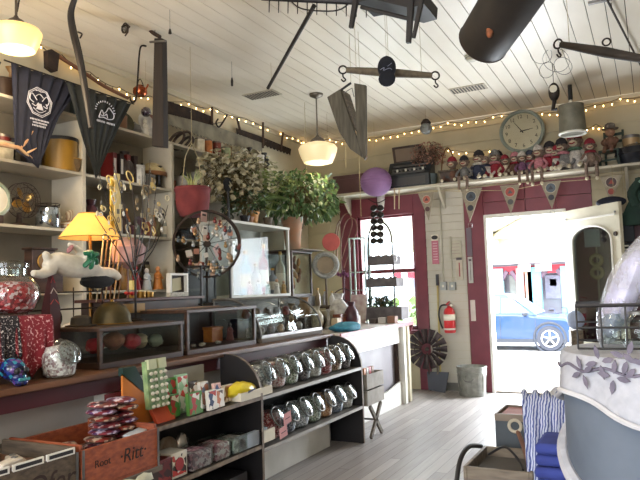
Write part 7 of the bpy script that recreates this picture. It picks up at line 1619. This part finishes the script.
# white awning over the porch with cream ribs
aw = thing('porch_canopy','white canopy with cream ribs over the porch outside the door','canopy',(-1.5,9.2,2.3),world=True); cvm = mat('canopy_cloth',(226,224,214),.8)
CP = [(-4.6,8.2,2.62),(1.2,8.2,2.62),(1.2,12.6,2.14),(-4.6,12.6,2.14)]; MB().prism(CP,(0,0,.03)).build('cloth',cvm,aw,world=True)
crm = M_('cream_beam',(206,200,170),.7)
for x0,x1 in ((-3.6,-2.6),(-1.9,-2.7),(-.4,-2.9)): MB().tube([(x0,8.3,2.57),(x1,12.5,2.1)],.05,6).build('rib',crm,aw,world=True)
MB().bx(-4.6,1.2,12.5,12.62,2.0,2.16).build('beam',crm,aw,world=True)
for x in (-4.5,1.1): MB().cyl((x,12.5,GZ),(x,12.5,2.05),.06).build('post',cvm,aw,world=True)
# shop across the street
YS = 25.0
def sx(px): return at(px,290,y=YS).x
def sz(py): return at(520,py,y=YS).z
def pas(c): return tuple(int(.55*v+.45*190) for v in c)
sh_ = thing('street_shop','colourful wooden shop front with teal and red posts across the street','shop',(sx(520),YS,GZ),world=True)
MB().bx(sx(400),sx(640),YS+1.5,YS+4,GZ,sz(262)).build('wall',mat('shop_wall',(150,156,164),.8,c2=(120,116,130),scale=1.2),sh_,world=True)
MB().prism([(sx(390),YS-.6,sz(264)),(sx(640),YS-.6,sz(264)),(sx(640),YS+4,sz(240)),(sx(390),YS+4,sz(240))],(0,0,.12)).build('roof',mat('pale_roof',(206,186,190),.7,c2=(190,170,176),scale=.8),sh_,world=True)
MB().bx(sx(395),sx(640),YS-.1,YS+.05,sz(274),sz(266)).build('fascia',M_('shop_red',(176,50,66),.6),sh_,world=True)
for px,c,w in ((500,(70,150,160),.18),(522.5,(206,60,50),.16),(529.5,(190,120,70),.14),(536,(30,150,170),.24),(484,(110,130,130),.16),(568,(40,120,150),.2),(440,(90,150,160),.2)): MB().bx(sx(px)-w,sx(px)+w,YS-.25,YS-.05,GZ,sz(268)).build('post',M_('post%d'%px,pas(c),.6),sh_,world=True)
for px,d in ((536,12),(522,-9),(500,9),(568,-9)): MB().tube([(sx(px),YS-.15,sz(284)),(sx(px+d),YS-.15,sz(271))],.10,4).build('brace',M_('brace_brown',(90,70,84),.7),sh_,world=True)
for x0,x1 in ((521,533),(538,554)): MB().bx(sx(x0),sx(x1),YS-.35,YS-.27,sz(272),sz(265)).build('white_board',white,sh_,world=True)
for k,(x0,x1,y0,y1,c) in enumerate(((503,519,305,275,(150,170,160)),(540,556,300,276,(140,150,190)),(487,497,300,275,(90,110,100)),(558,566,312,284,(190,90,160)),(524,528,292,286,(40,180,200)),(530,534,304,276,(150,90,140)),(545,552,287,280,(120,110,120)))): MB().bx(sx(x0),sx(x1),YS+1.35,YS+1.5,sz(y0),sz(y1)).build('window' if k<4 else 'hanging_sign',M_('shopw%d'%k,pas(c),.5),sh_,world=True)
for k,px in enumerate((548,557)):
    t = thing('bicycle',('bicycle parked before the shop across the street, left one','bicycle parked before the shop across the street, right one')[k],'bicycle',(sx(px),YS-1.4+.8*k,GZ)); bk=M_('bike_dark',(70,80,110),.5)
    for x in (-.5,.5): MB().torus((x,0,.34),.32,.03,(0,1,0),24,5).build('wheel',tyre,t)
    MB().tube([(-.5,0,.34),(-.1,0,.8),(.38,0,.85),(.0,0,.34),(-.1,0,.8)],.025,5).build('frame',bk,t); MB().tube([(.5,0,.34),(.36,0,1.0),(.2,0,1.02)],.02,5).build('handlebar',bk,t); MB().ell((-.14,0,.92),(.12,.05,.03),8,5).build('saddle',black,t)
# greenery beyond the window
t = thing('street_bush','light green bush outside beyond the window','bush',(at(395,300,y=15).x,15,GZ)); leaf_plant(t,'leaves',leafb,500,(1.1,.6,.7),.22,stem=stemm,c=(0,0,.85),seed=41,width=.5)
t = thing('street_tree','pale green tree across the street at the left of the doorway view','tree',(at(490,290,y=33).x,33,GZ)); leaf_plant(t,'leaves',leafb,900,(2.6,1.6,2.2),.6,c=(0,0,1.6),seed=42,width=.5); MB().cyl((0,0,0),(0,0,1.4),.22,.12).build('trunk',wood,t)
# planter just outside the door leaf
q = at(577,345,y=7.0)
tag(MB().box((at(577,350,y=7.25).x,7.25,.40),(.12,.12,.79),(0,0,.3)).build('wooden_pillar',woodg,bevel=.006),'short weathered wooden post standing before the open door','post')
put('fabric_bundle','crumpled pale blue cloth on the short post before the open door','cloth',576,330,None,g_cloth_heap,.09,.20,mat('pale_blue_cloth',(160,172,196),.9,c2=(140,152,176),scale=10,bump=.4),y=7.25,z=.80,rz=0)
# ================================================================ CROWDED SHELF ORNAMENTS
cw = {'dark brown':(58,40,32),'black':(34,32,34),'olive':(92,86,56),'rust':(130,70,44),'cream':(206,196,170),'brass':(160,120,66),'grey':(120,118,116),'plum':(84,44,56),'white':(220,216,208)}
cl = list(cw.items())
gens = [('vase',lambda t,s,m:MB().lathe([(0,0),(.03*s,0),(.055*s,.06*s),(.05*s,.11*s),(.02*s,.15*s),(.03*s,.18*s),(0,.178*s)],16).build('body',m,t)),
 ('tin',lambda t,s,m:g_tin(t,.045*s,.12*s,m)),
 ('candlestick',lambda t,s,m:MB().lathe([(0,0),(.04*s,0),(.035*s,.01),(.01*s,.03*s),(.014*s,.08*s),(.008*s,.14*s),(.025*s,.17*s),(0,.17*s)],14).build('body',m,t)),
 ('plate',lambda t,s,m:[MB().lathe([(0,0),(.05*s,.002),(.085*s,.014),(.086*s,.018),(.05*s,.007),(0,.006)],22,(0,0,.085*s),(0,-1,.25)).build('dish',m,t),MB().bx(-.02,.02,-.01,.05,0,.012).build('plate_stand',wood,t)]),
 ('box',lambda t,s,m:g_box(t,.10*s,.08,.09*s,m)),
 ('teapot',lambda t,s,m:[MB().lathe([(0,0),(.04*s,0),(.06*s,.04*s),(.05*s,.08*s),(.02*s,.095*s),(0,.115*s)],18).build('body',m,t),MB().tube(catmull([(.05*s,0,.04*s),(.08*s,0,.05*s),(.095*s,0,.09*s)],3),.009,6).build('spout',m,t),MB().tube(catmull([(-.05*s,0,.07*s),(-.095*s,0,.06*s),(-.055*s,0,.025*s)],4),.006,6).build('handle',m,t)])]
rows = [('top shelf near the corner',2.72,5.75,6.6,.15,9),('upper shelf of the third bay',2.27,4.75,5.5,.13,6),('middle shelf of the third bay',1.82,4.75,5.5,.12,6),('back shelf of the third bay',1.35,4.0,4.6,.1,5),
 ('middle shelf of the second bay',1.82,3.7,4.55,.24,8),('upper shelf of the second bay',2.27,4.05,4.6,.26,4),('back shelf behind the plush animal',1.35,3.75,4.0,.2,2),('top shelf of the second bay',2.72,3.7,4.6,.2,7),('top shelf of the first bay',2.72,2.7,3.5,.2,6),('upper shelf of the first bay',2.27,2.75,3.1,.24,3),('middle shelf of the first bay',1.82,3.3,3.5,.05,2)]
r2 = random.Random(77)
for nm,z,y0,y1,dx,n in rows:
    used=set()
    for k in range(n):
        for _ in range(40):
            g = r2.randrange(len(gens)); c = r2.choice(cl)
            if (g,c[0]) not in used: break
        used.add((g,c[0])); s = r2.uniform(.95,1.5)
        t = thing(gens[g][0],'%s %s standing on the %s'%(c[0],gens[g][0],nm),gens[g][0],(LX+.13+dx*.6+.02*(k%2),y0+(y1-y0)*(k+.5)/n,z+.001),LEFT,'ornaments on the '+nm)
        gens[g][1](t,s,mat('orn_'+c[0],c[1],.4,c2=tuple(int(v*.65) for v in c[1]),scale=14))
# leaning frames and plates on the back panel behind the jewellery
for k,(px,py,w,h,c,l) in enumerate(((104,215,.16,.22,(150,130,104),'oval brown picture leaning behind the wire tree'),(128,205,.12,.10,(150,150,160),'small silver framed picture behind the wire tree'),(150,262,.14,.26,(60,50,46),'tall dark framed picture behind the figurines'),(168,262,.12,.24,(50,40,40),'narrow dark frame standing right of the orange figurine'))):
    q = at(px,py,x=LX+.10); t = thing('picture_frame',l,'picture',(LX+.09,q.y,(1.82 if py<240 else 1.35)+.003),LEFT)
    MB().box((0,0,h/2+.004),(w,.018,h),(-.12,0,0)).build('frame',mat('frame_%d'%k,c,.5),t,bevel=.003); MB().box((0,-.011,h/2+.004),(w*.74,.004,h*.76),(-.12,0,0)).build('image',mat('pic_%d'%(k%2),((120,112,90),(70,64,60))[k%2],.6,c2=((176,160,120),(110,90,70))[k%2],scale=14),t)
# goods on the counter aisle side behind the cases
for k,(yy,c,l) in enumerate(((5.02,(206,200,186),'white lidded tin at the far end of the wooden counter'),(4.10,(60,52,46),'dark jug beside the curved glass case'))):
    put('tin' if k==0 else 'jug',l,'tin' if k==0 else 'jug',0,0,-3,g_tin,.04,.15,M_('ctn%d'%k,c,.4),z=CT); COL.objects[-1].parent.location=(-3.22,yy,CT+.001)

for k in range(14):
    px = 306+3.2*(k%7)*2; row = k//7; c = cl[(k*4+1)%9]
    q = at(300+6.3*(k%7),326,y=5.62+.16*row)
    g = gens[(k*2+row)%6] if (k*2+row)%6 != 3 else gens[0]
    t = thing(g[0],'%s %s crowded on the near end of the white counter, %s row'%(c[0],g[0],('front','rear')[row]),g[0],(min(-2.70,q.x)-.05-.06*row,5.30+.125*(k%7),WT+.001),LEFT,'ornaments on the near end of the white counter')
    g[1](t,1.15+.15*((k*3)%4)+.35*row,mat('orn_'+c[0],c[1]))
# ================================================================ LIGHT
w = bpy.data.worlds.new('World'); scene.world = w; w.use_nodes = True
nt = w.node_tree; bg = nt.nodes['Background']
sky = nt.nodes.new('ShaderNodeTexSky'); sky.sky_type = 'NISHITA'; sky.sun_disc = False; sky.sun_elevation = math.radians(52); sky.sun_rotation = math.radians(200); sky.dust_density = 3; sky.air_density = 1.2
mixw = nt.nodes.new('ShaderNodeMixRGB'); mixw.inputs['Fac'].default_value = .55; mixw.inputs['Color2'].default_value = (14,15,17,1)
nt.links.new(sky.outputs[0], mixw.inputs['Color1'])
nt.links.new(mixw.outputs[0], bg.inputs['Color']); bg.inputs['Strength'].default_value = .7
sun = bpy.data.lights.new('sun','SUN'); sun.energy = 16; sun.angle = math.radians(1.0); sun.color = (1,.95,.88)
so = bpy.data.objects.new('sun', sun); COL.objects.link(so); so.rotation_euler = Vector((-.25,.42,.95)).to_track_quat('Z','Y').to_euler()
def area(name, loc, dirv, sx, sy, e, col):
    l = bpy.data.lights.new(name,'AREA'); l.shape = 'RECTANGLE'; l.size = sx; l.size_y = sy; l.energy = e; l.color = col
    o = bpy.data.objects.new(name, l); COL.objects.link(o); o.location = loc; o.rotation_euler = Vector([-v for v in dirv]).to_track_quat('Z','Y').to_euler(); return o
# daylight at the back window and doorway; the front pair is added fill
area('front_fill_left', (-2.9,FY-.02,1.65), (0,1,-.05), 2.2, 2.0, 46, (.86,.93,1))
area('front_fill_right', (-.1,FY-.02,1.65), (0,1,-.05), 2.2, 2.0, 24, (.86,.93,1))
area('daylight_doorway', ((DX0+DX1)/2,BY+.18,1.1), (0,-1,-.1), .85, 2.0, 130, (.85,.92,1))
area('daylight_back_window', ((WX0+WX1)/2,BY+.16,1.5), (0,-1,-.05), .75, 1.45, 45, (.88,.94,1))
scene.view_settings.view_transform = 'Standard'; scene.view_settings.look = 'None'; scene.view_settings.gamma = 1; scene.view_settings.use_curve_mapping = False
scene.view_settings.exposure = 0.38
cy = scene.cycles
cy.use_denoising = True; cy.max_bounces = 7; cy.diffuse_bounces = 4; cy.glossy_bounces = 3; cy.transparent_max_bounces = 24; cy.transmission_bounces = 4
cy.sample_clamp_indirect = 6; cy.caustics_reflective = False; cy.caustics_refractive = False
for o in list(COL.objects):
    if '_o' in o: del o['_o']
